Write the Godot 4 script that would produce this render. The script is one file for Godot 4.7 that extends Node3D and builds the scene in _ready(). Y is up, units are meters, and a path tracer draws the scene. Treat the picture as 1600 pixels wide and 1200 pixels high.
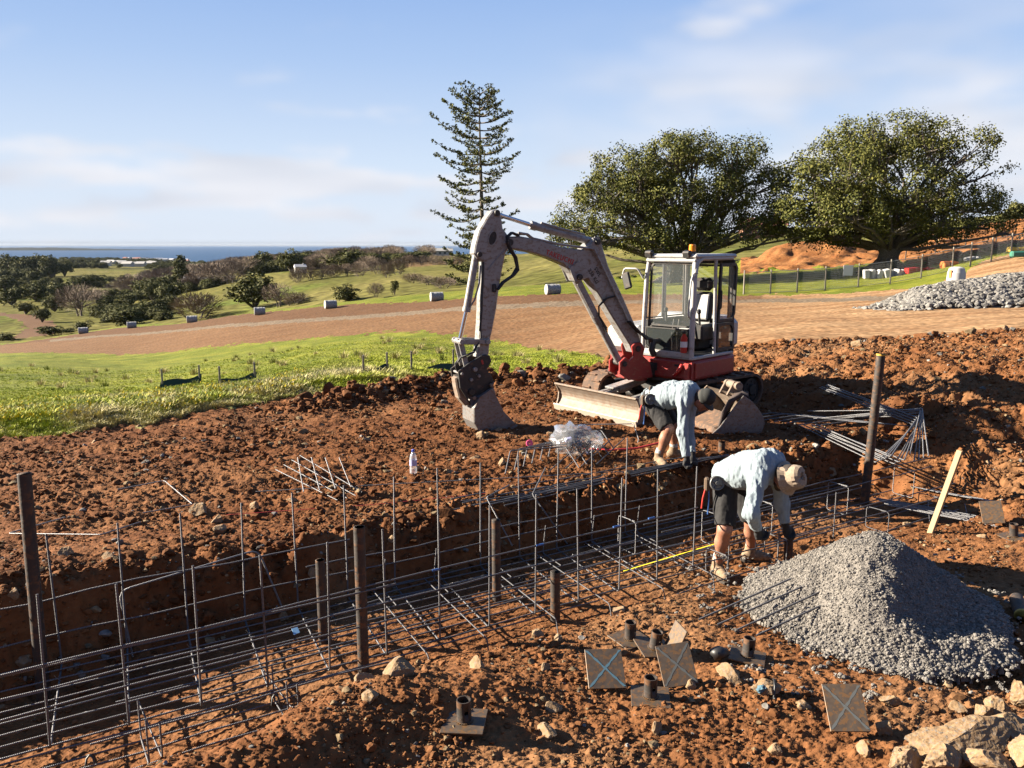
extends Node3D

# A building site on a hill above the sea. y is up, metres; the camera stands at x 0, z 0 and looks along -z. "D" below is the distance -z.

const SEA = -62.0
var M := {}
var taken := {}
var nz := FastNoiseLite.new()
var ncell := FastNoiseLite.new()
var nfine := FastNoiseLite.new()
var nbig := FastNoiseLite.new()
var rng := RandomNumberGenerator.new()

class MB:
	var v := PackedVector3Array()
	var n := PackedVector3Array()
	var uv := PackedVector2Array()
	var c := PackedColorArray()
	var X := Transform3D()
	var col := Color.WHITE
	func pt(p: Vector3, nn: Vector3, t: Vector2 = Vector2.ZERO) -> void:
		v.append(X * p)
		n.append((X.basis * nn).normalized())
		uv.append(t)
		c.append(col)
	func tri(a: Vector3, b: Vector3, d: Vector3) -> void:
		var nn := (d - a).cross(b - a).normalized()
		pt(a, nn); pt(b, nn); pt(d, nn)
	func quad(a: Vector3, b: Vector3, d: Vector3, e: Vector3, flat_uv := false) -> void:
		var nn := (d - a).cross(b - a)
		if nn.length() < 1e-9:
			nn = (e - a).cross(d - a)
		nn = nn.normalized()
		if flat_uv:
			pt(a, nn, Vector2(0, 0)); pt(b, nn, Vector2(1, 0)); pt(d, nn, Vector2(1, 1))
			pt(a, nn, Vector2(0, 0)); pt(d, nn, Vector2(1, 1)); pt(e, nn, Vector2(0, 1))
		else:
			pt(a, nn); pt(b, nn); pt(d, nn); pt(a, nn); pt(d, nn); pt(e, nn)
	func squad(a: Vector3, b: Vector3, d: Vector3, e: Vector3, na: Vector3, nb: Vector3, nd: Vector3, ne: Vector3) -> void:
		pt(a, na); pt(b, nb); pt(d, nd); pt(a, na); pt(d, nd); pt(e, ne)
	# box with chamfered edges
	func box(at: Vector3, size: Vector3, ch := 0.01, turn := Basis()) -> void:
		var h := size * 0.5
		ch = minf(ch, minf(h.x, minf(h.y, h.z)) * 0.9)
		var ks := [Vector3(1, 0, 0), Vector3(0, 1, 0), Vector3(0, 0, 1)]
		for ax in 3:
			for sg in [-1.0, 1.0]:
				var a: Vector3 = ks[ax]
				var b: Vector3 = ks[(ax + 1) % 3]
				var d: Vector3 = ks[(ax + 2) % 3]
				var o: Vector3 = a * h[ax] * sg
				var hb: Vector3 = b * (h[(ax + 1) % 3] - ch)
				var hd: Vector3 = d * (h[(ax + 2) % 3] - ch)
				var q := [o - hb - hd, o + hb - hd, o + hb + hd, o - hb + hd]
				if sg > 0:
					q.reverse()
				quad(at + turn * q[0], at + turn * q[1], at + turn * q[2], at + turn * q[3])
				# edges with the next axis
				for s2 in [-1.0, 1.0]:
					var p1: Vector3 = a * h[ax] * sg + b * (h[(ax + 1) % 3] - ch) * s2
					var p2: Vector3 = a * (h[ax] - ch) * sg + b * h[(ax + 1) % 3] * s2
					var e := [p1 - hd, p1 + hd, p2 + hd, p2 - hd]
					if sg * s2 > 0:
						e.reverse()
					quad(at + turn * e[0], at + turn * e[1], at + turn * e[2], at + turn * e[3])
		for sx in [-1.0, 1.0]:
			for sy in [-1.0, 1.0]:
				for sz in [-1.0, 1.0]:
					tri(at + turn * Vector3(h.x * sx, (h.y - ch) * sy, (h.z - ch) * sz), at + turn * Vector3((h.x - ch) * sx, h.y * sy, (h.z - ch) * sz), at + turn * Vector3((h.x - ch) * sx, (h.y - ch) * sy, h.z * sz))
	# outline in local x/y, pushed out along z from z0 to z1, edges bevelled by b
	func prism(poly: PackedVector2Array, z0: float, z1: float, b := 0.012) -> void:
		var p := poly.duplicate()
		if Geometry2D.is_polygon_clockwise(p):
			p.reverse()
		var m := p.size()
		var ins := PackedVector2Array()
		for i in m:
			var e0 := (p[i] - p[(i + m - 1) % m]).normalized()
			var e1 := (p[(i + 1) % m] - p[i]).normalized()
			var n0 := Vector2(-e0.y, e0.x)
			var n1 := Vector2(-e1.y, e1.x)
			var bi := n0 + n1
			var k := b / maxf(0.4, 1.0 + n0.dot(n1))
			ins.append(p[i] + bi * k)
		var idx := Geometry2D.triangulate_polygon(ins)
		for i in range(0, idx.size(), 3):
			var a := ins[idx[i]]
			var bb := ins[idx[i + 1]]
			var d := ins[idx[i + 2]]
			if (bb - a).cross(d - a) < 0:
				var t := bb
				bb = d
				d = t
			tri(Vector3(a.x, a.y, z1), Vector3(d.x, d.y, z1), Vector3(bb.x, bb.y, z1))
			tri(Vector3(a.x, a.y, z0), Vector3(bb.x, bb.y, z0), Vector3(d.x, d.y, z0))
		for i in m:
			var j := (i + 1) % m
			var a := Vector3(p[i].x, p[i].y, 0)
			var d := Vector3(p[j].x, p[j].y, 0)
			var ai := Vector3(ins[i].x, ins[i].y, 0)
			var di := Vector3(ins[j].x, ins[j].y, 0)
			var u0 := Vector3(0, 0, z0)
			var u1 := Vector3(0, 0, z1)
			var bz := Vector3(0, 0, b)
			quad(a + u0 + bz, a + u1 - bz, d + u1 - bz, d + u0 + bz)
			quad(a + u1 - bz, ai + u1, di + u1, d + u1 - bz)
			quad(ai + u0, a + u0 + bz, d + u0 + bz, di + u0)
	# round bar along points
	func tube(pts: PackedVector3Array, r: float, sides := 8, caps := true, radii: PackedFloat32Array = PackedFloat32Array()) -> void:
		var m := pts.size()
		var up := Vector3.UP
		var t0 := (pts[1] - pts[0]).normalized()
		if absf(t0.dot(up)) > 0.9:
			up = Vector3.RIGHT
		var a := t0.cross(up).normalized()
		var ring := []
		var rn := []
		var along := 0.0
		var us := []
		for i in m:
			var t: Vector3 = t0
			if i > 0 and i < m - 1:
				t = ((pts[i + 1] - pts[i]).normalized() + (pts[i] - pts[i - 1]).normalized()).normalized()
			elif i == m - 1:
				t = (pts[i] - pts[i - 1]).normalized()
			a = (a - t * a.dot(t)).normalized()
			var bb := t.cross(a)
			var rr := r if radii.is_empty() else radii[i]
			var rg := PackedVector3Array()
			var rq := PackedVector3Array()
			for k in sides + 1:
				var w := TAU * k / sides
				var o := a * cos(w) + bb * sin(w)
				rg.append(pts[i] + o * rr)
				rq.append(o)
			ring.append(rg); rn.append(rq)
			if i > 0:
				along += pts[i].distance_to(pts[i - 1])
			us.append(along)
		for i in m - 1:
			for k in sides:
				var v0 := float(k) / sides
				var v1 := float(k + 1) / sides
				pt(ring[i][k], rn[i][k], Vector2(us[i], v0)); pt(ring[i + 1][k], rn[i + 1][k], Vector2(us[i + 1], v0)); pt(ring[i + 1][k + 1], rn[i + 1][k + 1], Vector2(us[i + 1], v1))
				pt(ring[i][k], rn[i][k], Vector2(us[i], v0)); pt(ring[i + 1][k + 1], rn[i + 1][k + 1], Vector2(us[i + 1], v1)); pt(ring[i][k + 1], rn[i][k + 1], Vector2(us[i], v1))
		if caps:
			for k in sides:
				tri(pts[0], ring[0][k], ring[0][k + 1])
				tri(pts[m - 1], ring[m - 1][k + 1], ring[m - 1][k])
	func cyl(a: Vector3, b: Vector3, r: float, sides := 14) -> void:
		var e: Vector3 = (b - a).normalized() * minf(r * 0.15, 0.006)
		tube(PackedVector3Array([a, a + e, b - e, b]), r, sides, true, PackedFloat32Array([r * 0.9, r, r, r * 0.9]))
	# open pipe with wall thickness
	func pipe(a: Vector3, b: Vector3, r: float, wall: float, sides := 16) -> void:
		var e := (b - a).normalized() * minf(0.001, a.distance_to(b) * 0.004)
		tube(PackedVector3Array([a + e * 60.0, b - e * 60.0, b - e * 60.0, b, b, a, a, a + e * 60.0]), r, sides, false, PackedFloat32Array([r, r, r, r, r - wall, r - wall, r, r]))
	# profile (radius, height) turned about y
	func lathe(prof: PackedVector2Array, sides := 20, at := Vector3.ZERO, turn := Basis()) -> void:
		for i in prof.size() - 1:
			var e := prof[i + 1] - prof[i]
			var nn := Vector2(e.y, -e.x).normalized()
			for k in sides:
				var w0 := TAU * k / sides
				var w1 := TAU * (k + 1) / sides
				var d0 := Vector3(cos(w0), 0, sin(w0))
				var d1 := Vector3(cos(w1), 0, sin(w1))
				var y := Vector3.UP
				squad(at + turn * (d1 * prof[i].x + y * prof[i].y), at + turn * (d1 * prof[i + 1].x + y * prof[i + 1].y), at + turn * (d0 * prof[i + 1].x + y * prof[i + 1].y), at + turn * (d0 * prof[i].x + y * prof[i].y), turn * (d1 * nn.x + y * nn.y), turn * (d1 * nn.x + y * nn.y), turn * (d0 * nn.x + y * nn.y), turn * (d0 * nn.x + y * nn.y))
	func mesh() -> ArrayMesh:
		var arr := []
		arr.resize(Mesh.ARRAY_MAX)
		arr[Mesh.ARRAY_VERTEX] = v
		arr[Mesh.ARRAY_NORMAL] = n
		arr[Mesh.ARRAY_TEX_UV] = uv
		arr[Mesh.ARRAY_COLOR] = c
		var am := ArrayMesh.new()
		am.add_surface_from_arrays(Mesh.PRIMITIVE_TRIANGLES, arr)
		return am

# ---------- naming ----------
func numbered(called: String) -> String:
	taken[called] = taken.get(called, -1) + 1
	return called if taken[called] == 0 else "%s_%03d" % [called, taken[called]]

func tag(o: Node, label: String, category: String, group := "") -> Node:
	o.set_meta("label", label)
	o.set_meta("category", category)
	if group:
		o.set_meta("group", group)
	return o

func thing(called: String, at: Vector3, label: String, category: String, group := "") -> Node3D:
	var o := Node3D.new()
	o.name = numbered(called)
	add_child(o)
	o.position = at
	tag(o, label, category, group)
	return o

func put(called: String, m: Mesh, mat: Material, parent: Node = self) -> MeshInstance3D:
	var o := MeshInstance3D.new()
	o.name = numbered(called) if parent == self else called
	o.mesh = m
	o.material_override = mat
	parent.add_child(o, true)
	return o

func struct(called: String, m: Mesh, mat: Material, parent: Node = self) -> MeshInstance3D:
	var o := put(called, m, mat, parent)
	if parent == self:
		o.set_meta("kind", "structure")
	return o

func copy(o: Node3D, called: String, label: String, category: String, group := "") -> Node3D:
	var r: Node3D = o.duplicate()
	r.name = numbered(called)
	add_child(r)
	r.set_meta("label", label)
	r.set_meta("category", category)
	if group:
		r.set_meta("group", group)
	return r

func many(called: String, m: Mesh, mat: Material, xf: Array, cols: PackedColorArray, parent: Node = self, label := "", category := "") -> MultiMeshInstance3D:
	var mm := MultiMesh.new()
	mm.transform_format = MultiMesh.TRANSFORM_3D
	mm.use_colors = not cols.is_empty()
	mm.mesh = m
	mm.instance_count = xf.size()
	for i in xf.size():
		mm.set_instance_transform(i, xf[i])
		if mm.use_colors:
			mm.set_instance_color(i, cols[i])
	var o := MultiMeshInstance3D.new()
	o.name = numbered(called) if parent == self else called
	o.multimesh = mm
	o.material_override = mat
	parent.add_child(o, true)
	o.set_meta("kind", "stuff")
	if label:
		o.set_meta("label", label)
		o.set_meta("category", category)
	return o

# ---------- materials (colours given as linear base colours) ----------
func lin(r: float, g: float, b: float) -> Color:
	return Color(r, g, b).linear_to_srgb()

func mat(called: String, c: Color, rough := 0.8, metal := 0.0, spec := 0.5) -> StandardMaterial3D:
	var m := StandardMaterial3D.new()
	m.albedo_color = Color(c.r * 0.71, c.g * 0.71, c.b * 0.71).linear_to_srgb()
	m.roughness = rough
	m.metallic = metal
	m.metallic_specular = spec
	M[called] = m
	return m

func fnl(seed_: int, freq: float, type := FastNoiseLite.TYPE_SIMPLEX_SMOOTH, oct := 4) -> FastNoiseLite:
	var f := FastNoiseLite.new()
	f.seed = seed_
	f.frequency = freq
	f.noise_type = type
	f.fractal_octaves = oct
	f.fractal_type = FastNoiseLite.FRACTAL_FBM if oct > 1 else FastNoiseLite.FRACTAL_NONE
	return f

# seamless grey image of noise, remapped to lo..hi
func grey(f: FastNoiseLite, n: int, lo: float, hi: float, power := 1.0) -> Image:
	var im := f.get_seamless_image(n, n)
	im.convert(Image.FORMAT_L8)
	var d := im.get_data()
	for i in d.size():
		d[i] = int(clampf((lo + (hi - lo) * pow(d[i] / 255.0, power)) * 255.0, 0, 255))
	return Image.create_from_data(n, n, false, Image.FORMAT_L8, d)

func tex(im: Image) -> ImageTexture:
	im.generate_mipmaps()
	return ImageTexture.create_from_image(im)

# two-colour image from noise a, with speckles of a third colour where noise b is high (linear colours)
func blend_image(f: FastNoiseLite, g: FastNoiseLite, n: int, c0: Color, c1: Color, c2: Color, above: float) -> Image:
	var a := f.get_seamless_image(n, n)
	var b := g.get_seamless_image(n, n)
	a.convert(Image.FORMAT_L8)
	b.convert(Image.FORMAT_L8)
	var da := a.get_data()
	var db := b.get_data()
	var o := PackedByteArray()
	o.resize(n * n * 3)
	for i in da.size():
		var c := c0.lerp(c1, da[i] / 255.0)
		var k := clampf((db[i] / 255.0 - above) * 9.0, 0, 1)
		c = c.lerp(c2, k).linear_to_srgb()
		o[i * 3] = int(clampf(c.r, 0, 1) * 255)
		o[i * 3 + 1] = int(clampf(c.g, 0, 1) * 255)
		o[i * 3 + 2] = int(clampf(c.b, 0, 1) * 255)
	return Image.create_from_data(n, n, false, Image.FORMAT_RGB8, o)

func tri(m: StandardMaterial3D, im: Image, scale: float, world := true) -> StandardMaterial3D:
	m.albedo_texture = tex(im)
	m.uv1_triplanar = true
	m.uv1_world_triplanar = world
	m.uv1_scale = Vector3.ONE * scale
	return m

func bump(m: StandardMaterial3D, im: Image, strength: float) -> StandardMaterial3D:
	var b: Image = im.duplicate()
	b.convert(Image.FORMAT_RGBA8)
	b.bump_map_to_normal_map(strength)
	m.normal_enabled = true
	m.normal_texture = tex(b)
	return m

func make_materials() -> void:
	var cel := fnl(5, 0.05, FastNoiseLite.TYPE_CELLULAR, 3)
	var sx := fnl(6, 0.02, FastNoiseLite.TYPE_SIMPLEX_SMOOTH, 5)
	var sp := fnl(7, 0.09, FastNoiseLite.TYPE_CELLULAR, 1)
	sp.cellular_return_type = FastNoiseLite.RETURN_CELL_VALUE
	var m := mat("soil", Color(0.5, 0.5, 0.5), 0.95, 0, 0.2)
	m.vertex_color_use_as_albedo = true
	tri(m, blend_image(sx, sp, 512, Color(0.5, 0.47, 0.44), Color(0.95, 0.95, 0.95), Color(1, 1, 1), 0.93), 0.9)
	bump(m, grey(cel, 512, 0, 1), 5.0)
	m = mat("clod", Color(0.5, 0.5, 0.5), 0.95, 0, 0.2)
	m.vertex_color_use_as_albedo = true
	tri(m, grey(sx, 256, 0.55, 1.0), 3.0)
	bump(m, grey(sx, 256, 0, 1), 4.0)
	m = mat("road", Color(0.62, 0.61, 0.58), 0.95, 0, 0.2)
	m.vertex_color_use_as_albedo = true
	tri(m, grey(sx, 512, 0.55, 1.0), 0.31)
	bump(m, grey(sx, 512, 0, 1), 1.5)
	m = mat("grass", Color(0.5, 0.5, 0.5), 0.9, 0, 0.2)
	m.vertex_color_use_as_albedo = true
	tri(m, grey(fnl(9, 0.06, FastNoiseLite.TYPE_SIMPLEX_SMOOTH, 4), 512, 0.5, 1.0), 0.25)
	bump(m, grey(fnl(10, 0.06, FastNoiseLite.TYPE_SIMPLEX_SMOOTH, 4), 512, 0, 1), 3.0)
	m = mat("valley", Color(0.5, 0.5, 0.5), 0.95, 0, 0.1)
	m.vertex_color_use_as_albedo = true
	tri(m, grey(sx, 512, 0.5, 1.0), 0.02)
	m = mat("leaf", Color(0.5, 0.5, 0.5), 0.75, 0, 0.2)
	m.vertex_color_use_as_albedo = true
	m.backlight_enabled = true
	m.backlight = lin(0.05, 0.06, 0.01)
	m.cull_mode = BaseMaterial3D.CULL_DISABLED
	m = mat("blade", Color(0.5, 0.5, 0.5), 0.8, 0, 0.2)
	m.vertex_color_use_as_albedo = true
	m.backlight_enabled = true
	m.backlight = lin(0.08, 0.09, 0.015)
	m.cull_mode = BaseMaterial3D.CULL_DISABLED
	m = mat("bark", Color(0.24, 0.2, 0.155), 0.95)
	tri(m, grey(fnl(12, 0.05), 256, 0.4, 1.0), 0.6)
	bump(m, grey(fnl(12, 0.05), 256, 0, 1), 6.0)
	m = mat("twig", Color(0.5, 0.5, 0.5), 0.95)
	m.vertex_color_use_as_albedo = true
	# steel
	var stripe := Image.create(64, 8, false, Image.FORMAT_L8)
	for x in 64:
		var k := 0.5 - 0.5 * cos(TAU * x / 16.0)
		for y in 8:
			stripe.set_pixel(x, y, Color(k, k, k))
	m = mat("rebar", Color(0.2, 0.2, 0.215), 0.5, 0.5)
	m.uv1_scale = Vector3(25, 1, 1)
	var st2: Image = stripe.duplicate()
	for x in 64:
		for y in 8:
			var k := 0.55 + 0.45 * stripe.get_pixel(x, y).r
			st2.set_pixel(x, y, Color(k, k, k))
	m.albedo_texture = tex(st2)
	bump(m, stripe, 3.0)
	m = mat("rebar_new", Color(0.33, 0.33, 0.34), 0.45, 0.6)
	m.uv1_scale = Vector3(25, 1, 1)
	m.albedo_texture = tex(st2)
	bump(m, stripe, 3.0)
	m = mat("tie_wire", Color(0.3, 0.3, 0.32), 0.4, 0.8)
	var rust_f := fnl(14, 0.02, FastNoiseLite.TYPE_SIMPLEX_SMOOTH, 5)
	var rust_g := fnl(15, 0.03, FastNoiseLite.TYPE_SIMPLEX_SMOOTH, 4)
	m = mat("rusty_pipe", Color(1, 1, 1), 0.7, 0.25)
	tri(m, blend_image(rust_f, rust_g, 256, Color(0.022, 0.02, 0.019), Color(0.06, 0.046, 0.038), Color(0.13, 0.062, 0.028), 0.62), 1.6, false)
	bump(m, grey(rust_f, 256, 0, 1), 2.0)
	m = mat("steel_plate", Color(1, 1, 1), 0.55, 0.35)
	tri(m, blend_image(rust_f, rust_g, 256, Color(0.07, 0.05, 0.036), Color(0.125, 0.09, 0.06), Color(0.16, 0.085, 0.035), 0.56), 3.0, false)
	mat("blue_paint", Color(0.055, 0.13, 0.18), 0.8)
	mat("faint_paint", Color(0.07, 0.078, 0.08), 0.8)
	mat("yellow_paint", Color(0.5, 0.3, 0.03), 0.7)
	# machine
	var dirt_f := fnl(16, 0.012, FastNoiseLite.TYPE_SIMPLEX_SMOOTH, 5)
	m = mat("machine_grey", Color(1, 1, 1), 0.4, 0.0)
	tri(m, blend_image(dirt_f, rust_g, 512, Color(0.22, 0.22, 0.22), Color(0.3, 0.3, 0.295), Color(0.17, 0.125, 0.09), 0.56), 0.9, false)
	m = mat("machine_white", Color(1, 1, 1), 0.4, 0.0)
	tri(m, blend_image(dirt_f, rust_g, 512, Color(0.36, 0.36, 0.355), Color(0.46, 0.46, 0.45), Color(0.28, 0.22, 0.18), 0.66), 0.7, false)
	m = mat("machine_red", Color(1, 1, 1), 0.45, 0.0)
	tri(m, blend_image(dirt_f, rust_g, 512, Color(0.25, 0.02, 0.018), Color(0.34, 0.03, 0.024), Color(0.28, 0.1, 0.06), 0.66), 0.9, false)
	m = mat("machine_black", Color(1, 1, 1), 0.6, 0.1)
	tri(m, blend_image(dirt_f, rust_g, 256, Color(0.012, 0.012, 0.012), Color(0.03, 0.028, 0.026), Color(0.1, 0.06, 0.04), 0.7), 1.1, false)
	mat("rubber", Color(0.018, 0.018, 0.018), 0.7)
	m = mat("muddy_steel", Color(1, 1, 1), 0.7, 0.15)
	tri(m, blend_image(dirt_f, rust_g, 512, Color(0.16, 0.12, 0.09), Color(0.29, 0.235, 0.185), Color(0.2, 0.115, 0.065), 0.58), 0.9, false)
	bump(m, grey(rust_f, 256, 0, 1), 1.5)
	m = mat("bucket_grey", Color(1, 1, 1), 0.5, 0.3)
	tri(m, blend_image(dirt_f, rust_g, 512, Color(0.13, 0.128, 0.13), Color(0.24, 0.235, 0.23), Color(0.16, 0.09, 0.055), 0.58), 1.3, false)
	m = mat("bucket_blue", Color(1, 1, 1), 0.5, 0.2)
	tri(m, blend_image(dirt_f, rust_g, 256, Color(0.03, 0.045, 0.075), Color(0.07, 0.09, 0.13), Color(0.2, 0.12, 0.08), 0.66), 1.3, false)
	m = mat("track_rubber", Color(1, 1, 1), 0.9, 0.0)
	tri(m, blend_image(dirt_f, rust_g, 256, Color(0.05, 0.035, 0.026), Color(0.13, 0.075, 0.045), Color(0.2, 0.1, 0.05), 0.6), 1.5, false)
	mat("chrome", Color(0.7, 0.7, 0.72), 0.12, 1.0)
	m = mat("glass", Color(0.55, 0.62, 0.6), 0.03, 0.0)
	m.transparency = BaseMaterial3D.TRANSPARENCY_ALPHA
	m.albedo_color.a = 0.07
	m = mat("dark_glass", Color(0.06, 0.07, 0.07), 0.04, 0.0)
	m.transparency = BaseMaterial3D.TRANSPARENCY_ALPHA
	m.albedo_color.a = 0.55
	mat("amber", Color(0.75, 0.25, 0.01), 0.3)
	mat("bright_red", Color(0.45, 0.02, 0.015), 0.35)
	mat("decal_red", Color(0.4, 0.025, 0.02), 0.5)
	mat("decal_black", Color(0.02, 0.02, 0.02), 0.5)
	mat("white_plastic", Color(0.7, 0.7, 0.7), 0.5)
	mat("white_cloth", Color(0.45, 0.45, 0.44), 0.9)
	# people
	m = mat("shirt", Color(0.27, 0.335, 0.375), 0.85)
	m.rim_enabled = true
	m.rim = 0.2
	tri(m, grey(fnl(17, 0.03), 256, 0.86, 1.0), 2.0)
	m = mat("shorts", Color(0.02, 0.019, 0.02), 0.9)
	tri(m, grey(fnl(18, 0.03), 256, 0.6, 1.0), 2.5)
	m = mat("skin", Color(0.34, 0.155, 0.095), 0.5)
	m.subsurf_scatter_enabled = true
	m.subsurf_scatter_strength = 0.1
	m = mat("boot", Color(0.4, 0.27, 0.16), 0.85)
	tri(m, grey(fnl(19, 0.03), 256, 0.55, 1.0), 4.0)
	mat("sole", Color(0.05, 0.04, 0.032), 0.9)
	mat("glove", Color(0.014, 0.014, 0.015), 0.85)
	mat("sock", Color(0.4, 0.4, 0.4), 0.9)
	m = mat("hat", Color(0.42, 0.32, 0.23), 0.95)
	tri(m, grey(fnl(20, 0.05), 256, 0.75, 1.0), 4.0)
	mat("cap", Color(0.02, 0.022, 0.02), 0.9)
	mat("hair", Color(0.025, 0.016, 0.01), 0.8)
	mat("reel", Color(0.13, 0.13, 0.13), 0.5, 0.3)
	mat("leather", Color(0.09, 0.055, 0.03), 0.8)
	mat("tool_red", Color(0.5, 0.03, 0.02), 0.4)
	mat("tool_blue", Color(0.04, 0.12, 0.35), 0.4)
	# other
	m = mat("gravel", Color(0.5, 0.5, 0.5), 0.95, 0, 0.2)
	m.vertex_color_use_as_albedo = true
	tri(m, grey(fnl(21, 0.08), 256, 0.6, 1.0), 4.0)
	bump(m, grey(fnl(21, 0.08), 256, 0, 1), 5.0)
	m = mat("limestone", Color(1, 1, 1), 0.9, 0, 0.3)
	tri(m, blend_image(rust_f, rust_g, 512, Color(0.17, 0.098, 0.048), Color(0.33, 0.23, 0.13), Color(0.2, 0.18, 0.155), 0.6), 2.2)
	bump(m, grey(rust_f, 256, 0, 1), 8.0)
	m = mat("timber", Color(1, 1, 1), 0.8)
	var wood := Image.create(64, 256, false, Image.FORMAT_RGB8)
	for x in 64:
		for y in 256:
			var k := 0.5 + 0.5 * nz_static(x * 0.25, y * 0.02)
			wood.set_pixel(x, y, Color(0.36, 0.24, 0.11).lerp(Color(0.52, 0.38, 0.2), k).linear_to_srgb())
	m.albedo_texture = tex(wood)
	mat("timber_pale", Color(0.36, 0.26, 0.14), 0.85)
	m = mat("plastic_film", Color(0.8, 0.82, 0.85), 0.12, 0.0)
	m.transparency = BaseMaterial3D.TRANSPARENCY_ALPHA
	m.albedo_color.a = 0.1
	m.cull_mode = BaseMaterial3D.CULL_DISABLED
	m = mat("bottle_plastic", Color(0.8, 0.85, 0.92), 0.06, 0.0)
	m.transparency = BaseMaterial3D.TRANSPARENCY_ALPHA
	m.albedo_color.a = 0.32
	mat("bottle_label", Color(0.45, 0.47, 0.72), 0.4)
	mat("blue_cap", Color(0.03, 0.07, 0.5), 0.4)
	mat("black_plastic", Color(0.012, 0.012, 0.013), 0.5)
	mat("red_tape", Color(0.55, 0.04, 0.04), 0.5)
	mat("pink_tape", Color(0.8, 0.1, 0.25), 0.5)
	mat("yellow_tape", Color(0.9, 0.78, 0.04), 0.45)
	mat("green_mesh", Color(0.015, 0.045, 0.035), 0.9)
	mat("galvanised", Color(0.35, 0.35, 0.35), 0.5, 0.5)
	mat("weathered_post", Color(0.26, 0.23, 0.19), 0.9)
	m = mat("fabric_roll", Color(1, 1, 1), 0.9)
	tri(m, grey(fnl(22, 0.03), 256, 0.4, 0.75), 1.0, false)
	mat("brown_cloth", Color(0.06, 0.042, 0.036), 0.95)
	mat("orange", Color(0.7, 0.16, 0.02), 0.6)
	mat("yellow_thing", Color(0.65, 0.42, 0.02), 0.6)
	mat("house_wall", Color(0.42, 0.41, 0.38), 0.9)
	mat("brick_wall", Color(0.3, 0.14, 0.09), 0.9)
	mat("roof_grey", Color(0.4, 0.4, 0.42), 0.7)
	mat("roof_red", Color(0.3, 0.12, 0.08), 0.8)
	mat("window_glass", Color(0.03, 0.04, 0.05), 0.1)
	m = mat("sea", Color(0.03, 0.095, 0.21), 0.6, 0.0, 0.2)
	m.uv1_triplanar = true
	m.uv1_world_triplanar = true
	m.uv1_scale = Vector3.ONE * 0.004
	m.albedo_texture = tex(grey(fnl(23, 0.02), 256, 0.7, 1.0))

func nz_static(x: float, y: float) -> float:
	return nfine.get_noise_2d(x, y)

# ---------- sky, sun, camera ----------
func make_sky() -> PanoramaSkyMaterial:
	var W := 1100
	var Hh := 550
	var im := Image.create(W, Hh, false, Image.FORMAT_RGBF)
	var cl := fnl(31, 1.0, FastNoiseLite.TYPE_SIMPLEX_SMOOTH, 5)
	var soft := fnl(32, 1.0, FastNoiseLite.TYPE_SIMPLEX_SMOOTH, 3)
	var stops := [[0.0, Color(0.68, 0.75, 0.85)], [0.03, Color(0.70, 0.78, 0.89)], [0.09, Color(0.63, 0.75, 0.91)], [0.2, Color(0.41, 0.57, 0.85)], [0.32, Color(0.24, 0.41, 0.77)], [0.6, Color(0.13, 0.25, 0.55)], [1.0, Color(0.07, 0.16, 0.42)]]
	for j in Hh:
		var el := PI * (0.5 - (j + 0.5) / Hh)
		var y := sin(el)
		var base := Color(0.30, 0.27, 0.22) * 0.5
		if y >= -0.004:
			var yy := maxf(y, 0.0)
			for k in stops.size() - 1:
				if yy <= stops[k + 1][0]:
					base = stops[k][1].lerp(stops[k + 1][1], (yy - stops[k][0]) / (stops[k + 1][0] - stops[k][0]))
					break
		for i in W:
			var c := base
			if y > -0.004 and y < 0.75:
				var az := wrapf((i + 0.5) / W * TAU, -PI, PI)   # the image starts at -z
				var d := Vector3(sin(az) * cos(el), y, -cos(az) * cos(el))
				var s := 1.0 / (y + 0.11)
				var p := Vector2(d.x, d.z) * s
				var f := cl.get_noise_3d(p.x * 0.9, p.y * 0.9 + 3.0, 1.7) + 0.35 * soft.get_noise_3d(p.x * 0.3, p.y * 0.3, 5.0)
				# broken cloud near the horizon, thinning upwards
				var low: float = exp(-pow((y - 0.055) / 0.045, 2))
				var th := 0.22 - 0.5 * low
				var cov := smoothstep(th, th + 0.4, f)
				# a higher soft bank, right of where the camera looks
				var f2 := cl.get_noise_3d(d.x * 3.2, y * 9.0, d.z * 3.2)
				var bank: float = smoothstep(-0.02, 0.22, az) * (1.0 - smoothstep(1.2, 1.9, az)) * exp(-pow((y - 0.13) / 0.085, 2))
				cov = maxf(cov * 0.85, smoothstep(-0.5, 0.3, f2) * bank * 0.95)
				var shade := clampf(0.55 + 0.9 * soft.get_noise_3d(d.x * 4.0, y * 22.0, d.z * 4.0), 0, 1)
				var cc := Color(0.62, 0.66, 0.75).lerp(Color(0.86, 0.86, 0.9), shade)
				c = c.lerp(cc, clampf(cov, 0, 1) * (1.0 - smoothstep(0.4, 0.75, y)))
			im.set_pixel(i, j, c * SKY_LEVEL)
	var s := PanoramaSkyMaterial.new()
	s.panorama = ImageTexture.create_from_image(im)
	return s

const EXPOSURE = 5.3
const SKY_LEVEL = 0.2   # display value of the sky divided by the exposure

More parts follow.
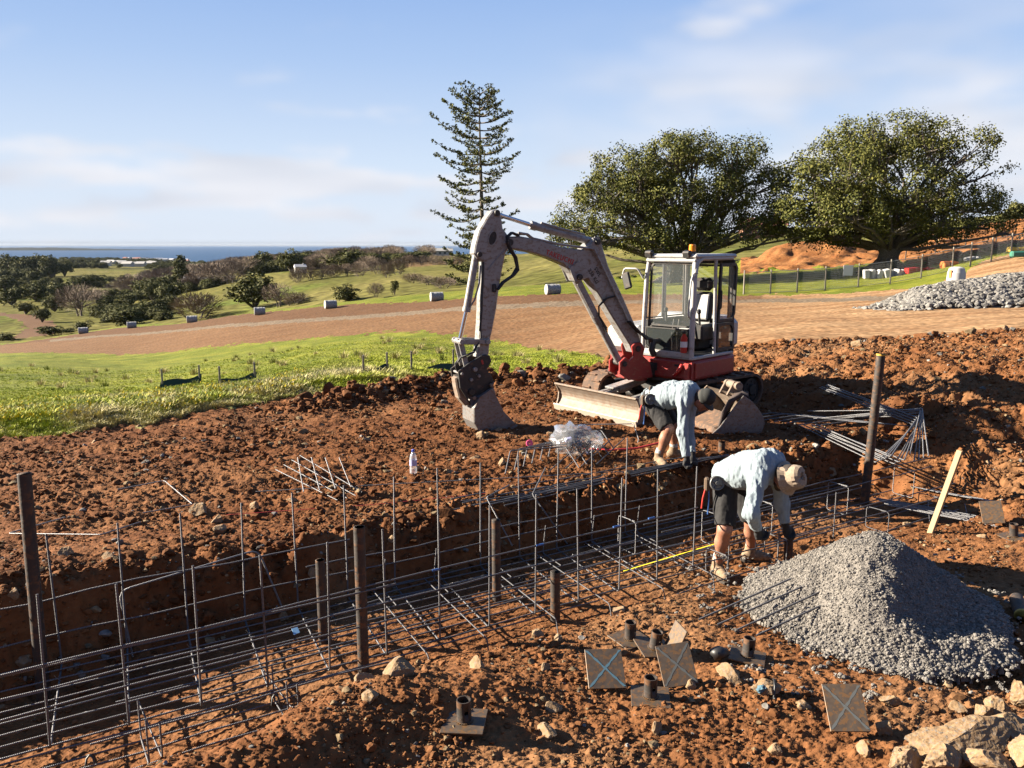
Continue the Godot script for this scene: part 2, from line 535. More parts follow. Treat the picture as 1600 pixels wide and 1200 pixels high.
func make_camera_and_light() -> void:
	var cam := Camera3D.new()
	cam.name = "camera"
	add_child(cam)
	cam.position = Vector3(0, 2.75, 0)
	cam.rotation_degrees = Vector3(-9.52, 0, 0)
	cam.fov = 49.55
	cam.near = 0.1
	cam.far = 200000.0
	cam.current = true
	var we := WorldEnvironment.new()
	we.name = "world_environment"
	var e := Environment.new()
	e.background_mode = Environment.BG_SKY
	e.sky = Sky.new()
	e.sky.sky_material = make_sky()
	e.tonemap_mode = Environment.TONE_MAPPER_LINEAR
	e.tonemap_exposure = EXPOSURE
	e.fog_enabled = true
	e.fog_density = 0.000009
	e.fog_light_color = Color(0.78, 0.84, 0.93)
	e.sdfgi_enabled = true
	e.ssao_enabled = true
	e.ssil_enabled = true
	we.environment = e
	add_child(we)
	var sun := DirectionalLight3D.new()
	sun.name = "sun"
	add_child(sun)
	var el := deg_to_rad(23.0)
	var to := Vector3(cos(el) * 0.985, -sin(el), cos(el) * 0.15)
	sun.look_at_from_position(Vector3.ZERO, to, Vector3.UP)
	sun.light_energy = 1.6
	sun.light_color = Color(1.0, 0.945, 0.86)
	sun.light_angular_distance = 0.5
	sun.shadow_enabled = true

# ---------- terrain ----------
const TERRAIN = [
	[0,-0.18,-0.36,-0.57,-0.82,-1.12,-1.46,-1.85,-2.28,-2.77,-3.32,-3.94,-4.7,-5.65,-6.72,-7.86,-9.01,-10.29,-11.48,-12.59,-13.81,-16.84,-19.94,-22.82,-25.56,-27.82,-29.29,-30.32,-31.13,-31.75,-32.2,-32.52,-32.79,-33.07,-33.33,-33.6,-34,-34.85,-36.25,-37.99,-39.84,-41.79,-44.03,-46.59,-49.47,-52.92,-57.12,-61.8,-67.21],
	[0.06,-0.06,-0.22,-0.43,-0.67,-0.95,-1.25,-1.59,-1.96,-2.4,-2.89,-3.45,-4.11,-4.94,-5.87,-6.86,-7.98,-9.3,-10.5,-11.59,-12.87,-16.05,-19.08,-21.69,-23.98,-25.84,-27.21,-28.27,-29.13,-29.81,-30.34,-30.8,-31.22,-31.67,-32.11,-32.55,-33.1,-33.88,-34.92,-36.1,-37.38,-39.12,-41.32,-43.93,-46.94,-50.69,-55.48,-60.77,-66.87],
	[0.1,0.02,-0.1,-0.29,-0.53,-0.8,-1.08,-1.4,-1.77,-2.18,-2.64,-3.15,-3.76,-4.51,-5.35,-6.27,-7.24,-8.37,-9.43,-10.41,-11.68,-14.89,-17.84,-20.16,-22.06,-23.62,-25.01,-26.19,-27.12,-27.86,-28.47,-29.02,-29.56,-30.15,-30.73,-31.32,-32,-32.77,-33.63,-34.64,-35.88,-37.52,-39.69,-42.34,-45.43,-49.36,-54.5,-60.16,-66.66],
	[0.1,0.05,-0.01,-0.17,-0.4,-0.69,-0.99,-1.36,-1.79,-2.27,-2.79,-3.35,-3.98,-4.74,-5.55,-6.33,-7.03,-7.57,-8.03,-8.53,-9.19,-10.63,-13.53,-16.05,-18.46,-20.52,-22.39,-24,-25.13,-25.91,-26.52,-27.05,-27.57,-28.15,-28.7,-29.27,-30,-31.05,-32.44,-34.06,-35.84,-37.76,-39.92,-42.45,-45.43,-49.36,-54.5,-60.16,-66.66],
	[0.1,0.07,0.03,-0.03,-0.19,-0.42,-0.67,-0.96,-1.3,-1.69,-2.11,-2.56,-3.13,-3.83,-4.49,-4.91,-5.08,-5.19,-5.36,-5.89,-8.09,-10.26,-12.22,-13.84,-15.06,-16.06,-16.59,-16.88,-17,-16.66,-15.93,-15.17,-14.57,-14.06,-15.18,-20.44,-26.01,-30.04,-33.8,-37.57,-41.63,-46.45,-51.9,-57.16,-61.43,-64.47,-66.89,-68.49,-69.5],
	[0.1,0.08,0.06,0.03,-0.02,-0.14,-0.34,-0.55,-0.83,-1.14,-1.49,-1.87,-2.36,-2.94,-3.29,-3.39,-3.46,-3.5,-3.31,-4.26,-6.05,-7.08,-7.92,-8.46,-8.69,-8.82,-8.99,-9.33,-9.76,-10,-9.89,-9.6,-9.13,-8.33,-7.35,-6.5,-10.59,-19.75,-28.06,-36.31,-44.12,-50.26,-55.68,-60.3,-63.6,-65.56,-67,-68.17,-69.33],
	[0.1,0.07,0.04,0.01,-0.04,-0.14,-0.35,-0.6,-0.95,-1.43,-1.91,-2.29,-2.45,-2.25,-1.9,-1.78,-1.76,-1.77,-2,-2.86,-4.1,-4.72,-5.12,-5.4,-5.5,-5.38,-5.16,-5.01,-5,-5,-5,-5.09,-5.58,-6.12,-6.54,-7.08,-8,-13.07,-22.25,-32.63,-44.83,-52.28,-57.16,-60.91,-63.63,-65.52,-66.95,-68.15,-69.33],
	[0.1,0.1,0.1,0.1,0.1,-0.05,-0.3,-0.53,-0.73,-0.85,-0.95,-1.03,-1.1,-1.17,-1.2,-1.2,-1.2,-1.2,-1.25,-1.37,-1.48,-1.45,-1.07,-0.51,0.02,0.47,0.94,1.4,1.86,2.31,2.78,3.33,4.06,4.72,5,2.87,-2.53,-9.84,-17.72,-26.61,-39.06,-51.61,-60.42,-63.37,-65.1,-66.39,-67.41,-68.35,-69.38],
	[0.2,0.25,0.31,0.36,0.39,0.39,0.25,0.1,-0.06,-0.24,-0.47,-0.71,-0.9,-1.03,-1.1,-1.1,-0.93,-0.57,-0.18,0.26,0.74,1.25,1.78,2.36,3.02,3.83,4.76,5.78,7.07,8.69,9.85,9.94,9.57,8.9,7.99,4.95,-1.19,-9.12,-17.56,-26.87,-39.37,-51.78,-60.43,-63.37,-65.1,-66.39,-67.41,-68.35,-69.38],
	[0.3,0.37,0.45,0.51,0.55,0.51,0.39,0.26,0.12,-0.03,-0.2,-0.32,-0.38,-0.4,-0.37,-0.22,0.06,0.49,1.19,1.95,2.67,3.17,3.69,4.29,5.03,6.13,7.48,8.77,9.93,11.11,11.9,11.94,11.57,10.9,9.99,6.73,0.08,-8.47,-17.45,-27.03,-39.57,-51.88,-60.44,-63.37,-65.1,-66.39,-67.41,-68.35,-69.38],
	[0.4,0.51,0.63,0.72,0.75,0.7,0.62,0.53,0.41,0.27,0.05,-0.1,0.03,0.47,1.25,1.92,2.58,3.26,3.99,4.36,4.65,5.37,6.35,7.63,9.05,10.57,12.18,13.71,15.22,16.8,17.86,17.91,17.35,16.34,14.98,10.88,2.94,-7.03,-17.19,-27.4,-40.01,-52.12,-60.47,-63.37,-65.1,-66.39,-67.41,-68.35,-69.38],
	[0.45,0.58,0.71,0.81,0.83,0.8,0.73,0.65,0.54,0.45,0.32,0.23,0.43,0.98,1.72,2.46,3.16,3.86,4.56,5.04,5.47,6.38,7.51,8.8,10.23,11.88,13.68,15.41,17.12,18.93,20.14,20.22,19.75,18.9,17.72,13.42,4.74,-6.14,-17.05,-27.58,-40.23,-52.24,-60.48,-63.37,-65.1,-66.39,-67.41,-68.35,-69.38],
	[0.5,0.63,0.77,0.87,0.9,0.87,0.82,0.74,0.64,0.6,0.6,0.6,0.83,1.4,2.04,2.82,3.55,4.25,4.94,5.5,6.09,7.17,8.4,9.65,11.05,12.79,14.75,16.64,18.51,20.49,21.83,21.95,21.58,20.91,19.99,15.58,6.29,-5.38,-16.93,-27.72,-40.41,-52.33,-60.49,-63.37,-65.1,-66.39,-67.41,-68.35,-69.38],
]
# ground outlines as [x / D, D]: far edge of the worked soil, the two edges of the earth road, the middle of its gravelled track
const PAD = [[-1.1, 9.0], [-0.63, 11.6], [-0.44, 12.6], [-0.25, 14.9], [-0.13, 16.2], [-0.08, 17.2], [0.04, 17.6], [0.1, 18.2], [0.14, 20.0], [0.3, 21.0], [1.1, 21.0]]
const ROAD_NEAR = [[-1.1, 125.0], [-0.63, 92.0], [-0.47, 75.0], [-0.31, 65.0], [-0.155, 58.0], [-0.08, 50.0], [0.0, 44.0], [0.06, 33.0], [0.1, 26.0], [0.13, 20.0], [0.2, 16.0], [1.1, 12.0]]
const ROAD_FAR = [[-1.1, 131.0], [-0.63, 113.0], [-0.47, 122.0], [-0.31, 101.0], [-0.155, 88.0], [0.0, 74.0], [0.155, 67.0], [0.28, 65.0], [0.42, 60.5], [0.5, 57.0], [0.53, 60.0], [0.56, 68.0], [1.1, 85.0]]
const TRACK = [[-1.1, 128.0], [-0.6, 112.0], [-0.5, 108.0], [-0.31, 84.0], [-0.155, 74.0], [0.0, 62.0], [0.155, 58.0], [0.31, 58.0], [0.46, 50.0], [1.1, 45.0]]

func along(line: Array, a: float) -> float:
	for i in line.size() - 1:
		if a <= line[i + 1][0]:
			return lerpf(line[i][1], line[i + 1][1], clampf((a - line[i][0]) / (line[i + 1][0] - line[i][0]), 0, 1))
	return line[-1][1]

func far_column(c: int, r: float) -> float:
	var t: Array = TERRAIN[clampi(c, 0, 12)]
	var k := clampi(int(r), 0, 47)
	return cubic_interpolate(t[k], t[k + 1], t[maxi(k - 1, 0)], t[mini(k + 2, 48)], clampf(r - k, 0, 1))

func far_height(a: float, D: float) -> float:
	var r := log(maxf(D, 10.0) / 10.0) / 0.125
	var q := clampf((a / 0.00077 + 1200.0) / 200.0, 0, 11.999)
	var k := int(q)
	return cubic_interpolate(far_column(k, r), far_column(k + 1, r), far_column(k - 1, r), far_column(k + 2, r), q - k)

const BANK = [[4.0, 6.6], [6.0, 5.9], [7.8, 5.2], [9.4, 5.35], [11.4, 5.3], [13.4, 4.5], [15.5, 3.2], [17.0, 2.0], [22.0, -1.0]]

# the trench's own frame: its near corner at (-2.943, 4.846), one unit 1.04 m
func trench_s(x: float, D: float) -> float:
	return (x + 2.943) * 0.818 + (D - 4.846) * 0.505
func trench_w(x: float, D: float) -> float:
	return -(x + 2.943) * 0.505 + (D - 4.846) * 0.818

# shape of the worked soil without its roughness; the trench frame is s (along) and w (across, away from the camera)
func near_shape(x: float, D: float) -> float:
	var s := trench_s(x, D)
	var w := trench_w(x, D)
	var jit := nz.get_noise_2d(x * 1.3, D * 1.3) * 0.32 + nfine.get_noise_2d(x * 0.5, D * 0.5) * 0.1
	var back := 0.5 * (1.0 - smoothstep(0.7, 1.7, s))   # the near bank stands back where the footing bars lie
	var level := (-0.22 - 0.12 * smoothstep(4.0, 5.6, s) + 0.04 * smoothstep(0.6, 2.2, -w)) * (1.0 - smoothstep(-0.2, 1.6, w))
	level += (0.26 * exp(-pow((w + 1.15 + back * 0.6) / 0.42, 2)) + 0.1 * smoothstep(-0.9, -1.6, w)) * (1.0 - smoothstep(1.6, 3.4, s))
	var rise := 0.42 * smoothstep(0.0, 4.6, x - along(BANK, D))
	rise += 0.22 * smoothstep(0.0, 0.9, x - along(BANK, D) - 0.3) * smoothstep(8.5, 11.0, D)
	# second, short trench that turns off to the right
	var floor_ := lerpf(-0.68, -0.5, smoothstep(-0.4, 2.2, s))
	level += 0.12 * exp(-pow((w - 2.0) / 0.5, 2)) * (1.0 - smoothstep(0.2, 2.4, s))
	var wall_far := smoothstep(1.26, 1.6 + 0.08 * sin(s * 2.1), w + jit * 0.42)
	var wall_near := 1.0 - smoothstep(-0.68, -0.42, w + jit * 0.4 + back)
	var end := smoothstep(9.0, 9.9, s + jit)
	var cut := clampf(1.0 - maxf(maxf(wall_far, wall_near), end), 0, 1)
	var h := level + rise
	h = lerpf(h, floor_ + maxf(rise * 0.25, 0.0), cut)
	return h

func berm(a: float, D: float) -> float:
	var dp := along(PAD, a)
	var m := smoothstep(-0.33, -0.18, a) * (1.0 - 0.75 * smoothstep(0.2, 0.3, a))
	return m * 0.3 * exp(-pow((D - dp + 0.9) / 0.6, 2)) * (0.6 + 0.8 * nz.get_noise_2d(a * 60.0, D))

func height(x: float, D: float) -> float:
	var a := x / D
	var h: float
	if D < 14.0:
		h = near_shape(x, D)
		if D > 11.0:
			# the left edge of the soil runs down into the grass
			var k := smoothstep(0.0, 3.0, D - along(PAD, a))
			if k > 0:
				h = lerpf(h, far_height(a, D), k)
	elif D < 21.0:
		h = lerpf(near_shape(x, D), far_height(a, D), maxf(smoothstep(14.5, 20.5, D), smoothstep(0.0, 3.0, D - along(PAD, a))))
	else:
		h = far_height(a, D)
	if D < 24.0:
		h += berm(a, D)
	return h

# 0 worked soil, 1 grass, 2 earth road, 3 gravelled track, 4 red earth of the mounds, 5 valley
func surface(a: float, D: float, j: float) -> int:
	var dp := along(PAD, a)
	if D < dp + j * 0.5:
		return 0
	var dn := along(ROAD_NEAR, a)
	var df := along(ROAD_FAR, a)
	if D > 24.0 or a < 0.12:
		if D < dn + j * 3.0 and a < 0.15:
			return 1
	if D < df + j * 2.0:
		var tr := along(TRACK, a)
		if absf(D - tr + j * 0.7) < 2.1 and a > -0.56 and a < 0.47:
			return 3
		return 2
	if a > 0.27 and D > 93.0 - 14.0 * smoothstep(0.44, 0.5, a) + j * 4.0 and D < 132.0 + 22.0 * smoothstep(0.44, 0.5, a) + j * 6.0:
		return 4
	if a < -0.45 and D > 220.0 and D < 420.0 and near_bend(a * D, D) < 4.5 + j * 1.5:
		return 2
	if D < df + 38.0 + 20.0 * smoothstep(0.1, 0.3, a):
		return 1
	return 5

# an earth track that bends through the valley at the far left
const BEND = [[-300.0, 380.0], [-240.0, 371.5], [-225.0, 365.6], [-207.3, 350.0], [-182.4, 318.0], [-160.3, 282.0], [-140.0, 240.0], [-150.0, 215.0]]
func near_bend(x: float, D: float) -> float:
	var best := 1e9
	for i in BEND.size() - 1:
		var p := Geometry2D.get_closest_point_to_segment(Vector2(x, D), Vector2(BEND[i][0], BEND[i][1]), Vector2(BEND[i + 1][0], BEND[i + 1][1]))
		best = minf(best, p.distance_to(Vector2(x, D)))
	return best

func mound(a: float, D: float) -> float:
	var h := 0.0
	if a > 0.22 and D > 85.0 and D < 170.0:
		h += 2.2 * exp(-pow((D - 112.0) / 7.0, 2)) * smoothstep(0.26, 0.33, a) * (1.0 - smoothstep(0.4, 0.46, a)) * (1.0 + 0.5 * nz.get_noise_2d(a * 25.0, 3.0))
		h += 1.6 * exp(-pow((D - 120.0) / 12.0, 2)) * smoothstep(0.46, 0.56, a)
	return h

# soil roughness: lumps, clods, crumbs and the prints of tracks
func rough(x: float, D: float, s: int) -> float:
	var r := nz.get_noise_2d(x * 0.9, D * 0.9) * 0.05
	var tw := trench_w(x, D)
	var calm := 1.0
	if D < 11.0 and tw > -0.5 and tw < 1.35:
		calm = 0.3
	var wall := exp(-pow((tw - 1.5) / 0.26, 2)) if D < 13.0 else 0.0
	if s == 0 or D < 21.0:
		var c := 1.0 + ncell.get_noise_2d(x * 1.0, D * 1.0)        # about 0..1, small at cell centres
		var patch := 0.45 + 0.9 * smoothstep(-0.25, 0.45, nbig.get_noise_2d(x, D))
		r = r * calm + wall * (nz.get_noise_2d(x * 2.3 + 8.0, D * 2.3) * 0.2 - 0.04 + (0.42 - c) * 0.11 + (0.42 - (1.0 + ncell.get_noise_2d(x * 2.2, D * 2.2))) * 0.06)
		r += (0.42 - c) * 0.018 * patch * calm
		var c2 := 1.0 + ncell.get_noise_2d(x * 3.1 + 40.0, D * 3.1)
		r += (0.42 - c2) * 0.015 * (0.5 + patch * 0.6) * calm
		r += nfine.get_noise_2d(x * 2.4, D * 2.4) * 0.014 * (0.4 + 0.6 * calm) + nfine.get_noise_2d(x * 7.0, D * 7.0) * 0.011
		if D > 7.5 and x < 4.0:
			r += (maxf(0.0, nz.get_noise_2d(x * 1.1 + 9.0, D * 5.5)) * 0.075 + absf(nfine.get_noise_2d(x * 1.4, D * 2.2)) * 0.035 + (0.42 - c2) * 0.02) * smoothstep(7.0, 8.5, D)
		if D > 6.0:
			var up := smoothstep(-0.2, 1.0, x - along(BANK, D))
			if up > 0.0:
				r += up * (nz.get_noise_2d(x * 1.7 + 3.0, D * 1.7) * 0.13 + (0.42 - c) * 0.07 + (0.42 - c2) * 0.03)
	elif s == 2 or s == 3:
		r = nz.get_noise_2d(x * 0.3, D * 0.3) * 0.06 + nz.get_noise_2d(x * 0.12, D * 1.2) * 0.05
	elif s == 4:
		r = nz.get_noise_2d(x * 0.25, D * 0.25) * 0.7
	elif s == 1:
		r = nz.get_noise_2d(x * 0.35, D * 0.35) * 0.12
	else:
		r = nz.get_noise_2d(x * 0.02, D * 0.02) * 1.2
	return r

func ground_at(x: float, D: float) -> float:
	var s := surface(x / D, D, 0.0)
	return height(x, D) + mound(x / D, D) + rough(x, D, s)

func tint(s: int, x: float, D: float) -> Color:
	var n1 := nz.get_noise_2d(x * 0.5 + 70.0, D * 0.5)
	var n2 := nfine.get_noise_2d(x * 0.9, D * 0.9)
	var k := clampf(0.5 + 0.7 * n1 + 0.3 * n2, 0, 1)
	match s:
		0:
			var c := Color(0.38, 0.155, 0.062).lerp(Color(0.6, 0.275, 0.115), k)
			# freshly turned, moist soil beyond the trench, drier and paler soil on this side
			var tw := trench_w(x, D)
			var moist := smoothstep(0.6, 2.0, tw + 1.2 * nz.get_noise_2d(x * 0.8, D * 0.8 + 11.0)) * (1.0 - smoothstep(0.0, 2.5, x - along(BANK, D)))
			c = c.lerp(Color(0.32, 0.125, 0.05), moist * clampf(0.55 + 0.8 * nz.get_noise_2d(x * 0.7 + 5.0, D * 1.6), 0.0, 0.85))
			var dry := smoothstep(0.05, 0.5, nbig.get_noise_2d(x * 0.7 + 31.0, D * 0.7)) * (1.0 - 0.7 * moist)
			return c.lerp(Color(0.64, 0.36, 0.18), dry * 0.5)
		1:
			var q := clampf(0.5 + 0.9 * nz.get_noise_2d(x * 0.12, D * 0.25) + 0.4 * n1, 0, 1)
			var g := Color(0.40, 0.50, 0.055).lerp(Color(0.72, 0.74, 0.1), q)
			var straw := (1.0 - smoothstep(3.0, 9.0, D - along(PAD, x / D))) * (1.0 - smoothstep(30.0, 40.0, D))
			if x / D > -0.1:
				straw *= 0.25
			return g.lerp(Color(0.80, 0.68, 0.30), straw * clampf(0.6 + n1, 0.0, 0.85))
		2:
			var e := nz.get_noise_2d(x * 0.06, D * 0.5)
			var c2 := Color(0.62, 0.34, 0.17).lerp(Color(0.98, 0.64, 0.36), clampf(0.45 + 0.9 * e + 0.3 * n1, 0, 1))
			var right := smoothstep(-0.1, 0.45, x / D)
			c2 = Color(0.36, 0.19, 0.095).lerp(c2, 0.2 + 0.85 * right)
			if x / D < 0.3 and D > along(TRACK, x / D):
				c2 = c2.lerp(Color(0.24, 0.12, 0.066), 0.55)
			return c2
		3:
			return Color(0.40, 0.30, 0.21).lerp(Color(0.54, 0.42, 0.31), k)
		4:
			return Color(0.50, 0.19, 0.065).lerp(Color(0.80, 0.38, 0.15), k)
	# valley: paddocks of different grass
	var f := ncell.get_noise_2d(x * 0.0022 + 11.0, D * 0.0016)
	var t := clampf(0.5 + 1.2 * nz.get_noise_2d(x * 0.006, D * 0.004) + 0.5 * nz.get_noise_2d(x * 0.03, D * 0.02), 0, 1)
	var v := Color(0.36, 0.36, 0.10).lerp(Color(0.62, 0.55, 0.19), t)
	v = v.lerp(Color(0.42, 0.54, 0.11), smoothstep(-0.35, -0.1, f) * 0.8)
	if D > 1100.0:
		v = v.lerp(Color(0.10, 0.13, 0.06), smoothstep(-0.1, 0.15, nz.get_noise_2d(x * 0.004, D * 0.0022)) * 0.9)
	if D > 430.0 and D < 560.0 and x / D > -0.13 and x / D < -0.06:
		v = Color(0.50, 0.33, 0.17)
	return v

func make_ground() -> void:
	var ds := PackedFloat32Array()
	var D := 2.1
	while D < 4300.0:
		ds.append(D)
		if D < 21.0:
			D += 0.0082 + 0.00028 * D * D
		elif D < 140.0:
			D *= 1.0065
		else:
			D *= 1.02
	var rows := ds.size()
	var cols := 620
	var a0 := -1.02
	var da := 2.04 / (cols - 1)
	var pos := PackedVector3Array()
	pos.resize(rows * cols)
	var sf := PackedByteArray()
	sf.resize(rows * cols)
	var tc := PackedColorArray()
	tc.resize(rows * cols)
	for r in rows:
		var d := ds[r]
		for c in cols:
			var a := a0 + da * c
			var x := a * d
			var j := nz.get_noise_2d(x * 0.8, d * 0.4) + 0.5 * nfine.get_noise_2d(x * 0.6, d * 0.6)
			var s := surface(a, d, j)
			var i := r * cols + c
			sf[i] = s
			pos[i] = Vector3(x, height(x, d) + mound(a, d) + rough(x, d, s), -d)
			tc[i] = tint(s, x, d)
	var names := ["ground", "grass_slope", "earth_road", "gravel_track", "red_earth_mounds", "valley"]
	var mats := [M.soil, M.grass, M.road, M.road, M.road, M.valley]
	for s in 6:
		var map := PackedInt32Array()
		map.resize(rows * cols)
		map.fill(-1)
		var v := PackedVector3Array()
		var n := PackedVector3Array()
		var cl := PackedColorArray()
		var ix := PackedInt32Array()
		for r in rows - 1:
			for c in cols - 1:
				var i := r * cols + c
				if sf[i] != s:
					continue
				var q := [i, i + cols, i + cols + 1, i + 1]
				var id := [0, 0, 0, 0]
				for k in 4:
					var p: int = q[k]
					if map[p] < 0:
						map[p] = v.size()
						v.append(pos[p])
						var pr := p / cols
						var pc := p % cols
						var ex := pos[pr * cols + mini(pc + 1, cols - 1)] - pos[pr * cols + maxi(pc - 1, 0)]
						var ez := pos[mini(pr + 1, rows - 1) * cols + pc] - pos[maxi(pr - 1, 0) * cols + pc]
						n.append(ex.cross(ez).normalized())
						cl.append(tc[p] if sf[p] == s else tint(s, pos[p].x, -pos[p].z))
					id[k] = map[p]
				ix.append_array([id[0], id[1], id[2], id[0], id[2], id[3]])
		if v.is_empty():
			continue
		var arr := []
		arr.resize(Mesh.ARRAY_MAX)
		arr[Mesh.ARRAY_VERTEX] = v
		arr[Mesh.ARRAY_NORMAL] = n
		arr[Mesh.ARRAY_COLOR] = cl
		arr[Mesh.ARRAY_INDEX] = ix
		var am := ArrayMesh.new()
		am.add_surface_from_arrays(Mesh.PRIMITIVE_TRIANGLES, arr)
		struct(names[s], am, mats[s])
	# sea out to the horizon
	var b := MB.new()
	b.quad(Vector3(-40000, SEA, -1000), Vector3(40000, SEA, -1000), Vector3(40000, SEA, -32000), Vector3(-40000, SEA, -32000))
	struct("sea", b.mesh(), M.sea)
	# ground around and behind the camera, under the rest
	b = MB.new()
	b.col = Color(0.42, 0.19, 0.08)
	var hill := [[-2.25, -0.3], [-1.2, 0.1], [-0.4, 0.95], [1.0, 1.15], [6.0, 2.6], [16.0, 6.2], [40.0, 13.0], [90.0, 20.0]]
	for i in hill.size() - 1:
		for k in 24:
			var x0 := -60.0 + 5.0 * k
			b.quad(Vector3(x0, hill[i + 1][1] + 0.3 * sin(k * 1.7), hill[i + 1][0]), Vector3(x0 + 5.0, hill[i + 1][1] + 0.3 * sin((k + 1) * 1.7), hill[i + 1][0]), Vector3(x0 + 5.0, hill[i][1] + (0.3 * sin((k + 1) * 1.7) if i > 2 else 0.0), hill[i][0]), Vector3(x0, hill[i][1] + (0.3 * sin(k * 1.7) if i > 2 else 0.0), hill[i][0]))
	struct("ground_behind", b.mesh(), M.soil)
	# low headland across the bay
	b = MB.new()
	b.col = Color(0.11, 0.12, 0.09)
	for row in 3:
		for i in 70:
			var xs := []
			for k in 2:
				var t := (i + k) / 70.0
				var x := lerpf(-7600.0, -4250.0, t)
				var env := minf(1.0, minf(t * 8.0, (1.0 - t) * 2.4))
				xs.append([x, (24.0 + 10.0 * nz.get_noise_2d(x * 0.0011, row * 3.0) + 8.0 * nz.get_noise_2d(x * 0.005, row)) * env])
			var d0 := -9500.0 - row * 500.0
			var p0 := Vector3(xs[0][0], SEA - 2, d0 + 350)
			var p1 := Vector3(xs[1][0], SEA - 2, d0 + 350)
			var p2 := Vector3(xs[1][0], SEA + xs[1][1], d0)
			var p3 := Vector3(xs[0][0], SEA + xs[0][1], d0)
			b.quad(p0, p1, p2, p3)
			b.quad(p3, p2, p2 + Vector3(0, -xs[1][1] - 2, -350), p3 + Vector3(0, -xs[0][1] - 2, -350))
	struct("headland", b.mesh(), M.valley)

# ---------- stones, clods, grass ----------
# lumpy stone about 1 m across from a subdivided icosahedron
func rock_mesh(seed_: int, sharp: float, sub := 1, flat := true, squash := Vector3.ONE) -> ArrayMesh:
	var t := (1.0 + sqrt(5.0)) / 2.0
	var vs: Array = []
	for p in [Vector3(-1, t, 0), Vector3(1, t, 0), Vector3(-1, -t, 0), Vector3(1, -t, 0), Vector3(0, -1, t), Vector3(0, 1, t), Vector3(0, -1, -t), Vector3(0, 1, -t), Vector3(t, 0, -1), Vector3(t, 0, 1), Vector3(-t, 0, -1), Vector3(-t, 0, 1)]:
		vs.append(p.normalized())
	var fs := [[0, 11, 5], [0, 5, 1], [0, 1, 7], [0, 7, 10], [0, 10, 11], [1, 5, 9], [5, 11, 4], [11, 10, 2], [10, 7, 6], [7, 1, 8], [3, 9, 4], [3, 4, 2], [3, 2, 6], [3, 6, 8], [3, 8, 9], [4, 9, 5], [2, 4, 11], [6, 2, 10], [8, 6, 7], [9, 8, 1]]
	var tris: Array = []
	for f in fs:
		tris.append([vs[f[0]], vs[f[1]], vs[f[2]]])
	for s in sub:
		var nt: Array = []
		for q in tris:
			var a: Vector3 = ((q[0] + q[1]) * 0.5).normalized()
			var b: Vector3 = ((q[1] + q[2]) * 0.5).normalized()
			var c: Vector3 = ((q[2] + q[0]) * 0.5).normalized()
			nt.append_array([[q[0], a, c], [a, q[1], b], [c, b, q[2]], [a, b, c]])
		tris = nt
	var f := fnl(seed_, 0.9, FastNoiseLite.TYPE_SIMPLEX_SMOOTH, 3)
	# cut planes give broken faces
	var r := RandomNumberGenerator.new()
	r.seed = seed_
	var cuts: Array = []
	for k in (12 if sharp > 0.9 else 7):
		cuts.append([Vector3(r.randf_range(-1, 1), r.randf_range(-1, 1), r.randf_range(-1, 1)).normalized(), r.randf_range(0.45, 0.8) if sharp > 0.9 else r.randf_range(0.55, 0.9)])
	var bend := func(p: Vector3) -> Vector3:
		var o: Vector3 = p * (1.0 + 0.35 * f.get_noise_3dv(p * 1.2))
		for c in cuts:
			var over: float = o.dot(c[0]) - c[1]
			if over > 0:
				o -= c[0] * over * sharp
		o *= 1.0 + 0.1 * f.get_noise_3dv(p * 4.5)
		return o * squash * (0.63 if sharp > 0.9 else 0.5)
	var b := MB.new()
	for q in tris:
		var p0: Vector3 = bend.call(q[0])
		var p1: Vector3 = bend.call(q[1])
		var p2: Vector3 = bend.call(q[2])
		if flat:
			b.tri(p0, p2, p1)
		else:
			b.pt(p0, q[0]); b.pt(p2, q[2]); b.pt(p1, q[1])
	return b.mesh()

func spin(r: RandomNumberGenerator) -> Basis:
	return Basis(Vector3(r.randf_range(-1, 1), r.randf_range(-1, 1), r.randf_range(-1, 1)).normalized(), r.randf() * TAU)

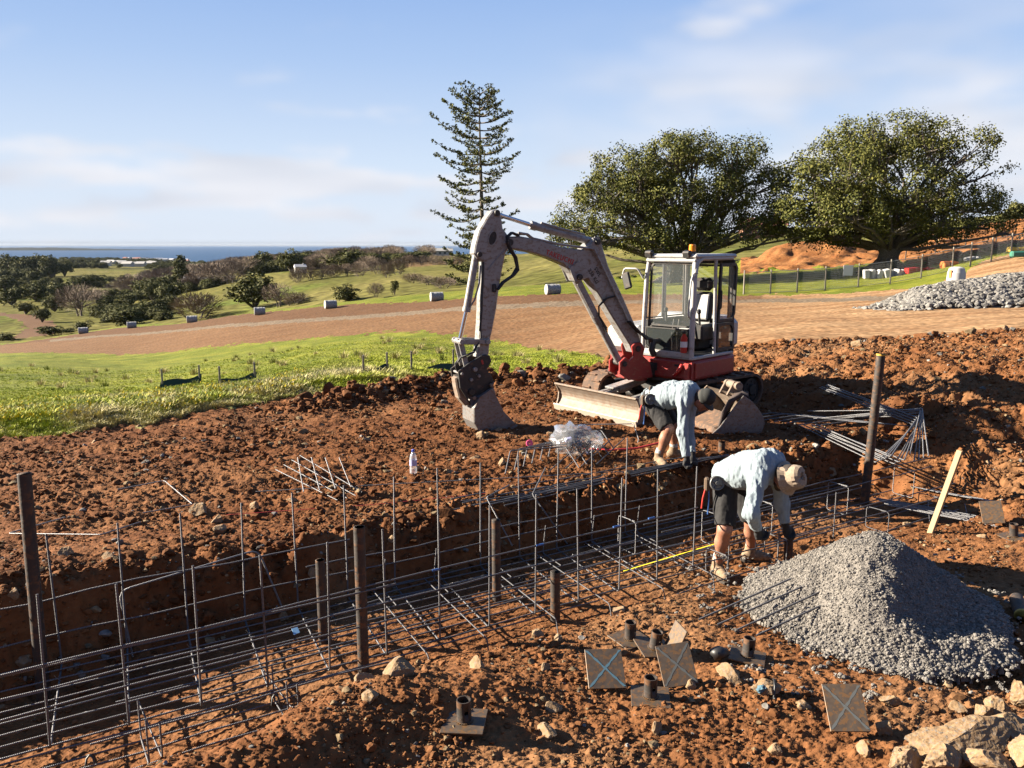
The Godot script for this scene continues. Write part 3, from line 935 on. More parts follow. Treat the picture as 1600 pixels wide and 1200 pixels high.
func make_clods() -> void:
	var r := RandomNumberGenerator.new()
	r.seed = 5
	var xf := [[], [], [], []]
	var cl := [PackedColorArray(), PackedColorArray(), PackedColorArray(), PackedColorArray()]
	var n := 0
	var tries := 0
	while n < 120000 and tries < 420000:
		tries += 1
		var D := 2.4 + 17.5 * pow(r.randf(), 1.9)
		var a := r.randf_range(-0.85, 0.85)
		var x := a * D
		if D > along(PAD, a) - 0.1:
			continue
		var s := trench_s(x, D)
		var w := trench_w(x, D)
		var dens := smoothstep(-0.35, 0.5, nbig.get_noise_2d(x * 1.6 + 5.0, D * 1.6)) * 0.8 + 0.12
		dens += exp(-pow((w - 1.6) / 0.35, 2)) * 0.8
		if w > -0.45 and w < 1.3 and s < 9.0:
			dens *= 0.25
		var bm := exp(-pow((D - along(PAD, a) + 0.9) / 0.7, 2)) * smoothstep(-0.36, -0.2, a)
		dens += bm * 1.4
		dens += smoothstep(0.0, 1.0, x - along(BANK, D)) * 0.6 + 0.12 * smoothstep(7.0, 9.0, D)
		if r.randf() > dens:
			continue
		var size := 0.005 + 0.011 * pow(r.randf(), 2.2) + 0.03 * pow(r.randf(), 9.0) + 0.05 * pow(r.randf(), 45.0)
		size *= 0.72 + D * 0.06
		if D > 8.0:
			size *= 1.25
		if bm > 0.3:
			size *= 1.9
		if w > 1.15 and w < 1.9 and D < 12.0:
			size *= 1.6
		var y := ground_at(x, D)
		var v := r.randi() % 4
		var sc := Vector3(size * r.randf_range(0.8, 1.4), size * r.randf_range(0.6, 1.0), size * r.randf_range(0.8, 1.3))
		xf[v].append(Transform3D(spin(r).scaled(sc), Vector3(x, y + size * 0.12, -D)))
		var c := tint(0, x, D) * r.randf_range(0.75, 1.3)
		if r.randf() < 0.09:
			c = Color(0.85, 0.62, 0.36) * r.randf_range(0.6, 1.0)
		elif r.randf() < 0.03:
			c = Color(0.8, 0.76, 0.7) * r.randf_range(0.5, 1.0)
		cl[v].append(c)
		n += 1
	for v in 4:
		many("soil_clods", rock_mesh(100 + v, 0.95, 1, true), M.clod, xf[v], cl[v], self, "loose red-brown soil clods and small stones over the site", "soil")

func stone(at: Vector2, size: Vector3, mesh: Mesh, mt: Material, label: String, turn := 0.0, group := "stones lying on the soil", called := "stone") -> void:
	var o := put(called, mesh, mt)
	var y := ground_at(at.x, at.y)
	o.transform = Transform3D(Basis(Vector3.UP, turn).scaled_local(size), Vector3(at.x, y + size.y * 0.16, -at.y))
	tag(o, label, "stone", group)

# words for the part of the site a small stone lies on
func where_is(x: float, D: float) -> String:
	var w := trench_w(x, D)
	if w < 0.0:
		return "on the near bank left of the lowest flanged tube" if x < -0.4 else ("on the near soil between the plates and the trench" if x < 1.5 else ("on the soil in front of the gravel pile" if x < 3.2 else "on the soil right of the gravel pile"))
	if x > 4.6:
		return "on the rough right bank"
	if D > 10.5:
		return "on the worked soil in front of the grass" if x < 0.0 else "on the worked soil around the excavator"
	return "on the far bank behind the left pipe" if x < -2.0 else ("on the far bank near the water bottle" if x < 0.2 else "on the far bank around the bent bars")

func make_stones() -> void:
	var ms := []
	for k in 7:
		ms.append(rock_mesh(300 + k, 0.95, 2, true))
	var r := RandomNumberGenerator.new()
	r.seed = 9
	stone(Vector2(-0.72, 4.92), Vector3(0.181, 0.144, 0.138), ms[0], M.limestone, "pale flat stone with pointed top on the near bank, left of the crossed plate", 0.0)
	stone(Vector2(-0.23, 5.19), Vector3(0.118, 0.108, 0.090), ms[1], M.limestone, "reddish angular stone on the near bank above the flanged tube at the bottom", 1.7)
	stone(Vector2(-0.61, 5.64), Vector3(0.137, 0.116, 0.104), ms[2], M.limestone, "cream stone at the trench edge right of the tall near pipe", 3.4)
	stone(Vector2(0.20, 6.01), Vector3(0.114, 0.123, 0.087), ms[3], M.limestone, "dark red round stone left of the two upright tubes", 5.1)
	stone(Vector2(0.35, 5.89), Vector3(0.081, 0.073, 0.062), ms[4], M.limestone, "small cream stone left of the two upright tubes, below the dark red one", 0.8)
	stone(Vector2(0.89, 6.42), Vector3(0.143, 0.092, 0.109), ms[5], M.limestone, "pale stone at the trench edge above the two upright tubes", 2.5)
	stone(Vector2(0.23, 5.32), Vector3(0.074, 0.077, 0.056), ms[6], M.limestone, "white stone left of the crossed steel plate", 4.2)
	stone(Vector2(1.19, 5.14), Vector3(0.072, 0.085, 0.055), ms[0], M.limestone, "cream stone standing just right of the leaning crossed plate", 5.9)
	stone(Vector2(1.50, 5.34), Vector3(0.177, 0.088, 0.135), ms[1], M.limestone, "long pale stone right of the black lump", 1.6)
	stone(Vector2(1.50, 5.19), Vector3(0.100, 0.065, 0.076), ms[2], M.limestone, "short pale stone just below the long pale stone", 3.3)
	stone(Vector2(1.87, 4.92), Vector3(0.112, 0.082, 0.085), ms[3], M.limestone, "cream stone between the blue painted rock and the leaning lower plate", 5.0)
	stone(Vector2(2.13, 5.07), Vector3(0.124, 0.048, 0.095), ms[4], M.limestone, "flat cream stone lying above the leaning lower plate", 0.7)
	stone(Vector2(2.28, 4.67), Vector3(0.115, 0.108, 0.088), ms[5], M.limestone, "brown broken stone right of the leaning lower plate", 2.4)
	stone(Vector2(0.88, 4.64), Vector3(0.074, 0.088, 0.056), ms[6], M.limestone, "brown speckled stone on the open soil at the bottom centre", 4.1)
	stone(Vector2(1.54, 4.45), Vector3(0.079, 0.075, 0.060), ms[0], M.limestone, "cream stone at the bottom edge left of the pale rocks", 5.8)
	stone(Vector2(2.06, 4.45), Vector3(0.087, 0.084, 0.066), ms[1], M.limestone, "cream stone near the bottom edge beside the leaning lower plate", 1.5)
	stone(Vector2(-3.21, 8.21), Vector3(0.193, 0.132, 0.147), ms[2], M.limestone, "squared pale stone beside the long bent bar on the left", 3.2)
	stone(Vector2(-2.80, 7.65), Vector3(0.142, 0.108, 0.108), ms[3], M.limestone, "pale knobbly stone on the far bank behind the tall starter bars", 4.9)
	stone(Vector2(-2.94, 7.97), Vector3(0.121, 0.104, 0.092), ms[4], M.limestone, "pale stone between two others on the far left bank", 0.6)
	stone(Vector2(-2.71, 8.44), Vector3(0.113, 0.101, 0.086), ms[5], M.limestone, "cream stone at the end of the straight loose bar", 2.3)
	stone(Vector2(-1.82, 7.26), Vector3(0.098, 0.103, 0.075), ms[6], M.limestone, "round cream stone on the far lip left of the tall near pipe", 4.0)
	stone(Vector2(-1.16, 7.71), Vector3(0.091, 0.077, 0.069), ms[0], M.limestone, "cream stone on the far bank right of the tall near pipe", 5.7)
	stone(Vector2(-1.06, 8.09), Vector3(0.109, 0.065, 0.083), ms[1], M.limestone, "flat pale stone on the far bank below the bottle", 1.4)
	stone(Vector2(-2.03, 6.96), Vector3(0.083, 0.084, 0.063), ms[2], M.limestone, "orange stone on the broken far bank", 3.1)
	stone(Vector2(-3.81, 6.04), Vector3(0.135, 0.124, 0.103), ms[3], M.limestone, "pale stone in the shadowed trench wall at the left", 4.8)
	stone(Vector2(-3.90, 6.15), Vector3(0.084, 0.088, 0.064), ms[4], M.limestone, "cream stone on the far bank at the left edge", 0.5)
	stone(Vector2(-0.44, 11.67), Vector3(0.155, 0.127, 0.118), ms[5], M.limestone, "pale stone in front of the digging bucket", 2.2)
	stone(Vector2(-0.77, 9.75), Vector3(0.114, 0.077, 0.087), ms[6], M.limestone, "pale stone right of the water bottle", 3.9)
	stone(Vector2(-1.28, 9.37), Vector3(0.078, 0.056, 0.060), ms[0], M.limestone, "small stone in front of the water bottle", 5.6)
	stone(Vector2(-0.12, 10.10), Vector3(0.118, 0.100, 0.090), ms[1], M.limestone, "pale stone left of the bent bars under the plastic bag", 1.3)
	stone(Vector2(4.39, 11.04), Vector3(0.128, 0.130, 0.097), ms[2], M.limestone, "pale stone among the stacked bent bars", 3.0)
	stone(Vector2(4.62, 9.33), Vector3(0.109, 0.111, 0.083), ms[3], M.limestone, "pale stone on the right bank beside the stacked bent bars", 4.7)
	stone(Vector2(6.30, 10.69), Vector3(0.124, 0.095, 0.094), ms[4], M.limestone, "cream stone on the upper right bank", 0.4)
	stone(Vector2(7.47, 17.88), Vector3(0.291, 0.156, 0.222), ms[5], M.limestone, "flat cream stone on the rim above the tall right pipe", 2.1)
	stone(Vector2(12.00, 20.18), Vector3(0.148, 0.137, 0.112), ms[6], M.limestone, "small white stone on the rim at the right edge", 3.8)
	# scattered ones that nothing tells apart
	for k in 55:
		var D := 3.6 + 9.0 * pow(r.randf(), 1.3)
		var a := r.randf_range(-0.62, 0.62)
		var w := trench_w(a * D, D)
		if (w > -0.4 and w < 1.3) or D > along(PAD, a) - 0.5 or (a * D > 0.3 and a * D < 2.4 and D < 6.3):
			continue
		var z := r.randf_range(0.05, 0.11)
		stone(Vector2(a * D, D), Vector3(z * 1.3, z * 0.8, z), ms[r.randi() % 7], M.limestone, "small pale stone loose " + where_is(a * D, D), r.randf() * TAU)
	# broken slabs of pale rock at the lower right
	var slabs := [
		[2.583, -0.080, 4.387, Vector3(0.75, 0.16, 0.30), 0.15, 0.10, 0.20, "long pale layered slab lying across the near right corner"],
		[2.995, -0.100, 4.579, Vector3(0.34, 0.20, 0.30), 0.50, 0.20, 0.30, "blocky cream rock at the right edge above the long slab"],
		[3.070, -0.130, 4.838, Vector3(0.20, 0.16, 0.16), 1.10, 0.10, 0.00, "grey-faced cream rock behind the long slab"],
		[3.234, -0.080, 4.865, Vector3(0.17, 0.28, 0.20), 0.30, 0.30, 0.10, "upright yellow rock at the right edge, tallest of the pale rocks"],
		[2.224, -0.130, 4.281, Vector3(0.26, 0.14, 0.24), 0.80, 0.10, 0.00, "pale rock at the bottom edge, leftmost of the corner pile"],
		[2.399, -0.080, 4.207, Vector3(0.30, 0.17, 0.24), 0.20, 0.00, 0.20, "cream rock at the bottom edge between the leftmost rock and the white one"],
		[2.630, -0.060, 4.178, Vector3(0.30, 0.18, 0.26), 2.00, 0.10, 0.10, "whitish rock at the bottom edge below the long slab"],
		[2.828, -0.030, 4.191, Vector3(0.26, 0.20, 0.26), 1.20, 0.10, 0.20, "cream rock in the very corner of the view"],
		[2.957, -0.150, 4.813, Vector3(0.14, 0.12, 0.13), 0.40, 0.10, 0.10, "small cream rock at the left tip of the pile behind the long slab"]
	]
	for i in slabs.size():
		var q: Array = slabs[i]
		var o := put("rock_slab", rock_mesh(400 + i, 0.95, 3, true), M.limestone)
		o.transform = Transform3D(Basis.from_euler(Vector3(q[6], q[4], q[5])).scaled_local(q[3] * 0.8), Vector3(q[0], q[1], -q[2]))
		tag(o, q[7], "rock", "broken pale rocks at the near right corner")

func blades(seed_: int, n: int, spread: float, wide: float) -> ArrayMesh:
	var r := RandomNumberGenerator.new()
	r.seed = seed_
	var b := MB.new()
	for k in n:
		var w := r.randf() * TAU
		var o := Vector3(cos(w), 0, sin(w))
		var root := o * r.randf() * spread * 0.6
		var lean := o.rotated(Vector3.UP, r.randf_range(-0.8, 0.8)) * r.randf_range(0.15, 0.8)
		var h := r.randf_range(0.5, 1.0)
		var side := lean.cross(Vector3.UP).normalized() * wide
		var p1 := root + Vector3(0, h * 0.6, 0) + lean * 0.35 * h
		var p2 := root + Vector3(0, h * (1.0 - 0.25 * lean.length()), 0) + lean * h
		b.quad(root - side, root + side, p1 + side * 0.8, p1 - side * 0.8)
		b.tri(p1 - side * 0.8, p1 + side * 0.8, p2)
	return b.mesh()

func make_grass() -> void:
	var r := RandomNumberGenerator.new()
	r.seed = 21
	var xf := []
	var cl := PackedColorArray()
	for k in 62000:
		var a := r.randf_range(-0.8, 0.16)
		var dp := along(PAD, a)
		var D := dp - 0.4 + (30.0 if r.randf() < 0.35 else 11.0) * pow(r.randf(), 1.5)
		var x := a * D
		if surface(a, D, nz.get_noise_2d(x * 0.8, D * 0.4)) != 1:
			continue
		var tall := nz.get_noise_2d(x * 0.35 + 20.0, D * 0.35)
		var near_edge := (1.0 - smoothstep(2.0, 9.0, D - dp)) * (1.0 - smoothstep(-0.2, -0.05, a))
		var h := 0.035 + 0.03 * r.randf() + maxf(0.0, tall) * 0.05 + near_edge * (0.06 + 0.16 * r.randf()) * smoothstep(-0.3, 1.0, D - dp)
		h *= 0.75 + D * 0.012
		var straw := near_edge * smoothstep(-0.3, 0.3, tall + r.randf_range(-0.3, 0.3)) * 0.9 + (0.25 if r.randf() < 0.12 else 0.0)
		var c := Color(0.44, 0.56, 0.06).lerp(Color(0.86, 0.9, 0.12), clampf(0.5 + 0.8 * nz.get_noise_2d(x * 0.12, D * 0.25) + r.randf_range(-0.3, 0.3), 0, 1))
		c = c.lerp(Color(1.0, 0.86, 0.46), clampf(straw, 0, 1))
		var ww := h * r.randf_range(1.0, 1.8)
		xf.append(Transform3D(Basis(Vector3.UP, r.randf() * TAU).scaled(Vector3(ww, h, ww)), Vector3(x, ground_at(x, D) - 0.01, -D)))
		cl.append(c)
	many("grass", blades(1, 11, 0.8, 0.045), M.blade, xf, cl, self, "bright green grass and dry straw growing on the slope", "grass")
	# dry tussocks that stand out of the short grass
	xf = []
	cl = PackedColorArray()
	for k in 150:
		var a := r.randf_range(-0.66, 0.13)
		var D := along(PAD, a) + 1.0 + 34.0 * pow(r.randf(), 1.5)
		if surface(a, D, 0.0) != 1:
			continue
		var h := r.randf_range(0.16, 0.36) * (0.8 + D * 0.008)
		xf.append(Transform3D(Basis(Vector3.UP, r.randf() * TAU).scaled(Vector3(h * 1.1, h, h * 1.1)), Vector3(a * D, ground_at(a * D, D) - 0.02, -D)))
		cl.append(Color(0.36, 0.42, 0.08).lerp(Color(0.85, 0.7, 0.38), r.randf()))
	many("grass_tussocks", blades(2, 60, 0.6, 0.02), M.blade, xf, cl, self, "dry grass tussocks dotted over the green slope", "grass")
	# yellow flowers near the edge of the soil
	var b := MB.new()
	for k in 5:
		var w := TAU * k / 5.0
		b.tri(Vector3.ZERO, Vector3(cos(w), 0.3, sin(w)), Vector3(cos(w + 1.0), 0.3, sin(w + 1.0)))
	xf = []
	cl = PackedColorArray()
	for k in 1500:
		var a := r.randf_range(-0.72, -0.25)
		var D := along(PAD, a) + 0.3 + 4.0 * pow(r.randf(), 1.4)
		if nz.get_noise_2d(a * D * 0.5, D * 0.5 + 50.0) < -0.05:
			continue
		var z := r.randf_range(0.013, 0.024)
		xf.append(Transform3D(spin(r).scaled(Vector3.ONE * z), Vector3(a * D, ground_at(a * D, D) + r.randf_range(0.15, 0.3), -D)))
		cl.append(Color(0.9, 0.68, 0.03))
	many("wild_flowers", b.mesh(), M.blade, xf, cl, self, "small yellow wild flowers in the grass beside the soil", "flowers")

# ---------- reinforcing steel and loose things on the site ----------
func T(s: float, w: float, y: float) -> Vector3:
	return Vector3(-2.943 + 0.885 * s - 0.546 * w, 1.04 * y - 0.11, -(4.846 + 0.546 * s + 0.885 * w))

# polyline with its corners rounded by radius r
func soften(p: Array, r: float) -> PackedVector3Array:
	var o := PackedVector3Array([p[0]])
	for i in range(1, p.size() - 1):
		var a: Vector3 = p[i] + (p[i - 1] - p[i]).normalized() * r
		var b: Vector3 = p[i] + (p[i + 1] - p[i]).normalized() * r
		for k in 5:
			var t := k / 4.0
			o.append(a.lerp(p[i], t).lerp(p[i].lerp(b, t), t))
	o.append(p[-1])
	return o

func bar(p: Array, r := 0.0075, round_ := 0.05) -> ArrayMesh:
	var b := MB.new()
	b.tube(soften(p, round_) if p.size() > 2 else PackedVector3Array(p), r, 7)
	return b.mesh()

# straight bar with a slight sag and wander
func long_bar(p: Vector3, q: Vector3, r: float, wob := 0.008, seed_ := 0.0) -> ArrayMesh:
	var pts := PackedVector3Array()
	var n := maxi(2, int(p.distance_to(q) / 0.35))
	for i in n + 1:
		var t := float(i) / n
		pts.append(p.lerp(q, t) + Vector3(0, nz.get_noise_2d(t * 4.0, seed_) * wob, nz.get_noise_2d(t * 4.0, seed_ + 9.0) * wob))
	var b := MB.new()
	b.tube(pts, r, 7)
	return b.mesh()

func make_cage() -> void:
	var cage := thing("rebar_cage", Vector3.ZERO, "long tied cage of steel reinforcing bars lying along the trench", "rebar cage")
	var r := RandomNumberGenerator.new()
	r.seed = 3
	for i in range(-2, 13):
		var s := i * 0.4445
		var j := func(a: float) -> float: return r.randf_range(-a, a)
		var top_n: float = 0.69 + 0.0045 * i + j.call(0.025)
		var top_f: float = 0.69 + 0.005 * i + j.call(0.025)
		var p := [T(s + j.call(0.03), j.call(0.03), top_n), T(s, 0.0, -0.3), T(s + 0.135, 1.17, -0.3), T(s + 0.135 + j.call(0.03), 1.17 + j.call(0.03), top_f)]
		put("u_bar", bar(p, 0.0078, 0.045), M.rebar, cage)
	var k := 0.0
	for q in [[0.016, -2.6, 9.2, -0.284], [-0.018, -2.6, 4.2, -0.314], [0.3, -2.6, 9.0, -0.284], [0.34, 0.4, 6.2, -0.285], [0.6, -2.6, 9.3, -0.284], [0.88, -2.6, 9.4, -0.284], [0.92, 2.2, 7.0, -0.285], [1.15, -2.6, 9.4, -0.284], [1.185, -2.6, 3.0, -0.286], [0.15, -2.6, 7.5, -0.283], [0.45, -1.0, 8.8, -0.283], [0.75, -2.6, 8.0, -0.283], [1.03, 0.0, 9.0, -0.283]]:
		k += 3.0
		put("bottom_bar", long_bar(T(q[1], q[0], q[3]), T(q[2], q[0], q[3]), 0.0072, 0.02, k), M.rebar, cage)
	put("top_bar", long_bar(T(-2.6, -0.016, 0.215), T(5.35, -0.016, 0.34), 0.0072, 0.02, 61.0), M.rebar, cage)
	put("top_bar", long_bar(T(-2.6, -0.016, 0.235), T(2.3, -0.016, 0.262), 0.0072, 0.02, 64.0), M.rebar, cage)
	put("top_bar", long_bar(T(-1.0, -0.016, 0.1), T(4.6, -0.016, 0.15), 0.0072, 0.03, 67.0), M.rebar, cage)
	put("top_bar", long_bar(T(-2.6, -0.016, -0.04), T(5.2, -0.016, 0.02), 0.0072, 0.03, 76.0), M.rebar, cage)
	put("top_bar", long_bar(T(-2.4, 1.186, 0.2), T(2.4, 1.186, 0.22), 0.0072, 0.03, 79.0), M.rebar, cage)
	put("top_bar", long_bar(T(-2.4, 1.186, -0.1), T(5.9, 1.186, -0.05), 0.0072, 0.03, 70.0), M.rebar, cage)
	put("top_bar", long_bar(T(2.0, 1.186, 0.04), T(7.2, 1.186, 0.04), 0.0072, 0.03, 73.0), M.rebar, cage)
	# bars of the footing under the cage, on the camera's side
	for q in [[-0.4, -2.6, 1.5, -0.345], [-0.24, -2.6, 1.55, -0.35], [-0.1, -2.6, 1.5, -0.35], [-0.32, 0.2, 2.1, -0.16]]:
		k += 3.0
		put("footing_bar", long_bar(T(q[1], q[0], q[3]), T(q[2], q[0], q[3]), 0.0072, 0.02, k), M.rebar, cage)
	for s in [-0.55, 0.5, 1.35]:
		put("stirrup", bar([T(s, -0.4, -0.06), T(s, -0.42, -0.355), T(s, -0.08, -0.355), T(s, -0.06, -0.1)], 0.006, 0.04), M.rebar, cage)
		put("stirrup", bar([T(s + 0.08, -0.36, -0.12), T(s + 0.08, -0.38, -0.355), T(s + 0.05, 0.4, -0.355)], 0.006, 0.04), M.rebar, cage)
	for s in [2.45, 2.95, 3.6, 4.15, 4.75, 5.35]:
		put("cross_bar", bar([T(s + 0.1, 1.05, -0.25), T(s, -0.24, -0.25), T(s, -0.27, -0.375)], 0.006, 0.04), M.rebar, cage)
		put("cross_bar", bar([T(s + 0.22, 1.06, 0.02), T(s + 0.2, 1.08, -0.27), T(s + 0.17, 0.72, -0.27)], 0.006, 0.04), M.rebar, cage)
	# lighter cage with square ties towards the corner
	for q in [[0.3, 5.2, 9.6, 0.02], [0.56, 5.2, 10.0, 0.02], [-0.3, 5.0, 8.9, -0.08], [-0.06, 4.8, 9.5, -0.08], [-0.3, 4.8, 9.2, -0.3]]:
		k += 3.0
		put("top_bar", long_bar(T(q[1], q[0], q[3]), T(q[2], q[0], q[3] + 0.03), 0.0068, 0.02, k), M.rebar, cage)
	for q in [[6.0, 0.3], [6.75, 0.3], [8.0, 0.3], [9.25, 0.3], [5.45, -0.32], [6.25, -0.32], [7.85, -0.32], [8.8, -0.32], [5.15, 0.62]]:
		var s: float = q[0]
		var w: float = q[1]
		var y1 := 0.035 if w > 0 else -0.07
		put("square_tie", bar([T(s, w + 0.1, y1), T(s, w, y1), T(s, w, -0.3), T(s, w + 0.27, -0.3), T(s, w + 0.27, y1), T(s, w + 0.02, y1 + 0.008)], 0.0055, 0.035), M.rebar_new if w > 0 else M.rebar, cage)
	put("upright_bar", bar([T(7.35, -0.02, 0.16), T(7.35, -0.02, -0.37)], 0.007), M.rebar, cage)
	put("upright_bar", bar([T(6.15, -0.3, 0.04), T(6.15, -0.3, -0.37)], 0.007), M.rebar, cage)
	put("upright_bar", bar([T(5.75, -0.05, 0.08), T(5.75, -0.05, -0.37)], 0.007), M.rebar, cage)
	# tie wire: short twisted ends at the crossings
	for n in 60:
		var i := r.randi_range(0, 12)
		var w: float = [0.016, 0.3, 0.6, 0.88, 1.15][r.randi() % 5]
		var at := T(i * 0.4445 + 0.115 * w, w, -0.285)
		var b := MB.new()
		b.tube(PackedVector3Array([at + Vector3(0.012, -0.012, 0), at + Vector3(-0.01, 0.012, 0.01), at + Vector3(r.randf_range(-0.03, 0.03), 0.04, 0.02)]), 0.0018, 4)
		put("tie_wire", b.mesh(), M.tie_wire, cage)
	# blue marker tags on the bars
	for q in [[1.72, 0.62, "tag"]]:
		var b := MB.new()
		b.box(T(q[0], q[1], -0.22), Vector3(0.05, 0.07, 0.003), 0.001, Basis.from_euler(Vector3(-0.9, 0.3, 0.3)))
		var mt := mat("tag_blue", Color(0.25, 0.5, 0.75), 0.6)
		var o := put("label_tag", b.mesh(), mt, cage)
		o.set_meta("label", "small pale blue tag hanging on a bar")
	for s in [2.6, 3.55, 4.35, 4.75]:
		var b := MB.new()
		b.tube(PackedVector3Array([T(s, -0.016, 0.265 + s * 0.014), T(s + 0.07, -0.016, 0.265 + s * 0.014)]), 0.0095, 8)
		var o := put("paint_mark", b.mesh(), M.tool_blue, cage)
		o.position.y = 0.0
	# mesh mat of pale bars that turns off at the corner
	var mat2 := thing("rebar_mat", T(9.0, -0.2, -0.3), "mat of pale parallel bars crossing the trench corner behind the timber stake", "rebar mat")
	for i in 6:
		var a := Vector3(-0.62, 0.06 + 0.004 * i, -0.42 + i * 0.075)
		var b2 := Vector3(0.34, 0.06, 0.36 + i * 0.07)
		put("mat_bar", long_bar(a, b2, 0.0075, 0.01, i * 2.0), M.rebar_new, mat2)
	for i in 5:
		var a := Vector3(0.02 + i * 0.05, 0.09, -0.8 + i * 0.06)
		put("mat_bar", long_bar(a, a + Vector3(0.85, -0.02, 0.65), 0.0075, 0.01, i * 3.0), M.rebar_new, mat2)
	for i in 3:
		var a := Vector3(-0.35 + i * 0.4, 0.045, 0.45 + i * 0.1)
		put("cross_bar", long_bar(a, a + Vector3(0.35, 0.0, -0.75), 0.006, 0.01, i * 5.0), M.rebar, mat2)

func post(base: Vector3, top: Vector3, r: float, label: String, ring := false) -> void:
	if base.y < -0.3:   # those that stand on the trench floor
		base = Vector3(base.x * 1.04, base.y * 1.04 - 0.11, base.z * 1.04)
		top = Vector3(top.x * 1.04, top.y * 1.04 - 0.11, top.z * 1.04)
	var t := thing("steel_pipe", base, label, "pipe", "steel pipes standing in the trench")
	var b := MB.new()
	b.pipe(Vector3(0, -0.22, 0), top - base, r, 0.006, 18)
	put("pipe_wall", b.mesh(), M.rusty_pipe, t)
	if ring:
		b = MB.new()
		var e := (top - base).normalized()
		b.pipe((top - base) - e * 0.012, (top - base) + e * 0.004, r + 0.002, 0.009, 18)
		put("painted_rim", b.mesh(), M.yellow_paint, t)

func flange(x: float, D: float, yaw: float, tilt: Vector3, label: String) -> void:
	var t := thing("flanged_tube", Vector3(x, ground_at(x, D) + 0.012, -D), label, "steel base", "short tubes welded to square plates")
	t.rotation = tilt + Vector3(0, yaw, 0)
	var b := MB.new()
	b.box(Vector3.ZERO, Vector3(0.25, 0.012, 0.25), 0.002)
	put("plate", b.mesh(), M.steel_plate, t)
	var c := CSGCombiner3D.new()
	c.name = "tube"
	t.add_child(c, true)
	for k in 3:
		var y := CSGCylinder3D.new()
		y.sides = 28
		y.radius = [0.043, 0.037, 0.013][k]
		y.height = [0.135, 0.2, 0.2][k]
		y.position = Vector3(0.0, 0.072, 0)
		if k == 1:
			y.position.y = 0.11
		y.material = M.rusty_pipe
		if k > 0:
			y.operation = CSGShape3D.OPERATION_SUBTRACTION
		if k == 2:
			y.rotation = Vector3(PI / 2, 0.5, 0)
		c.add_child(y)
	b = MB.new()
	for k in 22:
		var w := TAU * k / 22.0
		b.cyl(Vector3(cos(w) * 0.045, 0.006, sin(w) * 0.045), Vector3(cos(w) * 0.046, 0.013, sin(w) * 0.046), 0.008, 5)
	put("weld", b.mesh(), M.steel_plate, t)

# plate resting on its lower edge: yaw about y, tilt up from level
func leaning_plate(at: Vector3, yaw: float, tilt: float, roll: float, w: float, l: float, cross: bool, label: String) -> void:
	var t := thing("steel_plate", at, label, "steel plate", "square steel plates")
	t.basis = Basis(Vector3.UP, yaw) * Basis(Vector3.RIGHT, tilt) * Basis(Vector3.UP, roll)
	var b := MB.new()
	b.box(Vector3(0, 0.006, -l * 0.5), Vector3(w, 0.012, l), 0.002)
	put("plate", b.mesh(), M.steel_plate, t)
	if cross:
		for sg in [-1.0, 1.0]:
			b = MB.new()
			var n := 12
			for i in n:
				var t0 := float(i) / n
				var t1 := float(i + 1) / n
				var p0 := Vector3(sg * w * 0.46 * (1.0 - 2.0 * t0), 0.0135 + 0.0006 * sg, -l * (0.04 + 0.92 * t0))
				var p1 := Vector3(sg * w * 0.46 * (1.0 - 2.0 * t1), 0.0135 + 0.0006 * sg, -l * (0.04 + 0.92 * t1))
				var h0 := 0.009 + 0.004 * sin(i * 2.3 + sg + at.x * 9.0)
				var h1 := 0.009 + 0.004 * sin((i + 1) * 2.3 + sg + at.x * 9.0)
				b.quad(p0 + Vector3(h0, 0, 0), p1 + Vector3(h1, 0, 0), p1 - Vector3(h1, 0, 0), p0 - Vector3(h0, 0, 0))
			put("paint_stroke", b.mesh(), M.blue_paint if label.find("faint") < 0 else M.faint_paint, t)

func loose(p: Array, label: String, mt: Material, r := 0.0072, group := "loose reinforcing bars", round_ := 0.04) -> void:
	var o := put("rebar", bar(p, r, round_), mt)
	tag(o, label, "rebar", group)

func on_ground(x: float, D: float, up := 0.01) -> Vector3:
	return Vector3(x, height(x, D) + 0.02 + up, -D)

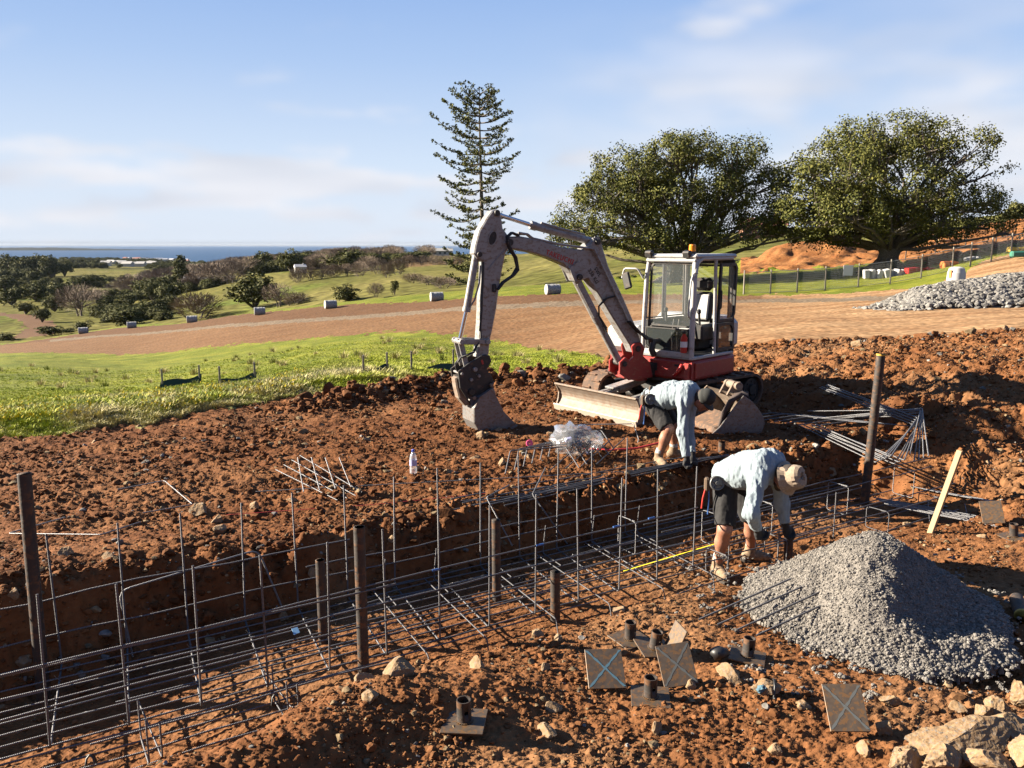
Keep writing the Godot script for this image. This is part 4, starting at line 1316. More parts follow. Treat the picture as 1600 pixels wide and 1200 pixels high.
func make_site_things() -> void:
	# pipes
	post(Vector3(-3.408, -0.4, -5.591), Vector3(-3.385, 1.182, -5.591), 0.047, "tall dark steel pipe at the left edge, nearest the camera")
	post(Vector3(-1.103, -0.4, -5.748), Vector3(-1.103, 0.742, -5.748), 0.043, "rusty open pipe standing in the middle of the cage, left of centre")
	post(Vector3(0.366, -0.4, -6.572), Vector3(0.36, 0.065, -6.572), 0.043, "short rusty open pipe in the trench, shortest of the near pipes")
	post(Vector3(-0.136, -0.4, -6.995), Vector3(-0.14, 0.371, -6.995), 0.041, "rusty pipe behind the cage above the shortest pipe")
	post(Vector3(-1.505, -0.4, -6.205), Vector3(-1.505, 0.311, -6.205), 0.038, "thin rusty pipe in shadow against the far trench wall")
	post(Vector3(4.245, -0.38, -9.666), Vector3(4.30, 1.486, -9.62), 0.053, "tallest black pipe with a yellow rim, right of the workers", true)
	post(Vector3(2.72, -0.4, -7.78), Vector3(2.71, -0.09, -7.78), 0.045, "short rusty pipe under the hands of the worker in the bucket hat")
	post(Vector3(2.79, -0.05, -10.78), Vector3(2.79, 0.16, -10.78), 0.045, "short grey pipe stub on the bank behind the worker in the bucket hat")
	# welded bases
	flange(0.90, 5.93, 0.55, Vector3(0.05, 0, 0.03), "flanged tube farthest from the camera, nearest the trench edge")
	flange(1.06, 5.78, 0.2, Vector3(0.08, 0, -0.12), "tilted flanged tube resting half on another plate")
	flange(0.90, 5.0, -0.12, Vector3(0.02, 0, 0.0), "flanged tube between the two plates with blue crosses")
	flange(1.70, 5.6, -0.35, Vector3(-0.06, 0, -0.08), "flanged tube beside the left foot of the gravel pile")
	flange(-0.28, 4.5, -0.1, Vector3(0.03, 0, 0.02), "flanged tube at the bottom edge, apart from the others")
	flange(5.33, 8.45, 0.2, Vector3(0, 0, 0.1), "flanged tube at the right edge of the view")
	leaning_plate(on_ground(0.63, 5.08), 0.05, 0.62, 0.0, 0.25, 0.28, true, "square steel plate with a blue cross facing the camera, leftmost")
	leaning_plate(on_ground(1.13, 5.14), -0.1, 0.85, 0.2, 0.23, 0.28, true, "dark plate with a faint blue cross leaning behind the middle flanged tube")
	leaning_plate(on_ground(1.16, 5.66), -1.35, 1.15, 0.0, 0.2, 0.2, false, "dark plate standing on edge behind the tilted flanged tube")
	leaning_plate(on_ground(2.04, 4.6), -0.22, 0.7, 0.12, 0.23, 0.29, true, "dark plate with a faint blue cross leaning below the gravel pile")
	leaning_plate(on_ground(5.35, 8.85), -0.5, 0.8, 0.2, 0.22, 0.28, false, "dark plain plate leaning at the right edge beyond the gravel pile")
	# short pipe with painted end
	var t := thing("steel_pipe", on_ground(4.13, 6.33, 0.06), "short rusty pipe lying at the right edge with a yellow painted end", "pipe")
	var b := MB.new()
	b.pipe(Vector3(0.13, 0.02, -0.3), Vector3(0, 0, 0), 0.055, 0.007, 20)
	put("pipe_wall", b.mesh(), M.rusty_pipe, t)
	b = MB.new()
	b.pipe(Vector3(0.009, 0.001, -0.02), Vector3(-0.002, 0, 0.004), 0.058, 0.012, 20)
	put("painted_rim", b.mesh(), M.yellow_paint, t)
	# rods lying from the soil onto the gravel
	for i in 4:
		var p := Vector3(1.47 + 0.125 * i, -0.16, -(6.15 - 0.09 * i))
		loose([p, p + Vector3(0.82, 0.2, -0.33)], "bar resting on the left flank of the gravel pile, one of four side by side", M.rebar, 0.008, "bars resting on the gravel pile")
	# bundle on the far bank
	var r := RandomNumberGenerator.new()
	r.seed = 12
	for i in 11:
		var o := Vector3(r.randf_range(-0.02, 0.02), 0.03 + 0.014 * (i % 4), r.randf_range(-0.05, 0.05))
		var o2 := Vector3(r.randf_range(-0.25, 0.25), 0.035 + 0.014 * (i % 4), r.randf_range(-0.05, 0.05))
		var m := put("rebar", long_bar(Vector3(-0.66 + 0.14 * (i % 5), 0.0, -8.29 - 0.03 * i) + o, Vector3(2.6, 0.0, -10.2 - 0.03 * i) + o2, 0.008, 0.02, i * 4.0), M.rebar)
		tag(m, "dark straight bar in the bundle lying along the far lip of the trench", "rebar", "bundle of bars along the far lip")
	loose([Vector3(-2.84, 0.05, -8.89), Vector3(-1.4, 0.045, -9.2), Vector3(0.0, 0.05, -9.45), Vector3(1.5, 0.05, -9.75)], "single long thin bar lying on the soil behind the starter bars", M.rebar, 0.006)
	loose([on_ground(-3.64, 7.82, 0.04), on_ground(-3.80, 7.36, 0.04), on_ground(-4.72, 7.45, 0.06), on_ground(-4.45, 7.95, 0.05)], "bent bar behind the tall left pipe with both ends turned back", M.rebar_new)
	loose([on_ground(-4.39, 8.94, 0.04), on_ground(-4.0, 9.26, 0.05), on_ground(-3.35, 8.4, 0.04), on_ground(-3.75, 8.12, 0.04)], "bent bar on the open soil left of the squared pale stone", M.rebar_new)
	loose([T(0.62, 1.24, -0.42), T(0.56, 1.26, 0.13), T(1.66, 1.4, 0.2), T(1.8, 1.26, -0.3)], "large arched bar standing against the far trench wall on the left", M.rebar_new, 0.0085, "loose reinforcing bars", 0.09)
	loose([T(4.1, 1.25, -0.2), T(3.95, 1.5, 0.26), T(4.4, 1.8, 0.24)], "bar bent over the far lip of the trench below the bundle", M.rebar_new, 0.008)
	loose([T(4.75, 1.22, -0.3), T(4.5, 1.5, 0.2), T(5.2, 2.3, 0.2)], "bar leaning on the far trench wall below the plastic bag", M.rebar, 0.008)
	loose([on_ground(0.78, 12.2, 0.06), on_ground(1.82, 12.2, 0.08), on_ground(1.78, 11.4, 0.03), on_ground(1.74, 11.3, -0.05)], "bent bar lying in front of the dozer blade", M.rebar_new, 0.008)
	for i in 6:
		var a := on_ground(-0.08 + 0.11 * i, 9.65 + 0.16 * i, 0.02)
		loose([a, a + Vector3(0.06, 0.2 - 0.015 * i, -0.35), a + Vector3(0.75, 0.2, -0.55 - 0.03 * i), a + Vector3(0.9, 0.02, -0.2)], "dark U-shaped bar in the jumble under the plastic bag", M.rebar, 0.0085, "U-shaped bars under the plastic bag")
	for i in 4:
		var a := on_ground(0.45 + 0.2 * i, 9.75 + 0.1 * i, 0.03)
		loose([a, a + Vector3(0.45, 0.16, -0.75)], "short dark bar propped across the jumble in front of the plastic bag", M.rebar, 0.008, "short bars in front of the plastic bag")
	# small welded mat
	t = thing("mesh_mat", on_ground(-2.25, 9.3, 0.03), "small mat of crossing pale bars lying tilted on the soil behind the starter bars", "mesh")
	for i in 4:
		put("mat_bar", bar([Vector3(-0.58 + 0.07 * i, 0.04 + 0.03 * i, -0.36 - 0.11 * i), Vector3(0.38 + 0.09 * i, 0.0, 0.72 - 0.07 * i)], 0.0065), M.rebar_new, t)
		put("mat_bar", bar([Vector3(-0.38 + 0.17 * i, 0.12, -0.62), Vector3(-0.02 + 0.16 * i, 0.04, 0.55 - 0.06 * i)], 0.0065), M.rebar_new, t)
	# stack of bent bars at the foot of the bank
	for i in 12:
		var a := Vector3(4.28 + 0.028 * i + r.randf_range(-0.03, 0.03), 0.1 + 0.03 * (i % 4), -(12.1 - 0.12 * i))
		var b3 := Vector3(4.62 + 0.05 * i, 0.02 + 0.03 * (i % 4), -(10.25 - 0.02 * i))
		var lift := Vector3(0.95 - 0.03 * i, 0.30, -0.95 - 0.05 * i)
		if i < 7:
			loose([a, b3, b3 + lift * 0.95, a + lift + Vector3(-0.2, 0.05, -0.3)], "bent bar in the stack behind the tallest pipe", M.rebar_new, 0.0085, "stack of bent bars behind the tallest pipe", 0.03)
		else:
			loose([a + Vector3(0.1, 0.03, -1.3), b3 + lift + Vector3(0.0, 0.06, 0.0), b3 + Vector3(0.1, 0, -0.2)], "bent bar in the stack behind the tallest pipe", M.rebar_new, 0.0085, "stack of bent bars behind the tallest pipe", 0.03)
	for i in 7:
		var a := Vector3(3.6 + 0.12 * i, height(3.6, 12.6) + 0.05 + 0.02 * i, -(12.9 - 0.2 * i))
		loose([a, a + Vector3(0.55, 0.05, -0.12), a + Vector3(1.25, 0.08, 0.35)], "dark bar lying on the soil left of the bent stack", M.rebar, 0.008, "dark bars left of the bent stack", 0.02)
	# timber stake
	t = thing("timber_stake", on_ground(4.56, 8.72, -0.12), "tall pale sawn timber stake leaning at the right end of the trench", "stake")
	b = MB.new()
	b.box(Vector3(0, 0.52, 0), Vector3(0.033, 1.04, 0.06), 0.003)
	put("stake_shaft", b.mesh(), M.timber_pale, t)
	t.rotation = Vector3(0.1, 0.5, -0.27)
	# water bottle
	var g := Vector3(-1.19, ground_at(-1.19, 9.73) + 0.012, -9.73)
	t = thing("water_bottle", g, "clear plastic water bottle with a blue cap standing on the soil", "bottle")
	b = MB.new()
	b.lathe(PackedVector2Array([Vector2(0.001, 0.004), Vector2(0.036, 0.0), Vector2(0.044, 0.012), Vector2(0.044, 0.07), Vector2(0.041, 0.085), Vector2(0.044, 0.1), Vector2(0.044, 0.19), Vector2(0.036, 0.23), Vector2(0.018, 0.262), Vector2(0.014, 0.285)]), 24)
	put("bottle_body", b.mesh(), M.bottle_plastic, t)
	b = MB.new()
	b.lathe(PackedVector2Array([Vector2(0.0447, 0.105), Vector2(0.0447, 0.175)]), 24)
	put("label_band", b.mesh(), M.bottle_label, t)
	b = MB.new()
	b.lathe(PackedVector2Array([Vector2(0.0165, 0.274), Vector2(0.0165, 0.298), Vector2(0.014, 0.302), Vector2(0.0, 0.302)]), 18)
	put("bottle_cap", b.mesh(), M.blue_cap, t)
	# crumpled film bag with black bar chairs in it
	t = thing("plastic_bag", on_ground(0.82, 10.45, 0.1), "crumpled clear plastic bag holding black bar chairs, lying on bent bars", "bag")
	b = MB.new()
	var bag := rock_mesh(611, 0.5, 3, true, Vector3(1, 1, 1))
	var va: PackedVector3Array = bag.surface_get_arrays(0)[Mesh.ARRAY_VERTEX]
	for i in range(0, va.size(), 3):
		var q := []
		for k in 3:
			var p: Vector3 = va[i + k]
			var f := nz.get_noise_3dv(p * 2.6) * 0.5 + nfine.get_noise_3dv(p * 1.0) * 0.12
			p = p * (1.0 + f)
			q.append(Vector3(p.x * 0.62, maxf(p.y * 0.42 + 0.13, -0.02), p.z * 0.5))
		for k in 3:
			b.pt(q[k], (q[k] * Vector3(1, 1.4, 1) - Vector3(0, 0.15, 0) + Vector3(nz.get_noise_3dv(q[k] * 9.0), nz.get_noise_3dv(q[k] * 9.0 + Vector3(5, 0, 0)), nz.get_noise_3dv(q[k] * 9.0 + Vector3(0, 5, 0))) * 0.2).normalized())
	put("bag_film", b.mesh(), M.plastic_film, t)
	for i in 44:
		b = MB.new()
		var at := Vector3(r.randf_range(-0.1, 0.18), r.randf_range(0.02, 0.16), r.randf_range(-0.1, 0.12))
		var bs := spin(r)
		b.X = Transform3D(bs, at)
		for k in 3:
			var w := TAU * k / 3.0
			b.tube(PackedVector3Array([Vector3(0, 0.03, 0), Vector3(cos(w) * 0.02, 0.025, sin(w) * 0.02), Vector3(cos(w) * 0.035, -0.02, sin(w) * 0.035)]), 0.006, 5)
		put("bar_chair", b.mesh(), M.black_plastic, t)
	b = MB.new()
	b.box(Vector3(-0.1, 0.17, 0.08), Vector3(0.09, 0.06, 0.05), 0.01, Basis.from_euler(Vector3(0.5, 0.4, 0.2)))
	put("printed_label", b.mesh(), M.bottle_label, t)
	b = MB.new()
	b.tube(PackedVector3Array([Vector3(-0.25, 0.16, -0.02), Vector3(-0.12, 0.2, 0.0), Vector3(-0.02, 0.19, 0.03)]), 0.035, 8)
	put("black_roll", b.mesh(), M.black_plastic, t)
	# red bar and tapes
	var o := put("marking_tape", bar([on_ground(0.95, 10.72, 0.06), on_ground(1.3, 10.62, 0.07), on_ground(1.65, 10.75, 0.06), on_ground(2.1, 11.0, 0.1), on_ground(2.5, 11.35, 0.08)], 0.014, 0.05), M.red_tape)
	tag(o, "red and white strip lying behind the boots of the worker in the cap", "strip")
	o = put("string_line", bar([on_ground(-2.9, 8.1, 0.02), on_ground(-1.5, 8.45, 0.02), on_ground(0.0, 8.95, 0.02)], 0.003, 0.05), M.red_tape)
	tag(o, "thin red string line lying along the far bank", "string")
	b = MB.new()
	b.X.origin = on_ground(0.24, 11.1, 0.045)
	b.lathe(PackedVector2Array([Vector2(0.012, -0.03), Vector2(0.045, -0.035), Vector2(0.05, 0.0), Vector2(0.045, 0.035), Vector2(0.012, 0.03)]), 14, Vector3.ZERO, Basis(Vector3.RIGHT, 1.3))
	o = put("tape_roll", b.mesh(), M.pink_tape)
	tag(o, "small bright pink roll of tape on the soil left of the plastic bag", "tape")
	# yellow measuring tape stretched along the cage
	b = MB.new()
	var y0 := T(4.72, 0.28, -0.262)
	var y1 := T(5.95, 0.3, -0.235)
	for k in 2:
		var lift := Vector3(0, 0.002 * k, 0)
		b.quad(y0 + Vector3(0, 0.0, -0.012) + lift, y1 + Vector3(0, 0.0, -0.012) + lift, y1 + Vector3(0, 0.004, 0.012) + lift, y0 + Vector3(0, 0.004, 0.012) + lift)
	o = put("measuring_tape", b.mesh(), M.yellow_tape)
	tag(o, "yellow measuring tape stretched along the cage past the boots of the hatted worker", "tape")
	# painted rock with a black band, black lump
	t = thing("painted_stone", on_ground(1.69, 5.06, 0.02), "pale stone with blue paint and a black band, below the gravel pile", "stone")
	b = MB.new()
	put("stone_body", rock_mesh(701, 0.8, 2), M.limestone, t).transform = Transform3D(Basis.from_scale(Vector3(0.2, 0.1, 0.13)), Vector3(0, 0.02, 0))
	b.tube(PackedVector3Array([Vector3(0.01, -0.02, 0.07), Vector3(0.02, 0.05, 0.05), Vector3(0.03, 0.075, 0), Vector3(0.04, 0.05, -0.05)]), 0.008, 6)
	put("band", b.mesh(), M.black_plastic, t)
	put("blue_patch", rock_mesh(702, 0.8, 2), M.blue_paint, t).transform = Transform3D(Basis.from_scale(Vector3(0.075, 0.07, 0.085)), Vector3(-0.055, 0.022, 0.018))
	o = put("black_lump", rock_mesh(703, 0.4, 2, false), M.black_plastic)
	o.transform = Transform3D(Basis.from_scale(Vector3(0.13, 0.1, 0.11)), on_ground(1.48, 5.55, 0.04))
	tag(o, "shiny black lump of wrapping left of the flanged tube by the gravel", "wrapping")
	# bar chairs in the trench
	for q in [[1.0, 0.5], [1.35, -0.1], [2.1, 0.85], [3.9, 0.75], [0.2, -0.2], [6.9, 0.5]]:
		t = thing("bar_chair", T(q[0], q[1], -0.36), "small black plastic bar chair under the cage on the trench floor", "bar chair", "bar chairs under the cage")
		b = MB.new()
		for k in 4:
			var w := TAU * k / 4.0 + 0.4
			b.tube(PackedVector3Array([Vector3(0, 0.065, 0), Vector3(cos(w) * 0.025, 0.055, sin(w) * 0.025), Vector3(cos(w) * 0.04, 0, sin(w) * 0.04)]), 0.007, 6)
		put("chair_legs", b.mesh(), M.black_plastic, t)

func pile_height(x: float, D: float) -> float:
	var dx := x - 3.0
	var dz := D - 6.5
	var w := nz.get_noise_2d(x * 1.4, D * 1.4)
	var d := sqrt(pow(dx / 1.05, 2) + pow(dz / 1.14, 2)) + w * 0.1
	d = sqrt(maxf(d, 0.0) * maxf(d, 0.0) + 0.012) - 0.02
	var h := 0.76 * pow(maxf(0.0, 1.0 - d), 1.2) * (1.0 - 0.06 * smoothstep(0.25, 0.0, d))
	# a scoop taken out of the front right
	var e := sqrt(pow((x - 3.32) / 0.42, 2) + pow((D - 5.95) / 0.4, 2))
	h -= 0.14 * exp(-e * e) * smoothstep(0.0, 0.3, h)
	var e2 := sqrt(pow((x - 2.72) / 0.3, 2) + pow((D - 5.85) / 0.25, 2))
	h += 0.1 * exp(-e2 * e2)
	return h + nfine.get_noise_2d(x * 1.6, D * 1.6) * 0.022 - 0.03

func make_gravel() -> void:
	var t := thing("gravel_pile", Vector3(3.0, -0.2, -6.45), "large pile of grey crushed gravel beside the trench", "gravel pile")
	var b := MB.new()
	var n := 150
	for i in n:
		for j in n:
			var q := []
			for k in [[0, 0], [1, 0], [1, 1], [0, 1]]:
				var x: float = 1.7 + 2.6 * (i + k[0]) / n
				var D: float = 5.1 + 2.7 * (j + k[1]) / n
				q.append(Vector3(x - 3.0, pile_height(x, D) + 0.0 - (0.0 if pile_height(x, D) > -0.01 else 0.05), -(D - 6.45)))
			if maxf(q[0].y, q[2].y) < -0.035:
				continue
			b.col = Color(0.58, 0.53, 0.475)
			b.quad(q[0], q[1], q[2], q[3])
	put("gravel_mound", b.mesh(), M.gravel, t)
	var r := RandomNumberGenerator.new()
	r.seed = 8
	var xf := []
	var cl := PackedColorArray()
	while xf.size() < 42000:
		var x := r.randf_range(1.55, 4.35)
		var D := r.randf_range(5.05, 7.7)
		var h := pile_height(x, D)
		if h < -0.02 and r.randf() > 0.035 * exp(-pow(pile_edge(x, D), 2) * 6.0):
			continue
		var y := maxf(h, ground_at(x, D) + 0.2)
		var z := 0.0045 + 0.0045 * r.randf() + 0.016 * pow(r.randf(), 8.0)
		if h < 0.15:
			z *= 1.3
		xf.append(Transform3D(spin(r).scaled(Vector3(z * 1.3, z, z)), Vector3(x - 3.0, y + z * 0.2, -(D - 6.45))))
		var k := r.randf_range(0.6, 1.25)
		cl.append(Color(0.7, 0.65, 0.585) * k)
	many("gravel_stones", rock_mesh(120, 0.9, 1), M.gravel, xf, cl, t)
	# heap of broken grey rock by the road
	t = thing("rock_heap", Vector3(22.0, -0.2, -41.0), "long heap of broken grey rock beside the earth road at the right", "rock heap")
	b = MB.new()
	b.col = Color(0.3, 0.29, 0.28)
	var heap := func(x: float, D: float) -> float:
		var k := smoothstep(18.0, 20.6, x) * (0.75 + 0.35 * smoothstep(20.0, 26.0, x))
		return 1.35 * k * maxf(0.0, 1.0 - pow(absf(D - 41.3) / 2.7, 1.5)) + 0.1 * nz.get_noise_2d(x * 0.8, D * 0.8)
	for i in 60:
		for j in 24:
			var q := []
			for k in [[0, 0], [1, 0], [1, 1], [0, 1]]:
				var x: float = 17.6 + 0.25 * (i + k[0])
				var D: float = 38.2 + 0.26 * (j + k[1])
				q.append(Vector3(x - 22.0, height(x, D) + heap.call(x, D) + 0.2 - 0.12, -(D - 41.0)))
			b.quad(q[0], q[1], q[2], q[3])
	put("rock_core", b.mesh(), M.gravel, t)
	xf = []
	cl = PackedColorArray()
	for k in 7500:
		var x := r.randf_range(17.7, 32.0)
		var D := r.randf_range(38.4, 43.5)
		if heap.call(x, D) < 0.12 and r.randf() > 0.15:
			continue
		var z := r.randf_range(0.1, 0.26)
		xf.append(Transform3D(spin(r).scaled(Vector3(z * 1.3, z * 0.9, z)), Vector3(x - 22.0, height(x, D) + heap.call(x, D) + 0.2, -(D - 41.0))))
		cl.append(Color(0.66, 0.63, 0.58) * r.randf_range(0.6, 1.4))
	many("broken_rocks", rock_mesh(121, 0.95, 1), M.gravel, xf, cl, t)
	# bulk bag on the heap
	var g := Vector3(23.0, 1.0, -43.4)
	t = thing("bulk_bag", g, "white bulk bag half full of gravel behind the rock heap", "bag")
	b = MB.new()
	b.lathe(PackedVector2Array([Vector2(0.35, -0.6), Vector2(0.45, -0.1), Vector2(0.43, 0.3), Vector2(0.36, 0.55), Vector2(0.15, 0.62), Vector2(0.0, 0.6)]), 12)
	put("bag_body", b.mesh(), M.white_cloth, t)
	b = MB.new()
	b.box(Vector3(-0.4, 0.25, 0.16), Vector3(0.05, 0.4, 0.16), 0.01, Basis(Vector3.UP, 0.4))
	put("orange_strap", b.mesh(), M.orange, t)

func pile_edge(x: float, D: float) -> float:
	return maxf(0.0, sqrt(pow((x - 3.0) / 0.98, 2) + pow((D - 6.5) / 1.08, 2)) - 0.97) * 4.0

# ---------- excavator ----------
func poly(a: Array) -> PackedVector2Array:
	var p := PackedVector2Array()
	for i in range(0, a.size(), 2):
		p.append(Vector2(a[i], a[i + 1]))
	return p

func frame_of(origin: Vector3, fwd: Vector3) -> Transform3D:
	var f := fwd.normalized()
	return Transform3D(Basis(f, Vector3.UP, f.cross(Vector3.UP)), origin)

func piece(called: String, parent: Node, mt: Material, X: Transform3D, shape: Callable) -> MeshInstance3D:
	var b := MB.new()
	b.X = X
	shape.call(b)
	return put(called, b.mesh(), mt, parent)

func stadium(r: float, half: float, n := 14) -> PackedVector2Array:
	var p := PackedVector2Array()
	for i in n + 1:
		var w := -PI / 2 + PI * i / n
		p.append(Vector2(half + cos(w) * r, sin(w) * r))
	for i in n + 1:
		var w := PI / 2 + PI * i / n
		p.append(Vector2(-half + cos(w) * r, sin(w) * r))
	return p

# closed band (a loop outline with thickness) pushed along z
func band(b: MB, outer: PackedVector2Array, inner: PackedVector2Array, z0: float, z1: float) -> void:
	var m := outer.size()
	for i in m:
		var j := (i + 1) % m
		var o0 := Vector3(outer[i].x, outer[i].y, z0)
		var o1 := Vector3(outer[j].x, outer[j].y, z0)
		var i0 := Vector3(inner[i].x, inner[i].y, z0)
		var i1 := Vector3(inner[j].x, inner[j].y, z0)
		var d := Vector3(0, 0, z1 - z0)
		b.quad(o0, o0 + d, o1 + d, o1)
		b.quad(i1, i1 + d, i0 + d, i0)
		b.quad(o0, o1, i1, i0)
		b.quad(i0 + d, i1 + d, o1 + d, o0 + d)

# window frame outline in x/y with a glass pane set in it; z is the thickness direction
func framed(parent: Node, X: Transform3D, p: PackedVector2Array, wide: float, thick: float, fm: Material, gm: Material, called := "window") -> void:
	var inner := PackedVector2Array()
	var c := Vector2.ZERO
	for q in p:
		c += q / p.size()
	var m := p.size()
	var cw := Geometry2D.is_polygon_clockwise(p)
	for i in m:
		var e0 := (p[i] - p[(i + m - 1) % m]).normalized()
		var e1 := (p[(i + 1) % m] - p[i]).normalized()
		var s := -1.0 if cw else 1.0
		var n0 := Vector2(-e0.y, e0.x) * s
		var n1 := Vector2(-e1.y, e1.x) * s
		inner.append(p[i] + (n0 + n1) * (wide / maxf(0.3, 1.0 + n0.dot(n1))))
	var b := MB.new()
	b.X = X
	band(b, p, inner, -thick * 0.5, thick * 0.5)
	var f := put(called, b.mesh(), fm, parent)
	b = MB.new()
	b.X = X
	var idx := Geometry2D.triangulate_polygon(inner)
	for i in range(0, idx.size(), 3):
		b.tri(Vector3(inner[idx[i]].x, inner[idx[i]].y, 0), Vector3(inner[idx[i + 1]].x, inner[idx[i + 1]].y, 0), Vector3(inner[idx[i + 2]].x, inner[idx[i + 2]].y, 0))
	put("pane", b.mesh(), gm, f)

func lettering(parent: Node, text: String, X: Transform3D, size: float, mt: Material) -> void:
	var tm := TextMesh.new()
	var sf := SystemFont.new()
	sf.font_names = PackedStringArray(["Droid Sans"])
	sf.font_weight = 700
	tm.font = sf
	tm.text = text
	tm.font_size = 64
	tm.pixel_size = size / 48.0
	tm.depth = 0.004
	var o := MeshInstance3D.new()
	o.name = "lettering"
	o.mesh = tm
	o.material_override = mt
	parent.add_child(o, true)
	o.transform = X

func make_excavator() -> void:
	var at := Vector3(2.75, 0.0, -14.2)
	var e := thing("excavator", at, "grey and red tracked mini excavator with its boom lowered to the left", "excavator")
	var off := Transform3D(Basis(), -at)
	# --- undercarriage ---
	var U := off * frame_of(at, Vector3(-0.79, 0, 0.62))
	for sz in [-1.0, 1.0]:
		var z0: float = sz * 0.77
		var out := stadium(0.28, 0.96, 18)
		var inn := stadium(0.235, 0.96, 18)
		var b := MB.new()
		b.X = U * Transform3D(Basis(), Vector3(-0.05, 0.29, z0))
		band(b, out, inn, -0.2, 0.2)
		var length := 4.0 * 0.96 + TAU * 0.28
		var n := 46
		for i in n:
			var d := length * i / n
			var p := Vector2.ZERO
			var w := 0.0
			if d < 1.92:
				p = Vector2(-0.96 + d, 0.28)
				w = PI / 2
			elif d < 1.92 + PI * 0.28:
				w = PI / 2 - (d - 1.92) / 0.28
				p = Vector2(0.96 + cos(w) * 0.28, sin(w) * 0.28)
			elif d < 3.84 + PI * 0.28:
				p = Vector2(0.96 - (d - 1.92 - PI * 0.28), -0.28)
				w = -PI / 2
			else:
				w = -PI / 2 - (d - 3.84 - PI * 0.28) / 0.28
				p = Vector2(-0.96 + cos(w) * 0.28, sin(w) * 0.28)
			b.box(Vector3(p.x, p.y, 0.09 if i % 2 else -0.09), Vector3(0.035, 0.05, 0.2), 0.008, Basis(Vector3(0, 0, 1), w + PI / 2))
		var tr := put("track", b.mesh(), M.track_rubber, e)
		b = MB.new()
		b.X = U * Transform3D(Basis(), Vector3(-0.05, 0.29, z0))
		b.box(Vector3(0, 0.02, 0), Vector3(1.7, 0.2, 0.24), 0.04)
		put("track_frame", b.mesh(), M.machine_black, tr)
		for wx in [-0.96, 0.96]:
			b = MB.new()
			b.X = U * Transform3D(Basis(), Vector3(-0.05 + wx, 0.29, z0))
			b.cyl(Vector3(0, 0, -0.15), Vector3(0, 0, 0.15), 0.225, 22)
			b.cyl(Vector3(0, 0, -0.19), Vector3(0, 0, 0.19), 0.1, 16)
			for k in 8:
				var w := TAU * k / 8.0
				b.cyl(Vector3(cos(w) * 0.15, sin(w) * 0.15, -0.165), Vector3(cos(w) * 0.15, sin(w) * 0.15, 0.165), 0.016, 6)
			put("track_wheel", b.mesh(), M.machine_black, tr)
		for k in 4:
			b = MB.new()
			b.X = U * Transform3D(Basis(), Vector3(-0.05 - 0.6 + 0.4 * k, 0.14, z0))
			b.cyl(Vector3(0, 0, -0.16), Vector3(0, 0, 0.16), 0.085, 14)
			put("roller", b.mesh(), M.machine_black, tr)
	piece("undercarriage_frame", e, M.machine_black, U, func(b: MB):
		b.box(Vector3(0, 0.36, 0), Vector3(1.0, 0.24, 1.25), 0.04)
		b.cyl(Vector3(0, 0.48, 0), Vector3(0, 0.62, 0), 0.45, 28))
	# dozer blade: curved board, side plates, cutting edge, arms
	var blade := piece("dozer_blade", e, M.muddy_steel, U, func(b: MB):
		var prof := PackedVector2Array()
		for i in 9:
			var t := i / 8.0
			prof.append(Vector2(1.83 - 0.11 * sin(t * PI) + 0.03 * t, 0.05 + 0.4 * t))
		for i in 9:
			var t := 1.0 - i / 8.0
			prof.append(Vector2(1.79 - 0.11 * sin(t * PI) + 0.03 * t, 0.05 + 0.4 * t))
		b.prism(prof, -0.93, 0.93, 0.004)
		for sz in [-0.94, 0.91]:
			b.prism(poly([1.70, 0.05, 1.83, 0.05, 1.78, 0.2, 1.77, 0.3, 1.86, 0.46, 1.8, 0.46, 1.66, 0.3]), sz, sz + 0.03, 0.004)
		b.box(Vector3(1.84, 0.45, 0), Vector3(0.05, 0.03, 1.88), 0.008))
	piece("cutting_edge", blade, mat("worn_edge", Color(0.5, 0.44, 0.36), 0.5, 0.4), U, func(b: MB): b.box(Vector3(1.845, 0.06, 0), Vector3(0.02, 0.11, 1.9), 0.004, Basis(Vector3(0, 0, 1), -0.25)))
	for sz in [-0.4, 0.4]:
		piece("blade_arm", blade, M.machine_grey, U, func(b: MB): b.box(Vector3(1.12, 0.3, sz * 0.9), Vector3(1.0, 0.13, 0.1), 0.015, Basis(Vector3(0, 0, 1), -0.1)))
	piece("blade_cylinder", blade, M.machine_grey, U, func(b: MB):
		b.cyl(Vector3(0.7, 0.5, 0), Vector3(1.3, 0.42, 0), 0.055)
		b.cyl(Vector3(1.3, 0.42, 0), Vector3(1.72, 0.36, 0), 0.03)
		b.box(Vector3(1.2, 0.5, 0), Vector3(0.6, 0.03, 0.2), 0.006, Basis(Vector3(0, 0, 1), -0.13)))
	# --- house ---
	var Hs := off * frame_of(at, Vector3(-0.707, 0, 0.707))
	var house := piece("house", e, M.machine_red, Hs, func(b: MB):
		var p := PackedVector2Array()
		# plan outline in x (forward) and z, drawn in x/y and laid down
		for q in [[0.77, -0.9], [0.77, 0.62], [0.6, 0.86], [0.1, 0.93], [-0.5, 0.86], [-0.85, 0.6], [-0.99, 0.2], [-0.99, -0.25], [-0.86, -0.62], [-0.55, -0.88], [-0.3, -0.91]]:
			p.append(Vector2(q[0], q[1]))
		b.X = Hs * Transform3D(Basis(Vector3.RIGHT, PI / 2), Vector3(0, 0.95, 0))
		b.prism(p, 0.02, 0.35, 0.03))
	piece("house_underside", house, M.machine_black, Hs, func(b: MB): b.cyl(Vector3(-0.05, 0.55, 0), Vector3(-0.05, 0.6, 0), 0.86, 24))
	piece("front_step_panel", house, M.machine_red, Hs, func(b: MB):
		b.box(Vector3(0.785, 0.77, -0.42), Vector3(0.03, 0.27, 0.78), 0.01)
		b.box(Vector3(0.79, 0.74, -0.83), Vector3(0.05, 0.3, 0.09), 0.012))
